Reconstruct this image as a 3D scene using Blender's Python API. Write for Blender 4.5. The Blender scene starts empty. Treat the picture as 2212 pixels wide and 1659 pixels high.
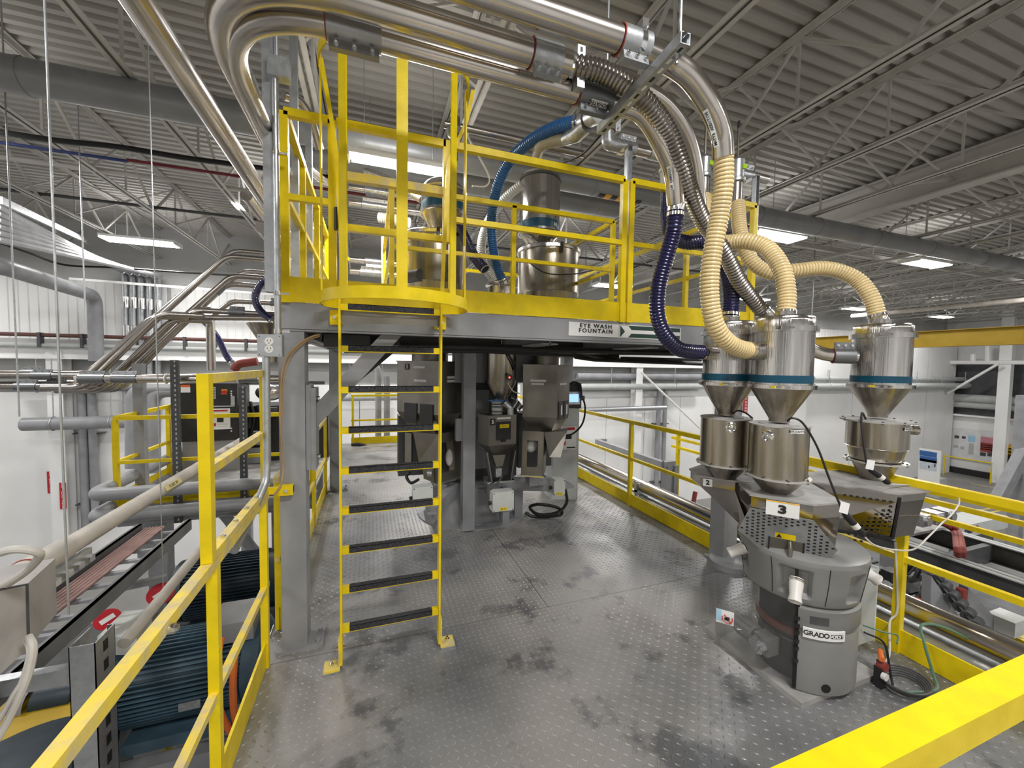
import bpy, math, random
from mathutils import Vector, Matrix
random.seed(7)
SC = bpy.context.scene
COL = SC.collection
PI = math.pi
# ------------------------------------------------------------------ camera
FPX, CAMH = 860.0, 1.8
_dy = Vector((-306, 45.5, -FPX)).normalized()
_dx = Vector((2430, 5.0, -FPX)); _dx = (_dx - _dy * _dx.dot(_dy)).normalized()
_dz = _dx.cross(_dy)
ROT = Matrix((_dx, _dy, _dz))
CAM = Vector((0, 0, CAMH))
cd = bpy.data.cameras.new('camera'); cam = bpy.data.objects.new('camera', cd); COL.objects.link(cam)
cam.matrix_world = Matrix.Translation(CAM) @ ROT.to_4x4()
cd.sensor_width = 36.0; cd.lens = FPX / 2212 * 36.0; cd.clip_start = 0.02; cd.clip_end = 200
SC.camera = cam
# ------------------------------------------------------------------ world, exposure
w = bpy.data.worlds.new('world'); SC.world = w; w.use_nodes = True
w.node_tree.nodes['Background'].inputs[0].default_value = (0.8, 0.85, 0.9, 1)
w.node_tree.nodes['Background'].inputs[1].default_value = 0.05
SC.view_settings.view_transform = 'Standard'; SC.view_settings.look = 'None'
SC.view_settings.gamma = 1.0; SC.view_settings.use_curve_mapping = False
SC.view_settings.exposure = 0.32
LIGHT_W = 120.0       # downlight of one high bay fixture, watts
UP_W = 9.0           # upward fill lamp added over each fixture to brighten the ceiling, watts
# fixture centres (x, y, z, length)
FIX = [(-5.1, 12.0, 4.6, 1.4), (-4.9, 6.3, 4.55, 1.4), (-11, 12, 4.6, 1.4), (-11, 6.3, 4.6, 1.4), (0.31, 4.72, 4.02, 1.05), (8.0, 6.2, 4.6, 1.4), (7.9, 12, 4.6, 1.4), (1.5, 12, 4.6, 1.4), (13.6, 6.3, 4.6, 1.4),
       (14.5, 12, 4.6, 1.4), (20.5, 6.3, 4.6, 1.4), (20.8, 12, 4.6, 1.4), (27.5, 12, 4.6, 1.4), (27.5, 6.3, 4.6, 1.4), (27.5, 0.5, 4.6, 1.4),
       (20.5, 0.5, 4.6, 1.4), (13.6, 0.3, 4.6, 1.4), (7.2, 0.2, 4.6, 1.4), (1.2, -0.6, 4.6, 1.4), (-4.9, 0.3, 4.6, 1.4), (-11, 0.3, 4.6, 1.4),
       (-4.9, -5.2, 4.6, 1.4), (1.2, -5.4, 4.6, 1.4), (7.2, -5.2, 4.6, 1.4), (13.6, -5.2, 4.6, 1.4), (-2.0, 9.0, 4.6, 1.4), (4.4, 9.0, 4.6, 1.4)]
def area(x, y, z, lx, ly, watts, up=False):
    l = bpy.data.lights.new('fixture_and_fill_light', 'AREA'); l.shape = 'RECTANGLE'; l.size = lx; l.size_y = ly
    l.energy = watts; l.color = (1.0, 0.985, 0.965)
    o = bpy.data.objects.new('fixture_and_fill_light', l); o.location = (x, y, z)
    if up: o.rotation_euler = (PI, 0, 0)
    COL.objects.link(o); return o
for (x, y, z, L) in FIX:
    nar = L < 1.1
    area(x, y, z - 0.075, L * 0.92, 0.12 if nar else 0.4, LIGHT_W * (0.5 if nar else 1))
    area(x, y, z + 0.085, L * 0.7, 0.3, UP_W, up=True)  # added upward fill for the roof deck, not a source of the fixture

# ------------------------------------------------------------------ pick helpers: a pixel of the photograph and one known world plane give a point
def ray(px, py):
    return ROT @ Vector((px - 1106, 829.5 - py, -FPX))
def at(px, py, x=None, y=None, z=None, d=None):
    r = ray(px, py)
    if x is not None: t = (x - CAM.x) / r.x
    elif y is not None: t = (y - CAM.y) / r.y
    elif z is not None: t = (z - CAM.z) / r.z
    else: t = d / FPX
    return CAM + r * t
# ------------------------------------------------------------------ materials
MATS = {}
def M(name, col, rough=0.5, metal=0.0, var=0.06, scale=5.0, bump=0.0, bscale=90.0, stretch=(1, 1, 1), emit=0.0, trans=0.0, alpha=1.0, coat=0.0, rvar=0.08, dark=None, ior=1.45):
    if name in MATS: return MATS[name]
    m = bpy.data.materials.new(name); m.use_nodes = True
    nt = m.node_tree; b = nt.nodes['Principled BSDF']; L = nt.links.new
    b.inputs['Roughness'].default_value = rough; b.inputs['Metallic'].default_value = metal
    b.inputs['IOR'].default_value = ior
    tc = nt.nodes.new('ShaderNodeTexCoord'); mp = nt.nodes.new('ShaderNodeMapping'); mp.inputs['Scale'].default_value = stretch
    L(tc.outputs['Object'], mp.inputs['Vector'])
    n = nt.nodes.new('ShaderNodeTexNoise'); n.inputs['Scale'].default_value = scale; n.inputs['Detail'].default_value = 5
    L(mp.outputs[0], n.inputs['Vector'])
    mix = nt.nodes.new('ShaderNodeMix'); mix.data_type = 'RGBA'
    c0 = dark if dark else tuple(c * (1 - 2 * var) for c in col)
    mix.inputs[6].default_value = (*c0, 1); mix.inputs[7].default_value = (*[min(1, c * (1 + var)) for c in col], 1)
    mr = nt.nodes.new('ShaderNodeMapRange'); mr.inputs[1].default_value = 0.35; mr.inputs[2].default_value = 0.62
    L(n.outputs['Fac'], mr.inputs[0]); L(mr.outputs[0], mix.inputs[0]); L(mix.outputs[2], b.inputs['Base Color'])
    if rvar:
        r2 = nt.nodes.new('ShaderNodeMapRange'); r2.inputs[1].default_value = 0.3; r2.inputs[2].default_value = 0.7
        r2.inputs[3].default_value = min(1, rough + rvar); r2.inputs[4].default_value = max(0.02, rough - rvar)
        L(n.outputs['Fac'], r2.inputs[0]); L(r2.outputs[0], b.inputs['Roughness'])
    if bump:
        nb = nt.nodes.new('ShaderNodeTexNoise'); nb.inputs['Scale'].default_value = bscale; nb.inputs['Detail'].default_value = 3
        L(mp.outputs[0], nb.inputs['Vector'])
        bp = nt.nodes.new('ShaderNodeBump'); bp.inputs['Strength'].default_value = bump; bp.inputs['Distance'].default_value = 0.01
        L(nb.outputs['Fac'], bp.inputs['Height']); L(bp.outputs[0], b.inputs['Normal'])
    if emit:
        b.inputs['Emission Color'].default_value = (*col, 1); b.inputs['Emission Strength'].default_value = emit
    if trans: b.inputs['Transmission Weight'].default_value = trans
    if alpha < 1: b.inputs['Alpha'].default_value = alpha
    if coat: b.inputs['Coat Weight'].default_value = coat; b.inputs['Coat Roughness'].default_value = 0.15
    if name.startswith(('yellow', 'scuffed')): b.inputs['Specular IOR Level'].default_value = 0.3
    MATS[name] = m; return m
YEL = M('yellow_safety_paint', (0.80, 0.60, 0.008), 0.34, var=0.05, scale=9, bump=0.06, bscale=160)
YELW = M('scuffed_yellow_paint', (0.80, 0.60, 0.06), 0.5, var=0.05, scale=14, dark=(0.60, 0.50, 0.26), bump=0.08)
GRY = M('grey_steel_paint', (0.29, 0.295, 0.31), 0.42, var=0.07, scale=3, bump=0.05)
GRYD = M('dark_grey_steel', (0.075, 0.077, 0.082), 0.45, var=0.1, scale=4)
DUST = M('dusty_grey_steel', (0.36, 0.35, 0.34), 0.6, var=0.12, scale=7)
SS = M('polished_stainless', (0.62, 0.60, 0.58), 0.13, 1.0, var=0.12, scale=3, stretch=(9, 9, 0.3), rvar=0.06, bump=0.22, bscale=16)
SSD = M('dull_stainless', (0.42, 0.385, 0.33), 0.26, 1.0, var=0.16, scale=2.5, stretch=(6, 6, 0.5), bump=0.06, bscale=10, rvar=0.08)
SSM = M('mill_stainless_sheet', (0.25, 0.235, 0.21), 0.42, 1.0, var=0.1, scale=2.2, rvar=0.1)
SSB = M('mirror_stainless_sheet', (0.33, 0.305, 0.28), 0.07, 1.0, var=0.06, scale=3, rvar=0.03)
PIPED = M('darker_stainless_tube', (0.40, 0.37, 0.345), 0.28, 1.0, var=0.12, scale=2, rvar=0.08)
PIPE = M('stainless_tube', (0.60, 0.56, 0.52), 0.22, 1.0, var=0.1, scale=2, rvar=0.08)
GALV = M('galvanized_steel', (0.50, 0.52, 0.54), 0.38, 0.85, var=0.06, scale=24, bump=0.03, rvar=0.1)
ALU = M('cast_aluminium_clamp', (0.50, 0.51, 0.53), 0.36, 0.85, var=0.12, scale=40, bump=0.08, bscale=220)
CHR = M('bright_zinc', (0.78, 0.78, 0.78), 0.16, 1.0, var=0.05)
DUCT = M('grey_duct_coat', (0.27, 0.277, 0.285), 0.34, 0.2, var=0.06, scale=2)
WALL = M('white_wall_paint', (0.86, 0.86, 0.855), 0.6, var=0.03, scale=0.7, bump=0.03, bscale=30)
WALLG = M('grey_wall_band', (0.46, 0.465, 0.46), 0.6, var=0.06, scale=1)
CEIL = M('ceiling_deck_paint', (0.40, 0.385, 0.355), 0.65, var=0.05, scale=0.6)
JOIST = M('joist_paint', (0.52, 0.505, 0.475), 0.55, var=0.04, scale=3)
CONC = M('concrete_floor', (0.25, 0.245, 0.235), 0.5, var=0.06, scale=0.8, bump=0.05, bscale=20)
BLK = M('black_rubber', (0.012, 0.012, 0.013), 0.45, var=0.1)
BLKM = M('black_powder_coat', (0.022, 0.021, 0.022), 0.4, var=0.1)
GRIP = M('anti_slip_grit', (0.045, 0.045, 0.05), 0.85, var=0.3, scale=120, bump=0.6, bscale=400)
WHT = M('white_label', (0.80, 0.80, 0.79), 0.5, var=0.02)
WPL = M('white_plastic', (0.74, 0.72, 0.69), 0.4, var=0.04)
BOXG = M('light_grey_enclosure', (0.62, 0.64, 0.61), 0.4, var=0.04)
CABG = M('grey_cabinet_paint', (0.45, 0.47, 0.465), 0.45, var=0.03)
RED = M('red_enamel', (0.50, 0.02, 0.03), 0.4, var=0.05)
REDD = M('oxide_red_rubber', (0.28, 0.05, 0.04), 0.5, var=0.1)
ORG = M('orange_cable', (0.75, 0.17, 0.03), 0.45, var=0.06)
MOT = M('blue_grey_motor_paint', (0.055, 0.105, 0.145), 0.42, var=0.1, scale=6)
MOTD = M('dark_motor_paint', (0.02, 0.036, 0.05), 0.5, var=0.1)
MGR = M('machine_grey_plastic', (0.23, 0.232, 0.228), 0.4, var=0.05, scale=4, bump=0.03, bscale=300)
TEAL = M('teal_band', (0.0, 0.06, 0.11), 0.4, var=0.03)
NAVY = M('navy_hose', (0.010, 0.010, 0.06), 0.26, var=0.1, coat=0.5)
BLUEH = M('blue_hose', (0.012, 0.10, 0.30), 0.3, var=0.1, coat=0.4)
TAN = M('tan_clear_hose', (0.80, 0.63, 0.33), 0.25, var=0.05, scale=8, coat=0.5)
TAND = M('brown_reinforcing_wire', (0.33, 0.20, 0.08), 0.35, var=0.05)
CLR = M('milky_hose', (0.55, 0.55, 0.52), 0.3, var=0.06)
CREAM = M('beige_painted_pipe', (0.50, 0.46, 0.41), 0.5, var=0.09, scale=5, bump=0.05)
COPP = M('reddish_conduit', (0.30, 0.18, 0.16), 0.45, 0.2, var=0.1)
WCAB = M('white_cable', (0.60, 0.57, 0.52), 0.5, var=0.04)
GREEN = M('green_hose', (0.10, 0.20, 0.13), 0.4)
CRANE = M('dark_yellow_crane_paint', (0.42, 0.27, 0.005), 0.5, var=0.04)
DGREEN = M('dark_green_print', (0.01, 0.05, 0.035), 0.5)
BLUEP = M('blue_print', (0.03, 0.12, 0.36), 0.5)
SKYP = M('pale_blue_print', (0.35, 0.60, 0.80), 0.5)
GOLD = M('orange_print', (0.80, 0.42, 0.02), 0.5)
TUBE = M('lit_fluorescent_tube', (1.0, 0.97, 0.93), 0.4, emit=14.0, var=0.0, rvar=0)
REFL = M('white_reflector', (0.85, 0.85, 0.84), 0.35, var=0.01)
SCRN = M('lit_blue_screen', (0.25, 0.45, 0.95), 0.3, emit=1.3, var=0.0, rvar=0)
LEDR = M('lit_red_led', (1.0, 0.05, 0.05), 0.4, emit=6.0, var=0.0, rvar=0)
SMK = M('smoked_clear_plastic', (0.16, 0.165, 0.165), 0.06, alpha=0.30, var=0.05, scale=6, rvar=0.05)
FOIL = M('crinkled_foil', (0.7, 0.7, 0.7), 0.2, 1.0, bump=0.9, bscale=25)
PAPER = M('white_printed_board', (0.72, 0.73, 0.74), 0.5, var=0.04, scale=3)
# painted diamond plate of the deck: dusty grey paint, worn and stained patches
def deck_material():
    m = bpy.data.materials.new('worn_diamond_plate_paint'); m.use_nodes = True; nt = m.node_tree; L = nt.links.new
    b = nt.nodes['Principled BSDF']; tc = nt.nodes.new('ShaderNodeTexCoord')
    def noise(s, det=6, rg=0.55):
        n = nt.nodes.new('ShaderNodeTexNoise'); n.inputs['Scale'].default_value = s; n.inputs['Detail'].default_value = det; n.inputs['Roughness'].default_value = rg
        L(tc.outputs['Object'], n.inputs['Vector']); return n
    def rng(src, a, b_, c=0, d=1):
        r = nt.nodes.new('ShaderNodeMapRange'); r.inputs[1].default_value = a; r.inputs[2].default_value = b_; r.inputs[3].default_value = c; r.inputs[4].default_value = d
        L(src, r.inputs[0]); return r
    def mixc(f, a, b_):
        x = nt.nodes.new('ShaderNodeMix'); x.data_type = 'RGBA'
        L(f, x.inputs[0])
        for i, v in ((6, a), (7, b_)):
            if isinstance(v, tuple): x.inputs[i].default_value = (*v, 1)
            else: L(v, x.inputs[i])
        return x.outputs[2]
    n1 = noise(0.75); n2 = noise(2.6, 8, 0.65); n3 = noise(60, 3)
    c = mixc(rng(n1.outputs['Fac'], 0.40, 0.60).outputs[0], (0.215, 0.22, 0.23), (0.36, 0.345, 0.33))
    c = mixc(rng(n2.outputs['Fac'], 0.55, 0.63, 0, 0.72).outputs[0], c, (0.10, 0.105, 0.115))
    c = mixc(rng(n3.outputs['Fac'], 0.60, 0.72, 0, 0.35).outputs[0], c, (0.45, 0.44, 0.42))
    L(c, b.inputs['Base Color'])
    L(rng(n2.outputs['Fac'], 0.35, 0.65, 0.50, 0.28).outputs[0], b.inputs['Roughness'])
    b.inputs['Metallic'].default_value = 0.35
    bp = nt.nodes.new('ShaderNodeBump'); bp.inputs['Strength'].default_value = 0.15; bp.inputs['Distance'].default_value = 0.004
    L(n3.outputs['Fac'], bp.inputs['Height']); L(bp.outputs[0], b.inputs['Normal'])
    return m
DECK = deck_material()
# ------------------------------------------------------------------ mesh builder
class MB:
    def __init__(s): s.v = []; s.f = []
    def add(s, vs, fs):
        o = len(s.v); s.v += [tuple(v) for v in vs]; s.f += [tuple(i + o for i in f) for f in fs]; return s
    def hexa(s, p):   # 8 points, bottom 4 ccw then top 4
        return s.add(p, [(3, 2, 1, 0), (4, 5, 6, 7), (0, 1, 5, 4), (1, 2, 6, 5), (2, 3, 7, 6), (3, 0, 4, 7)])
    def box(s, a, b):
        x0, y0, z0 = [min(a[i], b[i]) for i in range(3)]; x1, y1, z1 = [max(a[i], b[i]) for i in range(3)]
        return s.hexa([(x0, y0, z0), (x1, y0, z0), (x1, y1, z0), (x0, y1, z0), (x0, y0, z1), (x1, y0, z1), (x1, y1, z1), (x0, y1, z1)])
    def bc(s, c, sz, mt=None):
        h = [Vector((sx * sz[0] / 2, sy * sz[1] / 2, sz_ * sz[2] / 2)) for sz_ in (-1, 1) for sx, sy in ((-1, -1), (1, -1), (1, 1), (-1, 1))]
        if mt is not None: h = [mt @ p for p in h]
        return s.hexa([Vector(c) + p for p in h])
    def bar(s, p, q, w_, h_, up=(0, 0, 1)):
        p, q = Vector(p), Vector(q); d = (q - p).normalized(); u = Vector(up)
        if abs(d.dot(u)) > 0.95: u = Vector((0, 1, 0))
        sd = d.cross(u).normalized(); u = sd.cross(d).normalized()
        o = [(-1, -1), (1, -1), (1, 1), (-1, 1)]
        return s.hexa([e + sd * (a * w_ / 2) + u * (b * h_ / 2) for e in (p, q) for a, b in o])
    def tube(s, pts, r, n=10, cap=True, seed=None):
        pts = [Vector(p) for p in pts]; m = len(pts)
        rs = r if isinstance(r, (list, tuple)) else [r] * m
        T = [(pts[min(i + 1, m - 1)] - pts[max(i - 1, 0)]).normalized() for i in range(m)]
        u = Vector((0, 0, 1)) if abs(T[0].z) < 0.9 else Vector((1, 0, 0))
        u = (u - T[0] * u.dot(T[0])).normalized(); vs = []
        for i in range(m):
            u = (u - T[i] * u.dot(T[i])).normalized(); v_ = T[i].cross(u)
            for k in range(n):
                a = 2 * PI * k / n; vs.append(pts[i] + (u * math.cos(a) + v_ * math.sin(a)) * rs[i])
        fs = [(i * n + k, i * n + (k + 1) % n, (i + 1) * n + (k + 1) % n, (i + 1) * n + k) for i in range(m - 1) for k in range(n)]
        if cap: fs += [tuple(range(n - 1, -1, -1)), tuple((m - 1) * n + k for k in range(n))]
        return s.add(vs, fs)
    def cyl(s, p, q, r, n=14, r2=None):
        return s.tube([p, q], [r, r if r2 is None else r2], n)
    def ring(s, c, ax, R_, r, n=24, m=6):
        c = Vector(c); ax = Vector(ax).normalized(); u = ax.orthogonal().normalized(); v_ = ax.cross(u); vs = []; fs = []
        for i in range(n):
            a = 2 * PI * i / n; e = u * math.cos(a) + v_ * math.sin(a)
            for k in range(m):
                b = 2 * PI * k / m; vs.append(c + e * (R_ + r * math.cos(b)) + ax * (r * math.sin(b)))
        for i in range(n):
            for k in range(m): fs.append((i * m + k, ((i + 1) % n) * m + k, ((i + 1) % n) * m + (k + 1) % m, i * m + (k + 1) % m))
        return s.add(vs, fs)
    def lathe(s, prof, c=(0, 0, 0), ax=(0, 0, 1), n=32, a0=0.0, a1=2 * PI):
        c = Vector(c); ax = Vector(ax).normalized(); u = Vector((1, 0, 0)) if abs(ax.z) > 0.9 else Vector((0, 0, 1))
        u = (u - ax * u.dot(ax)).normalized(); v_ = ax.cross(u); full = abs(a1 - a0) > 6.28; k_ = n if full else n + 1; vs = []
        for (r, z) in prof:
            for k in range(k_):
                a = a0 + (a1 - a0) * k / n; vs.append(c + (u * math.cos(a) + v_ * math.sin(a)) * max(r, 1e-4) + ax * z)
        fs = []
        for i in range(len(prof) - 1):
            for k in range(n):
                k2 = (k + 1) % k_; fs.append((i * k_ + k, i * k_ + k2, (i + 1) * k_ + k2, (i + 1) * k_ + k))
        return s.add(vs, fs)
    def prism(s, pts, ext):
        pts = [Vector(p) for p in pts]; e = Vector(ext); n = len(pts)
        fs = [tuple(range(n - 1, -1, -1)), tuple(range(n, 2 * n))] + [(i, (i + 1) % n, n + (i + 1) % n, n + i) for i in range(n)]
        return s.add(pts + [p + e for p in pts], fs)
    def loft(s, A, B):
        n = len(A); fs = [tuple(range(n - 1, -1, -1)), tuple(range(n, 2 * n))] + [(i, (i + 1) % n, n + (i + 1) % n, n + i) for i in range(n)]
        return s.add(list(A) + list(B), fs)
    def sphere(s, c, r, n=10, m=6, sc=(1, 1, 1)):
        vs = [Vector(c) + Vector((0, 0, -r * sc[2]))]
        for i in range(1, m):
            t = PI * i / m - PI / 2
            for k in range(n): vs.append(Vector(c) + Vector((r * math.cos(t) * math.cos(2 * PI * k / n) * sc[0], r * math.cos(t) * math.sin(2 * PI * k / n) * sc[1], r * math.sin(t) * sc[2])))
        vs.append(Vector(c) + Vector((0, 0, r * sc[2]))); fs = [(0, 1 + (k + 1) % n, 1 + k) for k in range(n)]
        for i in range(m - 2): fs += [(1 + i * n + k, 1 + i * n + (k + 1) % n, 1 + (i + 1) * n + (k + 1) % n, 1 + (i + 1) * n + k) for k in range(n)]
        b = 1 + (m - 2) * n; fs += [(b + k, b + (k + 1) % n, len(vs) - 1) for k in range(n)]
        return s.add(vs, fs)
    def mesh(s, name, mat, off=None, smooth=True):
        me = bpy.data.meshes.new(name); vs = s.v
        if off is not None: vs = [(a - off[0], b - off[1], c - off[2]) for a, b, c in vs]
        me.from_pydata(vs, [], s.f); me.update()
        if smooth:
            me.polygons.foreach_set('use_smooth', [True] * len(me.polygons)); me.set_sharp_from_angle(angle=0.62)
        if mat: me.materials.append(mat)
        return me
ORG_ = {}
def thing(name, label, cat, loc=(0, 0, 0), group=None, kind=None, rz=0.0):
    o = bpy.data.objects.new(name, None); COL.objects.link(o); o.location = loc; o.rotation_euler = (0, 0, rz); o.empty_display_size = 0.05
    if label: o['label'] = label
    if cat: o['category'] = cat
    if group: o['group'] = group
    if kind: o['kind'] = kind
    ORG_[o.name] = Vector(loc); return o
def part(name, mb, mat, parent=None, label=None, smooth=True, local=False):
    off = None if local else (ORG_[parent.name] if parent is not None else None)
    me = mb.mesh(name, mat, off, smooth) if isinstance(mb, MB) else mb
    o = bpy.data.objects.new(name, me); COL.objects.link(o)
    if parent is not None: o.parent = parent
    if label: o['label'] = label
    ORG_[o.name] = Vector((0, 0, 0)) if local or off is None else off
    return o
def single(name, label, cat, mb, mat, group=None, kind=None, smooth=True, org=None):
    """a thing that is one mesh: its origin is put at its base"""
    if org is None:
        xs = [v[0] for v in mb.v]; ys = [v[1] for v in mb.v]; zs = [v[2] for v in mb.v]
        org = ((min(xs) + max(xs)) / 2, (min(ys) + max(ys)) / 2, min(zs))
    me = mb.mesh(name, mat, org, smooth); o = bpy.data.objects.new(name, me); COL.objects.link(o); o.location = org
    if label: o['label'] = label
    if cat: o['category'] = cat
    if group: o['group'] = group
    if kind: o['kind'] = kind
    ORG_[o.name] = Vector(org); return o
def copy_tree(o, loc=None, label=None, rz=None):
    c = o.copy(); COL.objects.link(c)
    if loc is not None: c.location = loc
    if rz is not None: c.rotation_euler.z = rz
    if label: c['label'] = label
    for ch in list(o.children):
        k = ch.copy(); COL.objects.link(k); k.parent = c
        for g in list(ch.children):
            q = g.copy(); COL.objects.link(q); q.parent = k
    return c
def catmull(P, n=8):
    P = [Vector(p) for p in P]; Q = [P[0] * 2 - P[1]] + P + [P[-1] * 2 - P[-2]]; out = []
    for i in range(1, len(Q) - 2):
        for k in range(n):
            t = k / n; a, b, c, d = Q[i - 1:i + 3]
            out.append(0.5 * ((2 * b) + (c - a) * t + (2 * a - 5 * b + 4 * c - d) * t * t + (3 * b - a - 3 * c + d) * t ** 3))
    out.append(P[-1]); return out
def fillet(P, r, n=8):
    P = [Vector(p) for p in P]; out = [P[0]]
    for i in range(1, len(P) - 1):
        a, b, c = P[i - 1], P[i], P[i + 1]; u = (a - b).normalized(); v = (c - b).normalized()
        ang = u.angle(v); d = min(r / math.tan(ang / 2), (a - b).length * 0.49, (c - b).length * 0.49)
        s_, e = b + u * d, b + v * d
        for k in range(n + 1):
            t = k / n; out.append(s_ * (1 - t) ** 2 + b * 2 * t * (1 - t) + e * t * t)
    out.append(P[-1]); return out
def resample(P, step):
    L = [0.0]
    for a, b in zip(P, P[1:]): L.append(L[-1] + (b - a).length)
    n = max(2, int(L[-1] / step)); out = []; j = 0
    for i in range(n + 1):
        t = L[-1] * i / n
        while j < len(L) - 2 and L[j + 1] < t: j += 1
        f = (t - L[j]) / max(1e-9, L[j + 1] - L[j]); out.append(P[j].lerp(P[j + 1], min(1, max(0, f))))
    return out, L[-1]
def hose(mb, P, r, pitch=0.02, amp=0.1, n=16, per=4, r_end=None):
    pts, L = resample(catmull(P, 10), pitch / per); m = len(pts)
    rs = []
    for i in range(m):
        ph = (i % per) / per; rr = r if r_end is None else r + (r_end - r) * i / m
        rs.append(rr * (1 - amp + amp * math.sin(PI * ph) * 1.0))
    mb.tube(pts, rs, n); return pts
def helix(mb, pts, r, pitch, per, wr, n=4):
    """reinforcing wire seen in the grooves of a hose: one ring for each groove"""
    m = len(pts)
    for i in range(0, m - 1, per):
        T = (pts[min(i + 1, m - 1)] - pts[max(i - 1, 0)])
        if T.length > 1e-6: mb.ring(pts[i], T, r, wr, 14, 4)
_tc = {}
def text_mesh(s, size, depth=0.0, mat=None, bold=0.0, align='CENTER', sx=1.0, sp=1.0):
    key = (s, size, depth, mat.name if mat else '', bold, align, sx, sp)
    if key in _tc: return _tc[key]
    c = bpy.data.curves.new('lettering', 'FONT'); c.body = s; c.size = size; c.extrude = depth; c.align_x = align; c.align_y = 'CENTER'; c.offset = bold; c.resolution_u = 3; c.space_character = sp
    o = bpy.data.objects.new('lettering', c); COL.objects.link(o); dg = bpy.context.evaluated_depsgraph_get(); dg.update()
    me = bpy.data.meshes.new_from_object(o.evaluated_get(dg)); bpy.data.objects.remove(o); bpy.data.curves.remove(c)
    if sx != 1.0:
        for v in me.vertices: v.co.x *= sx
    me.materials.clear()
    if mat: me.materials.append(mat)
    _tc[key] = me; return me
def lettering(s, size, mat, parent, c, right, up, bold=0.0, sx=1.0, align='CENTER', name='lettering', off=0.002, depth=0.0006, sp=1.0):
    """flat letters centred on world point c, baseline along right, letter tops along up"""
    me = text_mesh(s, size, depth, mat, bold, align, sx, sp); r = Vector(right).normalized(); u = Vector(up); u = (u - r * u.dot(r)).normalized(); n = r.cross(u)
    o = bpy.data.objects.new(name, me); COL.objects.link(o)
    p = Vector(c) + n * off - (ORG_[parent.name] if parent is not None else Vector((0, 0, 0)))
    o.matrix_local = Matrix((( r.x, u.x, n.x, p.x), (r.y, u.y, n.y, p.y), (r.z, u.z, n.z, p.z), (0, 0, 0, 1)))
    if parent is not None:
        o.parent = parent
    return o
def plate(c, right, up, w_, h_, t=0.003):
    """thin panel, facing right x up"""
    r = Vector(right).normalized(); u = Vector(up); u = (u - r * u.dot(r)).normalized(); n = r.cross(u); c = Vector(c)
    return MB().hexa([c + r * (a * w_ / 2) + u * (b * h_ / 2) + n * q for q in (0, t) for a, b in ((-1, -1), (1, -1), (1, 1), (-1, 1))])
def bolt(mb, p, ax, r=0.008, h=0.008):
    p = Vector(p); a = Vector(ax).normalized(); mb.cyl(p, p + a * h, r, 6); return mb
def pxrect(x0, y0, x1, y1, y, depth):
    """box whose front face lies on world plane y and spans the picked corners"""
    a = at(x0, y1, y=y); b = at(x1, y0, y=y); return MB().box((a.x, y, a.z), (b.x, y + depth, b.z))
# ================================================================== SETTING
X0, X1, Y0, Y1, ZG, ZC = -14.0, 34.0, -9.0, 14.5, -4.4, 5.6
fl = single('floor', 'grey concrete ground floor of the hall far below the mezzanine', 'floor', MB().box((X0, Y0, ZG - 0.1), (X1, Y1, ZG)), CONC, kind='structure', smooth=False)
m = MB()
for a, b in (((24.5, 5.6), (31.5, 5.6)), ((24.5, 9.2), (31.5, 9.2)), ((21.0, 3.2), (21.0, 12.5)), ((31.5, 5.6), (31.5, 12.0)), ((13.0, 7.5), (20.5, 7.5)), ((17.0, 9.5), (30, 9.5))):
    m.box((min(a[0], b[0]) - 0.05, min(a[1], b[1]) - 0.05, ZG), (max(a[0], b[0]) + 0.05, max(a[1], b[1]) + 0.05, ZG + 0.004))
part('lane_marking', m, YELW, fl, smooth=False)

def wall(name, label, a, b, mat=WALL):
    return single(name, label, 'wall', MB().box(a, b), mat, kind='structure', smooth=False)
wb = wall('wall_back', 'white back wall of the hall with ribbed panels above a white beam', (X0, Y1, ZG), (X1, Y1 + 0.2, ZC), WALLG)
# lower white panels with open seams
x = X0; k = 0
lower = MB()
while x < X1 - 0.1:
    xe = min(X1, x + 1.95); mp = MB().box((x + 0.012, Y1 - 0.05, ZG), (xe - 0.012, Y1 + 0.01, 0.45 if x > 4 else 1.05))
    part('wall_panel', mp, WALL, wb, smooth=False); x = xe
# ribbed upper band
def ribbed(xa, xb, za, zb, y, pitch=0.2):
    vs = []; n = int((xb - xa) / pitch)
    for i in range(n):
        xs = xa + i * pitch
        for dx, dy in ((0, 0), (0.15, 0), (0.16, -0.02), (0.18, -0.02)): vs.append((xs + dx, y + dy))
    vs.append((xa + n * pitch, y)); m = MB(); P = [(a, b, za) for a, b in vs] + [(a, b, zb) for a, b in vs]; N = len(vs)
    return m.add(P, [(i, i + 1, N + i + 1, N + i) for i in range(N - 1)])
for xa, xb in ((-14, -5.6), (-5.5, 2.0), (2.1, 10.0), (10.1, 18.0), (18.1, 26.0), (26.1, 34.0)):
    part('ribbed_panel', ribbed(xa, xb, 2.3, 3.95, Y1 - 0.03), WALL, wb, smooth=False)
part('sill', MB().box((X0, Y1 - 0.12, 2.18), (X1, Y1 + 0.02, 2.32)), WALLG, wb, smooth=False)
single('trim_1', 'long white steel beam running along the back wall', 'beam', MB().box((X0, Y1 - 0.45, 1.80), (X1, Y1 - 0.1, 2.10)).box((X0, Y1 - 0.52, 1.78), (X1, Y1 - 0.05, 1.815)), WALL, kind='structure', smooth=False)
wr = wall('wall_right', 'far right white wall with a dark recess above it', (X1, Y0, ZG), (X1 + 0.2, Y1, ZC), WALL)
zr = at(2120, 898, x=X1).z
part('recess_shade_panel', MB().box((X1 - 0.02, Y0, zr), (X1 + 0.01, Y1 - 0.3, at(2120, 785, x=X1).z)), GRYD, wr, label='flat dark panel painted for the shade inside the recess', smooth=False)  # no real opening: its shade is put into the dark colour of a flat panel
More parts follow.
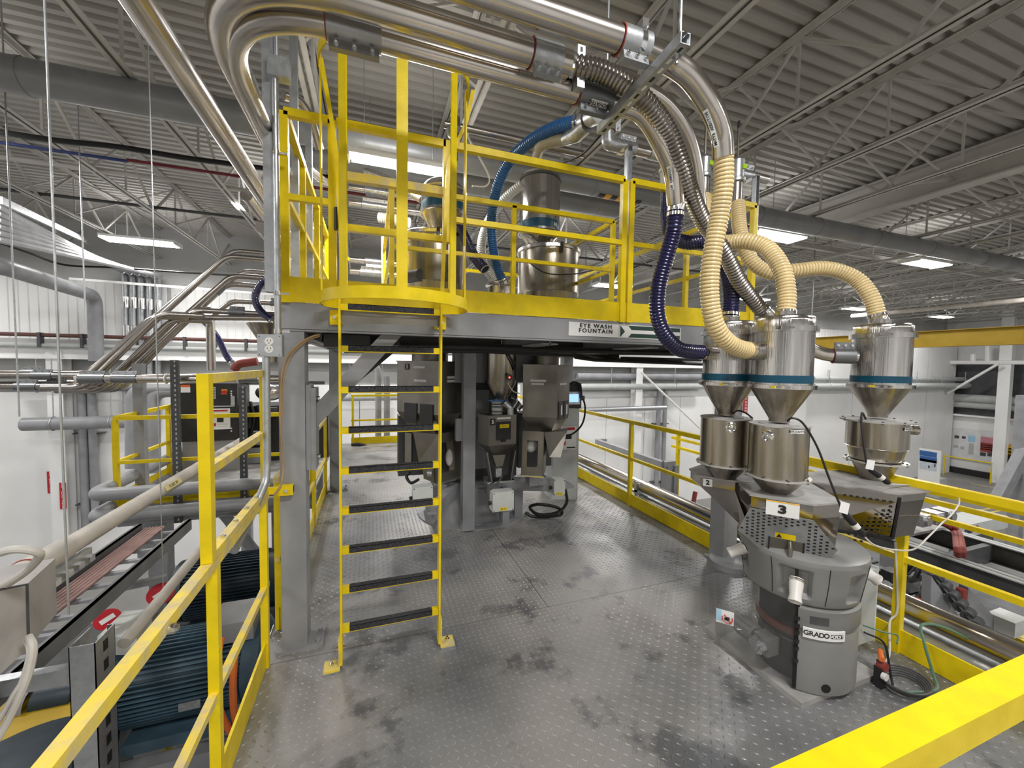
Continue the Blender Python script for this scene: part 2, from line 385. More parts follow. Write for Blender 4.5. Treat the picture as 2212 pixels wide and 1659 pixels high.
part('ledge', MB().box((X1 - 0.35, Y0, zr - 0.1), (X1, Y1, zr)), WALL, wr, smooth=False)
single('baseboard_right', 'black curb along the foot of the far right wall', 'baseboard', MB().box((X1 - 0.25, 0, ZG), (X1, Y1, ZG + 0.35)), BLKM, kind='structure', smooth=False)
wall('wall_left', 'plain white left end wall of the hall', (X0 - 0.2, Y0, ZG), (X0, Y1, ZC))
wall('wall_front', 'plain white wall of the hall behind the viewpoint', (X0, Y0 - 0.2, ZG), (X1, Y0, ZC))
# protruding white wall block on the right
wblk = wall('wall_block', 'smooth white wall block filling the right end of the back wall', (20.6, Y1 - 0.7, ZG), (X1 - 0.4, Y1 - 0.05, 3.35))
for xs in (24.1, 27.4, 30.7):
    part('seam', MB().box((xs, Y1 - 0.705, ZG), (xs + 0.02, Y1 - 0.69, 3.3)), WALLG, wblk, smooth=False)
# white columns and braces on the back wall
def wall_column(x, z1=2.0):
    t = thing('wall_column', f'white steel column against the back wall, ' + ('left of the tall grey downpipe' if x < -5 else 'behind the right mezzanine guardrail' if x < 12 else 'at the right of the vacuum receivers'), 'column', (x, Y1 - 0.3, ZG))
    part('flange', MB().box((x - 0.16, Y1 - 0.48, ZG), (x + 0.16, Y1 - 0.455, z1)), WALL, t, smooth=False)
    part('flange', MB().box((x - 0.16, Y1 - 0.12, ZG), (x + 0.16, Y1 - 0.095, z1)), WALL, t, smooth=False)
    part('web', MB().box((x - 0.012, Y1 - 0.455, ZG), (x + 0.012, Y1 - 0.12, z1)), WALL, t, smooth=False)
    return t
xc1 = at(127, 950, y=Y1 - 0.4).x; xc2 = at(1377, 900, y=Y1 - 0.4).x; xc3 = at(1690, 900, y=Y1 - 0.4).x
for q in (xc1, xc2): wall_column(q)
def rod(name, label, cat, pts, r, mat, **k): return single(name, label, cat, MB().tube(pts, r, 8), mat, **k)
p, q = at(1384, 803, y=Y1 - 0.72), at(1512, 925, y=Y1 - 0.72)
rod('brace_rod', 'thin white diagonal brace rod right of the wall column', 'brace', [p, q], 0.045, WALL)

# ---- ceiling: corrugated deck, joists, bridging
pitch = 0.174; prof = []; y = Y0
while y < Y1:
    prof += [(y, ZC), (y + 0.078, ZC), (y + 0.104, ZC + 0.055), (y + 0.148, ZC + 0.055)]; y += pitch
prof.append((Y1, ZC)); N = len(prof); m = MB()
m.add([(X0, a, b) for a, b in prof] + [(X1, a, b) for a, b in prof], [(i, N + i, N + i + 1, i + 1) for i in range(N - 1)])
m.box((X0, Y0, ZC + 0.09), (X1, Y1, ZC + 0.2))
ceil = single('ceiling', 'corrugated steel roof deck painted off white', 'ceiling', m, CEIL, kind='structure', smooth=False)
ZB = 4.72
def joist_mesh():
    m = MB(); L0, L1 = Y0, Y1
    for dx in (-0.068, 0.012):
        m.box((dx, L0, 5.575), (dx + 0.056, L1, 5.585)); m.box((dx, L0, ZB), (dx + 0.056, L1, ZB + 0.010))
        for zz0, zz1 in ((ZB, ZB + 0.055), (5.525, 5.585)): m.box((dx + (0.048 if dx < 0 else 0), L0, zz0), (dx + (0.056 if dx < 0 else 0.008), L1, zz1))
    y = L0; k = 0
    while y < L1 - 0.5:
        m.bar((0, y, ZB + 0.03), (0, y + 0.95, 5.55), 0.034, 0.034); m.bar((0, y + 0.95, 5.55), (0, y + 1.9, ZB + 0.03), 0.034, 0.034)
        m.bar((0, y + 0.95, ZB + 0.03), (0, y + 0.95, 5.55), 0.026, 0.026)
        y += 1.9; k += 1
    return m.mesh('roof_joist', JOIST, None, False)
jm = joist_mesh()
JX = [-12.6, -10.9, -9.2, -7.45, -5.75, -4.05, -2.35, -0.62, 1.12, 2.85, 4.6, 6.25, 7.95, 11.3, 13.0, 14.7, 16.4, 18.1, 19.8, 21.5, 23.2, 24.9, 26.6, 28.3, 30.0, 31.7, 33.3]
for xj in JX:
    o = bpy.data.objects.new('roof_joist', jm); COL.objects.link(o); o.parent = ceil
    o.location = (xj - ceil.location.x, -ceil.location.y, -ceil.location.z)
m = MB()
for yb in (-3.0, 4.1, 10.9):
    for i in range(len(JX) - 1):
        a, b = JX[i], JX[i + 1]
        m.bar((a, yb, ZB + 0.05), (b, yb, 5.52), 0.028, 0.028); m.bar((a, yb + 0.04, 5.52), (b, yb + 0.04, ZB + 0.05), 0.028, 0.028)
o = part('bridging', m, JOIST, ceil, smooth=False); o['kind'] = 'stuff'
o.location = (0, 0, 0)
for gx in (9.55,):
    m = MB().box((gx - 0.01, Y0, 4.97), (gx + 0.01, Y1, 5.58)).box((gx - 0.14, Y0, 4.95), (gx + 0.14, Y1, 4.98)).box((gx - 0.14, Y0, 5.5), (gx + 0.14, Y1, 5.53))
    part('roof_girder', m, JOIST, ceil, smooth=False)
    part('girder_pipe', MB().tube([(gx - 0.16, Y0, 5.26), (gx - 0.16, Y1, 5.26)], 0.03, 8), CEIL, ceil)
# cross girders
for gy in (7.0, ):
    part('roof_tie', MB().box((9.7, gy - 0.04, 4.8), (33, gy + 0.04, 4.9)), JOIST, ceil, smooth=False)

# ---- light fixtures
def fixture(x, y, z, L, label):
    t = thing('high_bay_light', label, 'ceiling light', (x, y, z))
    hw = 0.09 if L < 1.1 else 0.22
    part('housing', MB().box((x - L / 2, y - hw, z), (x + L / 2, y + hw, z + 0.05)).box((x - L / 2 + 0.1, y - 0.07, z + 0.05), (x + L / 2 - 0.1, y + 0.07, z + 0.08)), REFL, t, smooth=False)
    for e in (-1, 1): part('end_cap', MB().box((x + e * L / 2 - 0.01, y - hw - 0.01, z - 0.04), (x + e * L / 2 + 0.01, y + hw + 0.01, z + 0.055)), REFL, t, smooth=False)
    for i in range(4 if L >= 1.1 else 2):
        yy = y - 0.15 + i * 0.1 if L >= 1.1 else y - 0.04 + i * 0.08; part('fluorescent_tube', MB().cyl((x - L / 2 + 0.03, yy, z - 0.03), (x + L / 2 - 0.03, yy, z - 0.03), 0.017, 8), TUBE, t)
    for e in (-0.35, 0.35): part('hanger_wire', MB().tube([(x + e * L, y, z + 0.05), (x + e * L, y, ZC)], 0.004, 4), GALV, t)
    return t
LN = ['long lit ceiling light over the left background beyond the sloping pipes', 'lit ceiling light at the left edge of the picture', None, None,
      'bright hanging light seen through the ladder safety cage', 'lit ceiling light right of the tan hoses below the round duct', 'lit ceiling light seen between the upper railing posts',
      'lit ceiling light low behind the ladder cage', 'second lit ceiling light under the round duct, far right of the tan hoses', 'small distant lit light just above the right receiver hose',
      'distant lit ceiling light above the dark yellow crane beam', 'small distant lit light beyond the right receiver', 'farthest lit light near the right wall']
for i, (x, y, z, L) in enumerate(FIX):
    if i < len(LN) and LN[i]: fixture(x, y, z, L, LN[i])

# ---- big round duct and others along x
def duct(name, label, y, z, r, xa, xb, bands, mat=DUCT, cat='duct'):
    t = thing(name, label, cat, (xa, y, z))
    part('duct_run', MB().cyl((xa, y, z), (xb, y, z), r, 28), mat, t)
    for b in bands: part('joint_band', MB().lathe([(r, -0.015), (r + 0.007, -0.015), (r + 0.007, 0.015), (r, 0.015)], (b, y, z), (1, 0, 0), 28), mat, t)
    for b in range(int(xa) + 1, int(xb), 4): part('hanger_rod', MB().tube([(b, y, z + r), (b, y, ZC)], 0.006, 5), GALV, t)
    return t
DY = 5.45; DZ = at(862, 319, y=DY).z
dt = duct('round_duct', 'big grey round duct crossing the whole hall under the joists', DY, DZ, 0.165, X0, X1, [-9, -6, -3.2, -1.62, 0.8, 3.2, 5.0, 6.6, 8.15, 9.9, 11.8, 14, 17, 20])
# hazard stripe wrap on the duct
hz = []
for i in range(7):
    x0 = at(1290, 410, y=DY).x + i * 0.11
    part('hazard_stripe', MB().lathe([(0.168, 0), (0.169, 0.11)], (x0, DY, DZ), (1, 0, 0), 20, a0=PI - 0.5, a1=PI + 1.6), BLKM if i % 2 == 0 else GOLD, dt)
duct('rectangular_duct_run', 'second smooth grey duct just beyond and below the round duct', 6.3, at(900, 372, y=6.3).z, 0.2, -1.2, 4.2, [1.0, 3.0])
# ================================================================== MEZZANINE DECK
XL, XR = -0.62, 3.22
dk = thing('mezzanine_floor', 'grey diamond plate steel deck with dusty stains and plate seams', 'floor', (XL, -1.5, -0.3), kind='structure')
g = 0.0025
for (a, b, c, d) in ((XL, -1.5, XR, 2.625), (XL, 2.625, 1.247, 5.4), (1.247, 2.625, XR, 5.4), (XL, 5.4, 1.247, 9.5), (1.247, 5.4, XR, 9.5)):
    part('deck_plate', MB().box((a + g, b + g, -0.012), (c - g, d - g, 0)), DECK, dk, smooth=False)
part('under_sheet', MB().box((XL, -1.5, -0.03), (XR, 9.5, -0.014)), GRYD, dk, smooth=False)
# raised lugs
def lug_field(xa, ya, xb, yb, sp):
    m = MB(); V = m.v; F = m.f; j = 0; y = ya
    while y < yb:
        i = 0; x = xa
        while x < xb:
            s = 1 if (i + j) % 2 == 0 else -1
            ux, uy = (0.707, 0.707 * s); nx, ny = -uy, ux; l, w_, h = 0.0155, 0.0046, 0.0027; o = len(V)
            V.extend([(x - ux * l, y - uy * l, 0), (x + nx * w_, y + ny * w_, 0), (x + ux * l, y + uy * l, 0), (x - nx * w_, y - ny * w_, 0), (x - ux * l * .45, y - uy * l * .45, h), (x + ux * l * .45, y + uy * l * .45, h)])
            F.extend([(o, o + 4, o + 1), (o + 1, o + 4, o + 5), (o + 1, o + 5, o + 2), (o + 2, o + 5, o + 3), (o + 3, o + 5, o + 4), (o + 3, o + 4, o)])
            x += sp; i += 1
        y += sp; j += 1
    return m
o = part('tread_lug', lug_field(XL + 0.02, -0.2, XR - 0.02, 7.0, 0.039), DECK, dk, smooth=False); o['kind'] = 'stuff'
for yb in (-1.45, 2.6, 5.4, 9.4): part('deck_beam', MB().box((XL, yb - 0.08, -0.3), (XR, yb + 0.08, -0.03)), GRY, dk, smooth=False)
for xb in (XL + 0.03, XR - 0.05): part('edge_channel', MB().box((xb - 0.02, -1.5, -0.28), (xb + 0.02, 9.5, -0.013)), GRY, dk, smooth=False)
for (x, y) in ((XL + .2, -1.2), (XL + .2, 5.4), (XR - .2, 5.4), (XL + .2, 9.3), (XR - .2, 9.3), (XR - .2, -1.2)):
    part('support_column', MB().box((x - .08, y - .08, ZG), (x + .08, y + .08, -0.3)), GRY, dk, smooth=False)

# ================================================================== GUARDRAILS
def guardrail(name, label, A, B, z0, zt, zm, posts, mat, toe=0.15, sec=0.045, base=0.0, group=None, tmat=None, toe_off=0.0):
    A = Vector((A[0], A[1], z0)); B = Vector((B[0], B[1], z0)); t = thing(name, label, 'guardrail', A, group); d = (B - A)
    part('top_rail', MB().bar(A + Vector((0, 0, zt - sec / 2)), B + Vector((0, 0, zt - sec / 2)), sec, sec), tmat or mat, t, smooth=False)
    part('mid_rail', MB().bar(A + Vector((0, 0, zm - sec * .4)), B + Vector((0, 0, zm - sec * .4)), sec * .8, sec * .8), tmat or mat, t, smooth=False)
    for f in posts:
        p = A + d * f; part('post', MB().box((p.x - sec / 2, p.y - sec / 2, z0 + base), (p.x + sec / 2, p.y + sec / 2, z0 + zt - sec)), mat, t, smooth=False)
    if toe: part('toe_board', MB().bar(A + Vector((0, 0, toe / 2 + 0.004)), B + Vector((0, 0, toe / 2 + 0.004)), 0.012, toe), mat, t, smooth=False)
    return t
gr0 = guardrail('guardrail', 'left yellow guardrail running from the near left corner to the grey platform column', (-0.585, -0.6), (-0.585, 2.665), 0, 1.03, 0.49, [0.02, 0.4, 0.745, 0.985], YEL, tmat=YELW, sec=.038)
guardrail('guardrail', 'yellow guardrail between the two left platform columns behind the ladder', (-0.585, 2.95), (-0.585, 6.0), 0, 1.04, 0.5, [0.01, 0.6, 0.985], YEL, tmat=YELW, sec=.038)
guardrail('guardrail', 'right yellow guardrail from the grey column base to the far corner of the deck', (3.18, 2.83), (3.18, 9.35), 0, 1.11, 0.63, [0.225, 0.5, 0.75, 0.995], YEL)
guardrail('guardrail', 'near right yellow guardrail behind the blender machine', (3.18, 0.2), (3.18, 2.5), 0, 1.13, 0.63, [0.06, 0.565, 0.99], YEL)
guardrail('guardrail', 'bright yellow guardrail crossing the bottom right corner in the foreground', (0.25, 0.435), (3.15, 0.435), 0, 1.11, 0.6, [0.01, 0.99], YEL, toe=0.15, sec=0.062)
guardrail('guardrail', 'far yellow guardrail closing the back end of the deck', (-0.4, 9.35), (3.1, 9.35), 0, 1.1, 0.55, [0.01, 0.36, 0.7, 0.99], YEL)
# raised extension on the left guardrail
t = thing('railing_extension', 'tall yellow frame bolted on top of the left guardrail beside the grey column', 'guardrail', (-0.585, 1.8, 1.03))
xe = -0.585; sec = 0.05
for y, w_ in ((1.79, 0.045), (2.665, 0.038)): part('post', MB().box((xe - 0.019, y - w_ / 2, 1.032 if y < 2 else 1.064), (xe + 0.019, y + w_ / 2, 1.75)), YEL, t, smooth=False)
part('top_rail', MB().box((xe - 0.019, 1.813, 1.714), (xe + 0.019, 2.645, 1.75)), YELW, t, smooth=False)
part('mid_rail', MB().box((xe - 0.018, 1.813, 1.366), (xe + 0.018, 2.645, 1.40)), YELW, t, smooth=False)
bb = part('base_bar', MB().box((xe - 0.019, 1.813, 1.032), (xe + 0.019, 2.645, 1.062)), YELW, t, smooth=False)
for y in (1.95, 2.12, 2.29, 2.46, 2.60): part('bolt', bolt(MB(), (xe, y, 1.062), (0, 0, 1), 0.011, 0.008), CHR, bb)
tb = part('wall_bracket', MB().box((xe + 0.0, 2.672, 1.01), (-0.44, 2.698, 1.05)).box((-0.52, 2.66, 1.0), (-0.44, 2.70, 1.06)), YEL, t, smooth=False)
part('bolt', bolt(MB(), (-0.475, 2.66, 1.03), (0, -1, 0), 0.011, 0.01), CHR, tb)
part('bolt', MB().cyl((-0.565, 1.42, 1.0), (-0.552, 1.42, 1.0), 0.016, 12).cyl((-0.552, 1.42, 1.0), (-0.543, 1.42, 1.0), 0.011, 6), CHR, gr0, label='large bolt head through the top rail')

# ================================================================== LADDER
LY = 2.47; SXL, SXR = -0.163, 0.408
lad = thing('ship_ladder', 'yellow vertical ladder with black grit rungs in front of the upper platform', 'ladder', (0.12, LY, 0))
def stile(x, out):
    m = MB().box((x - 0.006, LY - 0.03, 0.03), (x + 0.006, LY + 0.03, 2.2)); return m
for x, s in ((SXL, -1), (SXR, 1)):
    part('stile', stile(x, s), YEL, lad, smooth=False)
    f = part('foot_bracket', MB().box((x + s * 0.006, LY - 0.045, 0.012), (x + s * 0.095, LY + 0.045, 0.024)).box((x + s * 0.006, LY - 0.03, 0.012), (x + s * 0.016, LY + 0.03, 0.19)), YELW, lad, smooth=False)
    b = MB(); bolt(b, (x + s * 0.055, LY, 0.024), (0, 0, 1), 0.014, 0.014); b.cyl((x + s * 0.055, LY, 0.03), (x + s * 0.055, LY, 0.05), 0.007, 6)
    part('bolt', b, CHR, f)
    part('bolt', bolt(MB(), (x + s * 0.016, LY, 0.12), (s, 0, 0), 0.012, 0.012), CHR, f); part('nut', MB().cyl((x - s * 0.006, LY, 0.12), (x - s * 0.02, LY, 0.12), 0.01, 6), CHR, f)
    part('shim', MB().box((x + s * 0.01, LY - 0.05, 0), (x + s * 0.1, LY + 0.05, 0.012)), GALV, f, smooth=False)
for z in [0.245 + 0.2347 * i for i in range(9)]:
    dp = 0.02
    r = part('rung', MB().box((SXL + 0.006, LY - dp, z - 0.028), (SXR - 0.006, LY + dp, z + 0.008)), YEL, lad, smooth=False)
    m = MB().box((SXL + 0.045, LY - dp - 0.003, z - 0.022), (SXR - 0.045, LY - dp, z + 0.011)).box((SXL + 0.045, LY - dp - 0.003, z + 0.008), (SXR - 0.045, LY + dp * 0.7, z + 0.0115))
    part('grip_strip', m, GRIP, r, smooth=False, label='black anti-slip strip')
for x, s in ((SXL, -1), (SXR, 1)):
    b = part('platform_bracket', MB().box((x - 0.006, LY + 0.03, 2.03), (x + 0.006, 2.69, 2.12)).box((x, 2.675, 2.03), (x + s * 0.07, 2.695, 2.12)), YEL, lad, smooth=False)
    part('bolt', bolt(MB(), (x + s * 0.045, 2.675, 2.075), (0, -1, 0), 0.01, 0.01), CHR, b)
# dark stainless kick sheet under the top rung
part('back_sheet', MB().box((SXL + 0.006, LY + 0.012, 2.03), (SXR - 0.006, LY + 0.016, 2.12)), SSM, lad, smooth=False)

# safety cage
cage = thing('safety_cage', 'yellow hooped safety cage above the ladder', 'ladder cage', (0.15, 2.3, 2.13))
CX, CY, CR = 0.152, 2.50, 0.42
def hoop(z0, h, pinch=1.0):
    P = []
    for k in range(25):
        a = PI + PI * k / 24; P.append((CX + CR * math.cos(a), CY + (CR - 0.02) * math.sin(a)))
    if z0 < 3: P = [(SXL, CY + 0.16)] + [(CX - CR + 0.02, CY + 0.08)] + P + [(CX + CR - 0.02, CY + 0.08)] + [(SXR, CY + 0.16)]
    m = MB(); n = len(P); V = []
    for (x, y) in P:
        dx, dy = x - CX, y - CY; l = math.hypot(dx, dy); V.append((x, y, z0)); V.append((x, y, z0 + h)); V.append((x - dx / l * 0.008, y - dy / l * 0.008, z0)); V.append((x - dx / l * 0.008, y - dy / l * 0.008, z0 + h))
    F = []
    for i in range(n - 1):
        a, b = 4 * i, 4 * i + 4; F += [(a, b, b + 1, a + 1), (b + 2, a + 2, a + 3, b + 3), (a + 1, b + 1, b + 3, a + 3), (b, a, a + 2, b + 2)]
    return m.add(V, F)
part('hoop', hoop(2.125, 0.062), YEL, cage)
part('hoop', hoop(3.42, 0.06), YEL, cage)
for a, w_ in ((PI * 1.0, .05), (PI * 1.26, .05), (PI * 1.5, .055), (PI * 1.74, .05), (PI * 2.0, .05)):
    ex = Vector((math.cos(a), math.sin(a), 0)); tg = Vector((-ex.y, ex.x, 0)); c = Vector((CX, CY, 0)) + Vector((ex.x * (CR - 0.012), ex.y * (CR - 0.032), 0))
    z1 = 3.48; q = [c + tg * (s * w_ / 2) + ex * e for e, s in ((-0.004, -1), (0.004, -1), (0.004, 1), (-0.004, 1))]
    part('strap', MB().hexa([p + Vector((0, 0, 2.127)) for p in q] + [p + Vector((0, 0, z1)) for p in q]), YEL, cage, smooth=False)

# ================================================================== UPPER PLATFORM
UY0, UY1, UX0, UX1, UZ = 2.70, 6.15, -0.51, 3.28, 2.15
up = thing('upper_platform', 'grey steel upper platform on columns with yellow kick plate', 'platform', (UX0, UY0, 0))
def wbeam(a, b, z0, z1, w_=0.13, ax='x'):
    m = MB()
    if ax == 'x':
        y = a[1]; m.box((a[0], y, z1 - 0.012), (b[0], y + w_, z1)).box((a[0], y, z0), (b[0], y + w_, z0 + 0.012)).box((a[0], y + w_ / 2 - 0.005, z0), (b[0], y + w_ / 2 + 0.005, z1))
    else:
        x = a[0]; m.box((x - w_ / 2, a[1], z1 - 0.012), (x + w_ / 2, b[1], z1)).box((x - w_ / 2, a[1], z0), (x + w_ / 2, b[1], z0 + 0.012)).box((x - 0.005, a[1], z0), (x + 0.005, b[1], z1))
    return m
part('front_channel', MB().box((UX0, UY0, 1.995), (UX1, UY0 + 0.012, 2.155)).box((UX0, UY0, 1.985), (UX1, UY0 + 0.08, 1.998)), GRY, up, smooth=False)
part('back_channel', MB().box((UX0, UY1 - 0.012, 1.99), (UX1, UY1, 2.15)), GRY, up, smooth=False)
for x in (UX0 + 0.07, 1.3, 2.25, UX1 - 0.09): part('cross_beam', wbeam((x, UY0 + 0.09), (x, UY1 - 0.02), 1.96, 2.12, ax='y'), GRY, up, smooth=False)
for y in (3.9, 5.0): part('cross_beam', wbeam((UX0 + 0.1, y), (UX1 - 0.1, y), 1.98, 2.12), GRYD, up, smooth=False)
part('deck_plate', MB().box((UX0, UY0 + 0.012, 2.125), (UX1, UY1, 2.15)), DUST, up, smooth=False)
part('kick_plate', MB().box((UX0, UY0 - 0.008, 2.157), (UX1, UY0, 2.30)).box((UX0, UY0 - 0.008, 2.30), (UX1, UY0 + 0.02, 2.306)), YEL, up, smooth=False)
part('kick_plate', MB().box((UX0, UY0, 2.157), (UX0 + 0.008, UY1, 2.30)), YEL, up, smooth=False)
part('kick_plate', MB().box((UX1 - 0.008, UY0, 2.157), (UX1, UY1, 2.30)), YEL, up, smooth=False)
def col(x, y, base=True, w_=0.14, d_=0.16):
    part('column', MB().box((x, y, 0.02), (x + w_, y + d_, 1.985)), GRY, up, smooth=False)
    bp = part('base_plate', MB().box((x - 0.03, y - 0.02, 0), (x + w_ + 0.09, y + d_ + 0.03, 0.02)), GRY, up, smooth=False)
    for dy in (0.02, 0.13): part('bolt', bolt(MB(), (x + w_ + 0.06, y + dy, 0.02), (0, 0, 1), 0.014, 0.018), GRY, bp)
col(-0.517, 2.705); col(-0.535, 6.0); col(3.04, 2.705, w_=0.16); col(3.04, 5.95, w_=0.16)
# round toe of the right column base
part('column_shoe', MB().lathe([(0, 0.0), (0.17, 0.0), (0.17, 0.05), (0.14, 0.07), (0, 0.07)], (3.09, 2.68, 0), n=20), GRY, up)
# knee braces
def knee(y, p, q, w_=0.10, mat=GRY):
    part('knee_brace', MB().bar((p[0], y, p[1]), (q[0], y, q[1]), 0.10, w_, up=(0, 1, 0) if False else (-0.5, 0, 1)), mat, up, smooth=False)
knee(2.79, (-0.41, 1.36), (0.17, 2.03), 0.10)
part('gusset', MB().box((-0.375, 2.72, 1.13), (-0.345, 2.86, 1.66)).box((-0.345, 2.715, 1.13), (-0.318, 2.865, 1.64)), GRY, up, smooth=False)
for z in (1.57, 1.2): part('gusset_bolt', bolt(MB(), (-0.318, 2.79, z), (1, 0, 0), 0.014, 0.014), CHR, up)
knee(6.1, (-0.42, 1.36), (0.3, 2.0), 0.1, GRYD)
knee(6.05, (3.06, 1.4), (2.6, 2.0), 0.08, GRYD)
part('cable_raceway', MB().box((2.4, 3.4, 1.86), (3.4, 3.46, 1.90)).tube([(1.9, 3.35, 1.93), (2.3, 3.35, 1.86), (3.9, 3.35, 1.84)], 0.02, 8).tube([(1.75, 3.3, 1.97), (1.8, 3.3, 1.88), (2.0, 3.3, 1.86), (3.9, 3.3, 1.83)], 0.017, 8), BLK, up)
part('cable_raceway', MB().tube([(-.3, 3.25, 1.93), (.8, 3.2, 1.95), (1.7, 3.3, 1.94), (3.1, 3.3, 1.95)], .03, 8).tube([(-.2, 3.5, 1.90), (1.0, 3.6, 1.93), (2.4, 3.5, 1.9)], .025, 8).box((-.3, 3.0, 1.93), (.2, 3.8, 1.97)), BLKM, up)
part('sensor_box', MB().box((-0.28, 2.80, 1.90), (0.0, 3.1, 1.98)), BLKM, up, smooth=False)

def urail(name, label, segs, posts, zt=3.27, zm=2.785, z0=2.15, sec=0.044, mids=True, cat='guardrail'):
    t = thing(name, label, cat, (segs[0][0][0], segs[0][0][1], z0))
    for a, b in segs:
        part('top_rail', MB().bar((*a, zt - sec / 2), (*b, zt - sec / 2), sec, sec), YEL, t, smooth=False)
        if mids: part('mid_rail', MB().bar((*a, zm - sec * .4), (*b, zm - sec * .4), sec * .8, sec * .8), YEL, t, smooth=False)
    for x, y in posts: part('post', MB().box((x - sec / 2, y - sec / 2, z0), (x + sec / 2, y + sec / 2, zt - sec * 0.5)), YEL, t, smooth=False)
    return t
urail('platform_railing', 'short yellow railing left of the ladder cage on the upper platform', [((-0.47, 2.70), (-0.215, 2.70))], [(-0.47, 2.70), (-0.215, 2.70)])
urail('platform_railing', 'long yellow railing along the left side of the upper platform', [((-0.47, 2.75), (-0.47, 6.1))], [(-0.47, 3.35), (-0.47, 4.2), (-0.47, 5.1), (-0.47, 6.1)])
urail('platform_railing', 'yellow front railing of the upper platform right of the cage', [((0.52, 2.70), (1.86, 2.70))], [(0.52, 2.70), (1.865, 2.70)])
urail('platform_railing', 'yellow front railing behind the hanging hoses', [((1.93, 2.70), (3.24, 2.70))], [(1.93, 2.70), (3.235, 2.70)])
urail('platform_railing', 'yellow railing along the right side of the upper platform', [((3.235, 2.75), (3.235, 6.1))], [(3.235, 3.5), (3.235, 4.7), (3.235, 6.1)])
urail('platform_railing', 'yellow railing along the back of the upper platform', [((-0.4, 6.1), (3.2, 6.1))], [(0.8, 6.1), (2.0, 6.1)])
urail('inner_railing', 'inner yellow railing around the tanks on the upper platform', [((0.17, 3.5), (2.3, 3.5)), ((2.3, 3.52), (2.3, 5.4))], [(0.17, 3.5), (1.24, 3.5), (2.3, 3.5), (2.3, 5.4)], sec=0.04)
urail('inner_railing', 'inner yellow railing left of the left tank', [((0.17, 3.54), (0.17, 5.4))], [(0.17, 5.4)], sec=0.04)
# self-closing gate behind the cage
g = thing('safety_gate', 'yellow swing gate seen through the ladder cage', 'gate', (-0.17, 2.70, 2.5))
part('gate_rail', MB().box((-0.19, 2.68, 3.225), (0.47, 2.72, 3.27)), YEL, g, smooth=False)
part('gate_rail', MB().box((-0.19, 2.68, 2.915), (0.455, 2.725, 2.965)), YELW, g, smooth=False)
part('gate_rail', MB().box((-0.19, 2.68, 2.61), (0.47, 2.72, 2.65)), YEL, g, smooth=False)
part('gate_stile', MB().box((0.455, 2.68, 2.61), (0.497, 2.72, 3.27)), YEL, g, smooth=False)
part('spring_hinge', MB().cyl((-0.185, 2.665, 2.60), (-0.185, 2.665, 2.73), 0.02, 10), BLKM, g)
# handrails rising beside the ladder opening
hh = thing('grab_handle', 'pair of bent yellow grab bars beside the ladder opening', 'handrail', (0.15, 2.6, 2.2))
for P in ([(742, 645), (736, 500), (728, 340), (714, 245), (693, 125)], [(954, 650), (962, 480), (969, 350), (1008, 262), (1022, 195)]):
    q = [at(x, y, y=2.58) for x, y in P]; V = [p + Vector((dx, dy, 0)) for p in q for dx, dy in ((-.012, -.004), (.012, -.004), (.012, .004), (-.012, .004))]
    part('grab_bar', MB().add(V, [(4 * i + a, 4 * i + (a + 1) % 4, 4 * i + 4 + (a + 1) % 4, 4 * i + 4 + a) for i in range(4) for a in range(4)] + [(3, 2, 1, 0), (16, 17, 18, 19)]), YEL, hh, smooth=False)

# eye wash sign on the front beam
c = at(1283, 711, y=UY0 - 0.001); sg = thing('eye_wash_sign', 'white sign reading EYE WASH FOUNTAIN with green arrow on grey beam', 'sign', (c.x, UY0, c.z))
xa, xb = at(1228, 711, y=2.70).x, at(1336, 711, y=2.70).x; za, zb = at(1283, 727, y=2.7).z, at(1283, 698, y=2.7).z
part('sign_panel', MB().box((xa, UY0 - 0.006, za), (xb, UY0 - 0.001, zb)), WHT, sg, smooth=False)
xd = at(1470, 711, y=2.7).x
part('sign_panel', MB().box((xb + 0.004, UY0 - 0.006, za - 0.003), (xd, UY0 - 0.001, zb)), WHT, sg, smooth=False)
for i, s in enumerate(('EYE WASH', 'FOUNTAIN')):
    lettering(s, 0.042, BLKM, sg, ((xa + xb) / 2 + 0.012, UY0 - 0.006, zb - 0.024 - i * 0.038), (1, 0, 0), (0, 0, 1), bold=0.0012, sx=1.15, sp=1.32)
zc = (za + zb) / 2 - 0.0015; h = (zb - za) / 2 - 0.004; x0 = xb + 0.012
part('arrow_field', MB().box((x0, UY0 - 0.0065, zc - h + 0.001), (xd - 0.01, UY0 - 0.006, zc + h)), DGREEN, sg, smooth=False)
m = MB().prism([(x0 + 0.002, UY0 - 0.007, zc + h * .95), (x0 + 0.045, UY0 - 0.007, zc), (x0 + 0.002, UY0 - 0.007, zc - h * .95), (x0 + 0.075, UY0 - 0.007, zc - h * .95), (x0 + 0.105, UY0 - 0.007, zc - h * .3), (xd - 0.012, UY0 - 0.007, zc - h * .3), (xd - 0.012, UY0 - 0.007, zc + h * .3), (x0 + 0.105, UY0 - 0.007, zc + h * .3), (x0 + 0.075, UY0 - 0.007, zc + h * .95)], (0, 0.0006, 0))
part('arrow', m, WHT, sg, smooth=False)
# ================================================================== BLENDER MACHINE (right foreground)
MC = Vector((2.44, 1.63, 0))
bl = thing('batch_blender', 'grey batch blender machine with smoked front and number 3 sign', 'blending machine', (MC.x, MC.y, 0))
part('base_plate', MB().box((2.155, 1.39, 0.0), (2.80, 2.05, 0.028)), DUST, bl, smooth=False)
fd = Vector((-0.83, -0.56, 0)); fr = Vector((0.56, -0.83, 0))      # towards the viewer, and to the picture's right
fa = math.atan2(fd.y, fd.x)                                       # angle of the front
def arc_prof(r, a): return (MC.x + r * math.cos(a), MC.y + r * math.sin(a))
# lathe u axis is x so angle 0 = +x
A_split = fa - 0.06
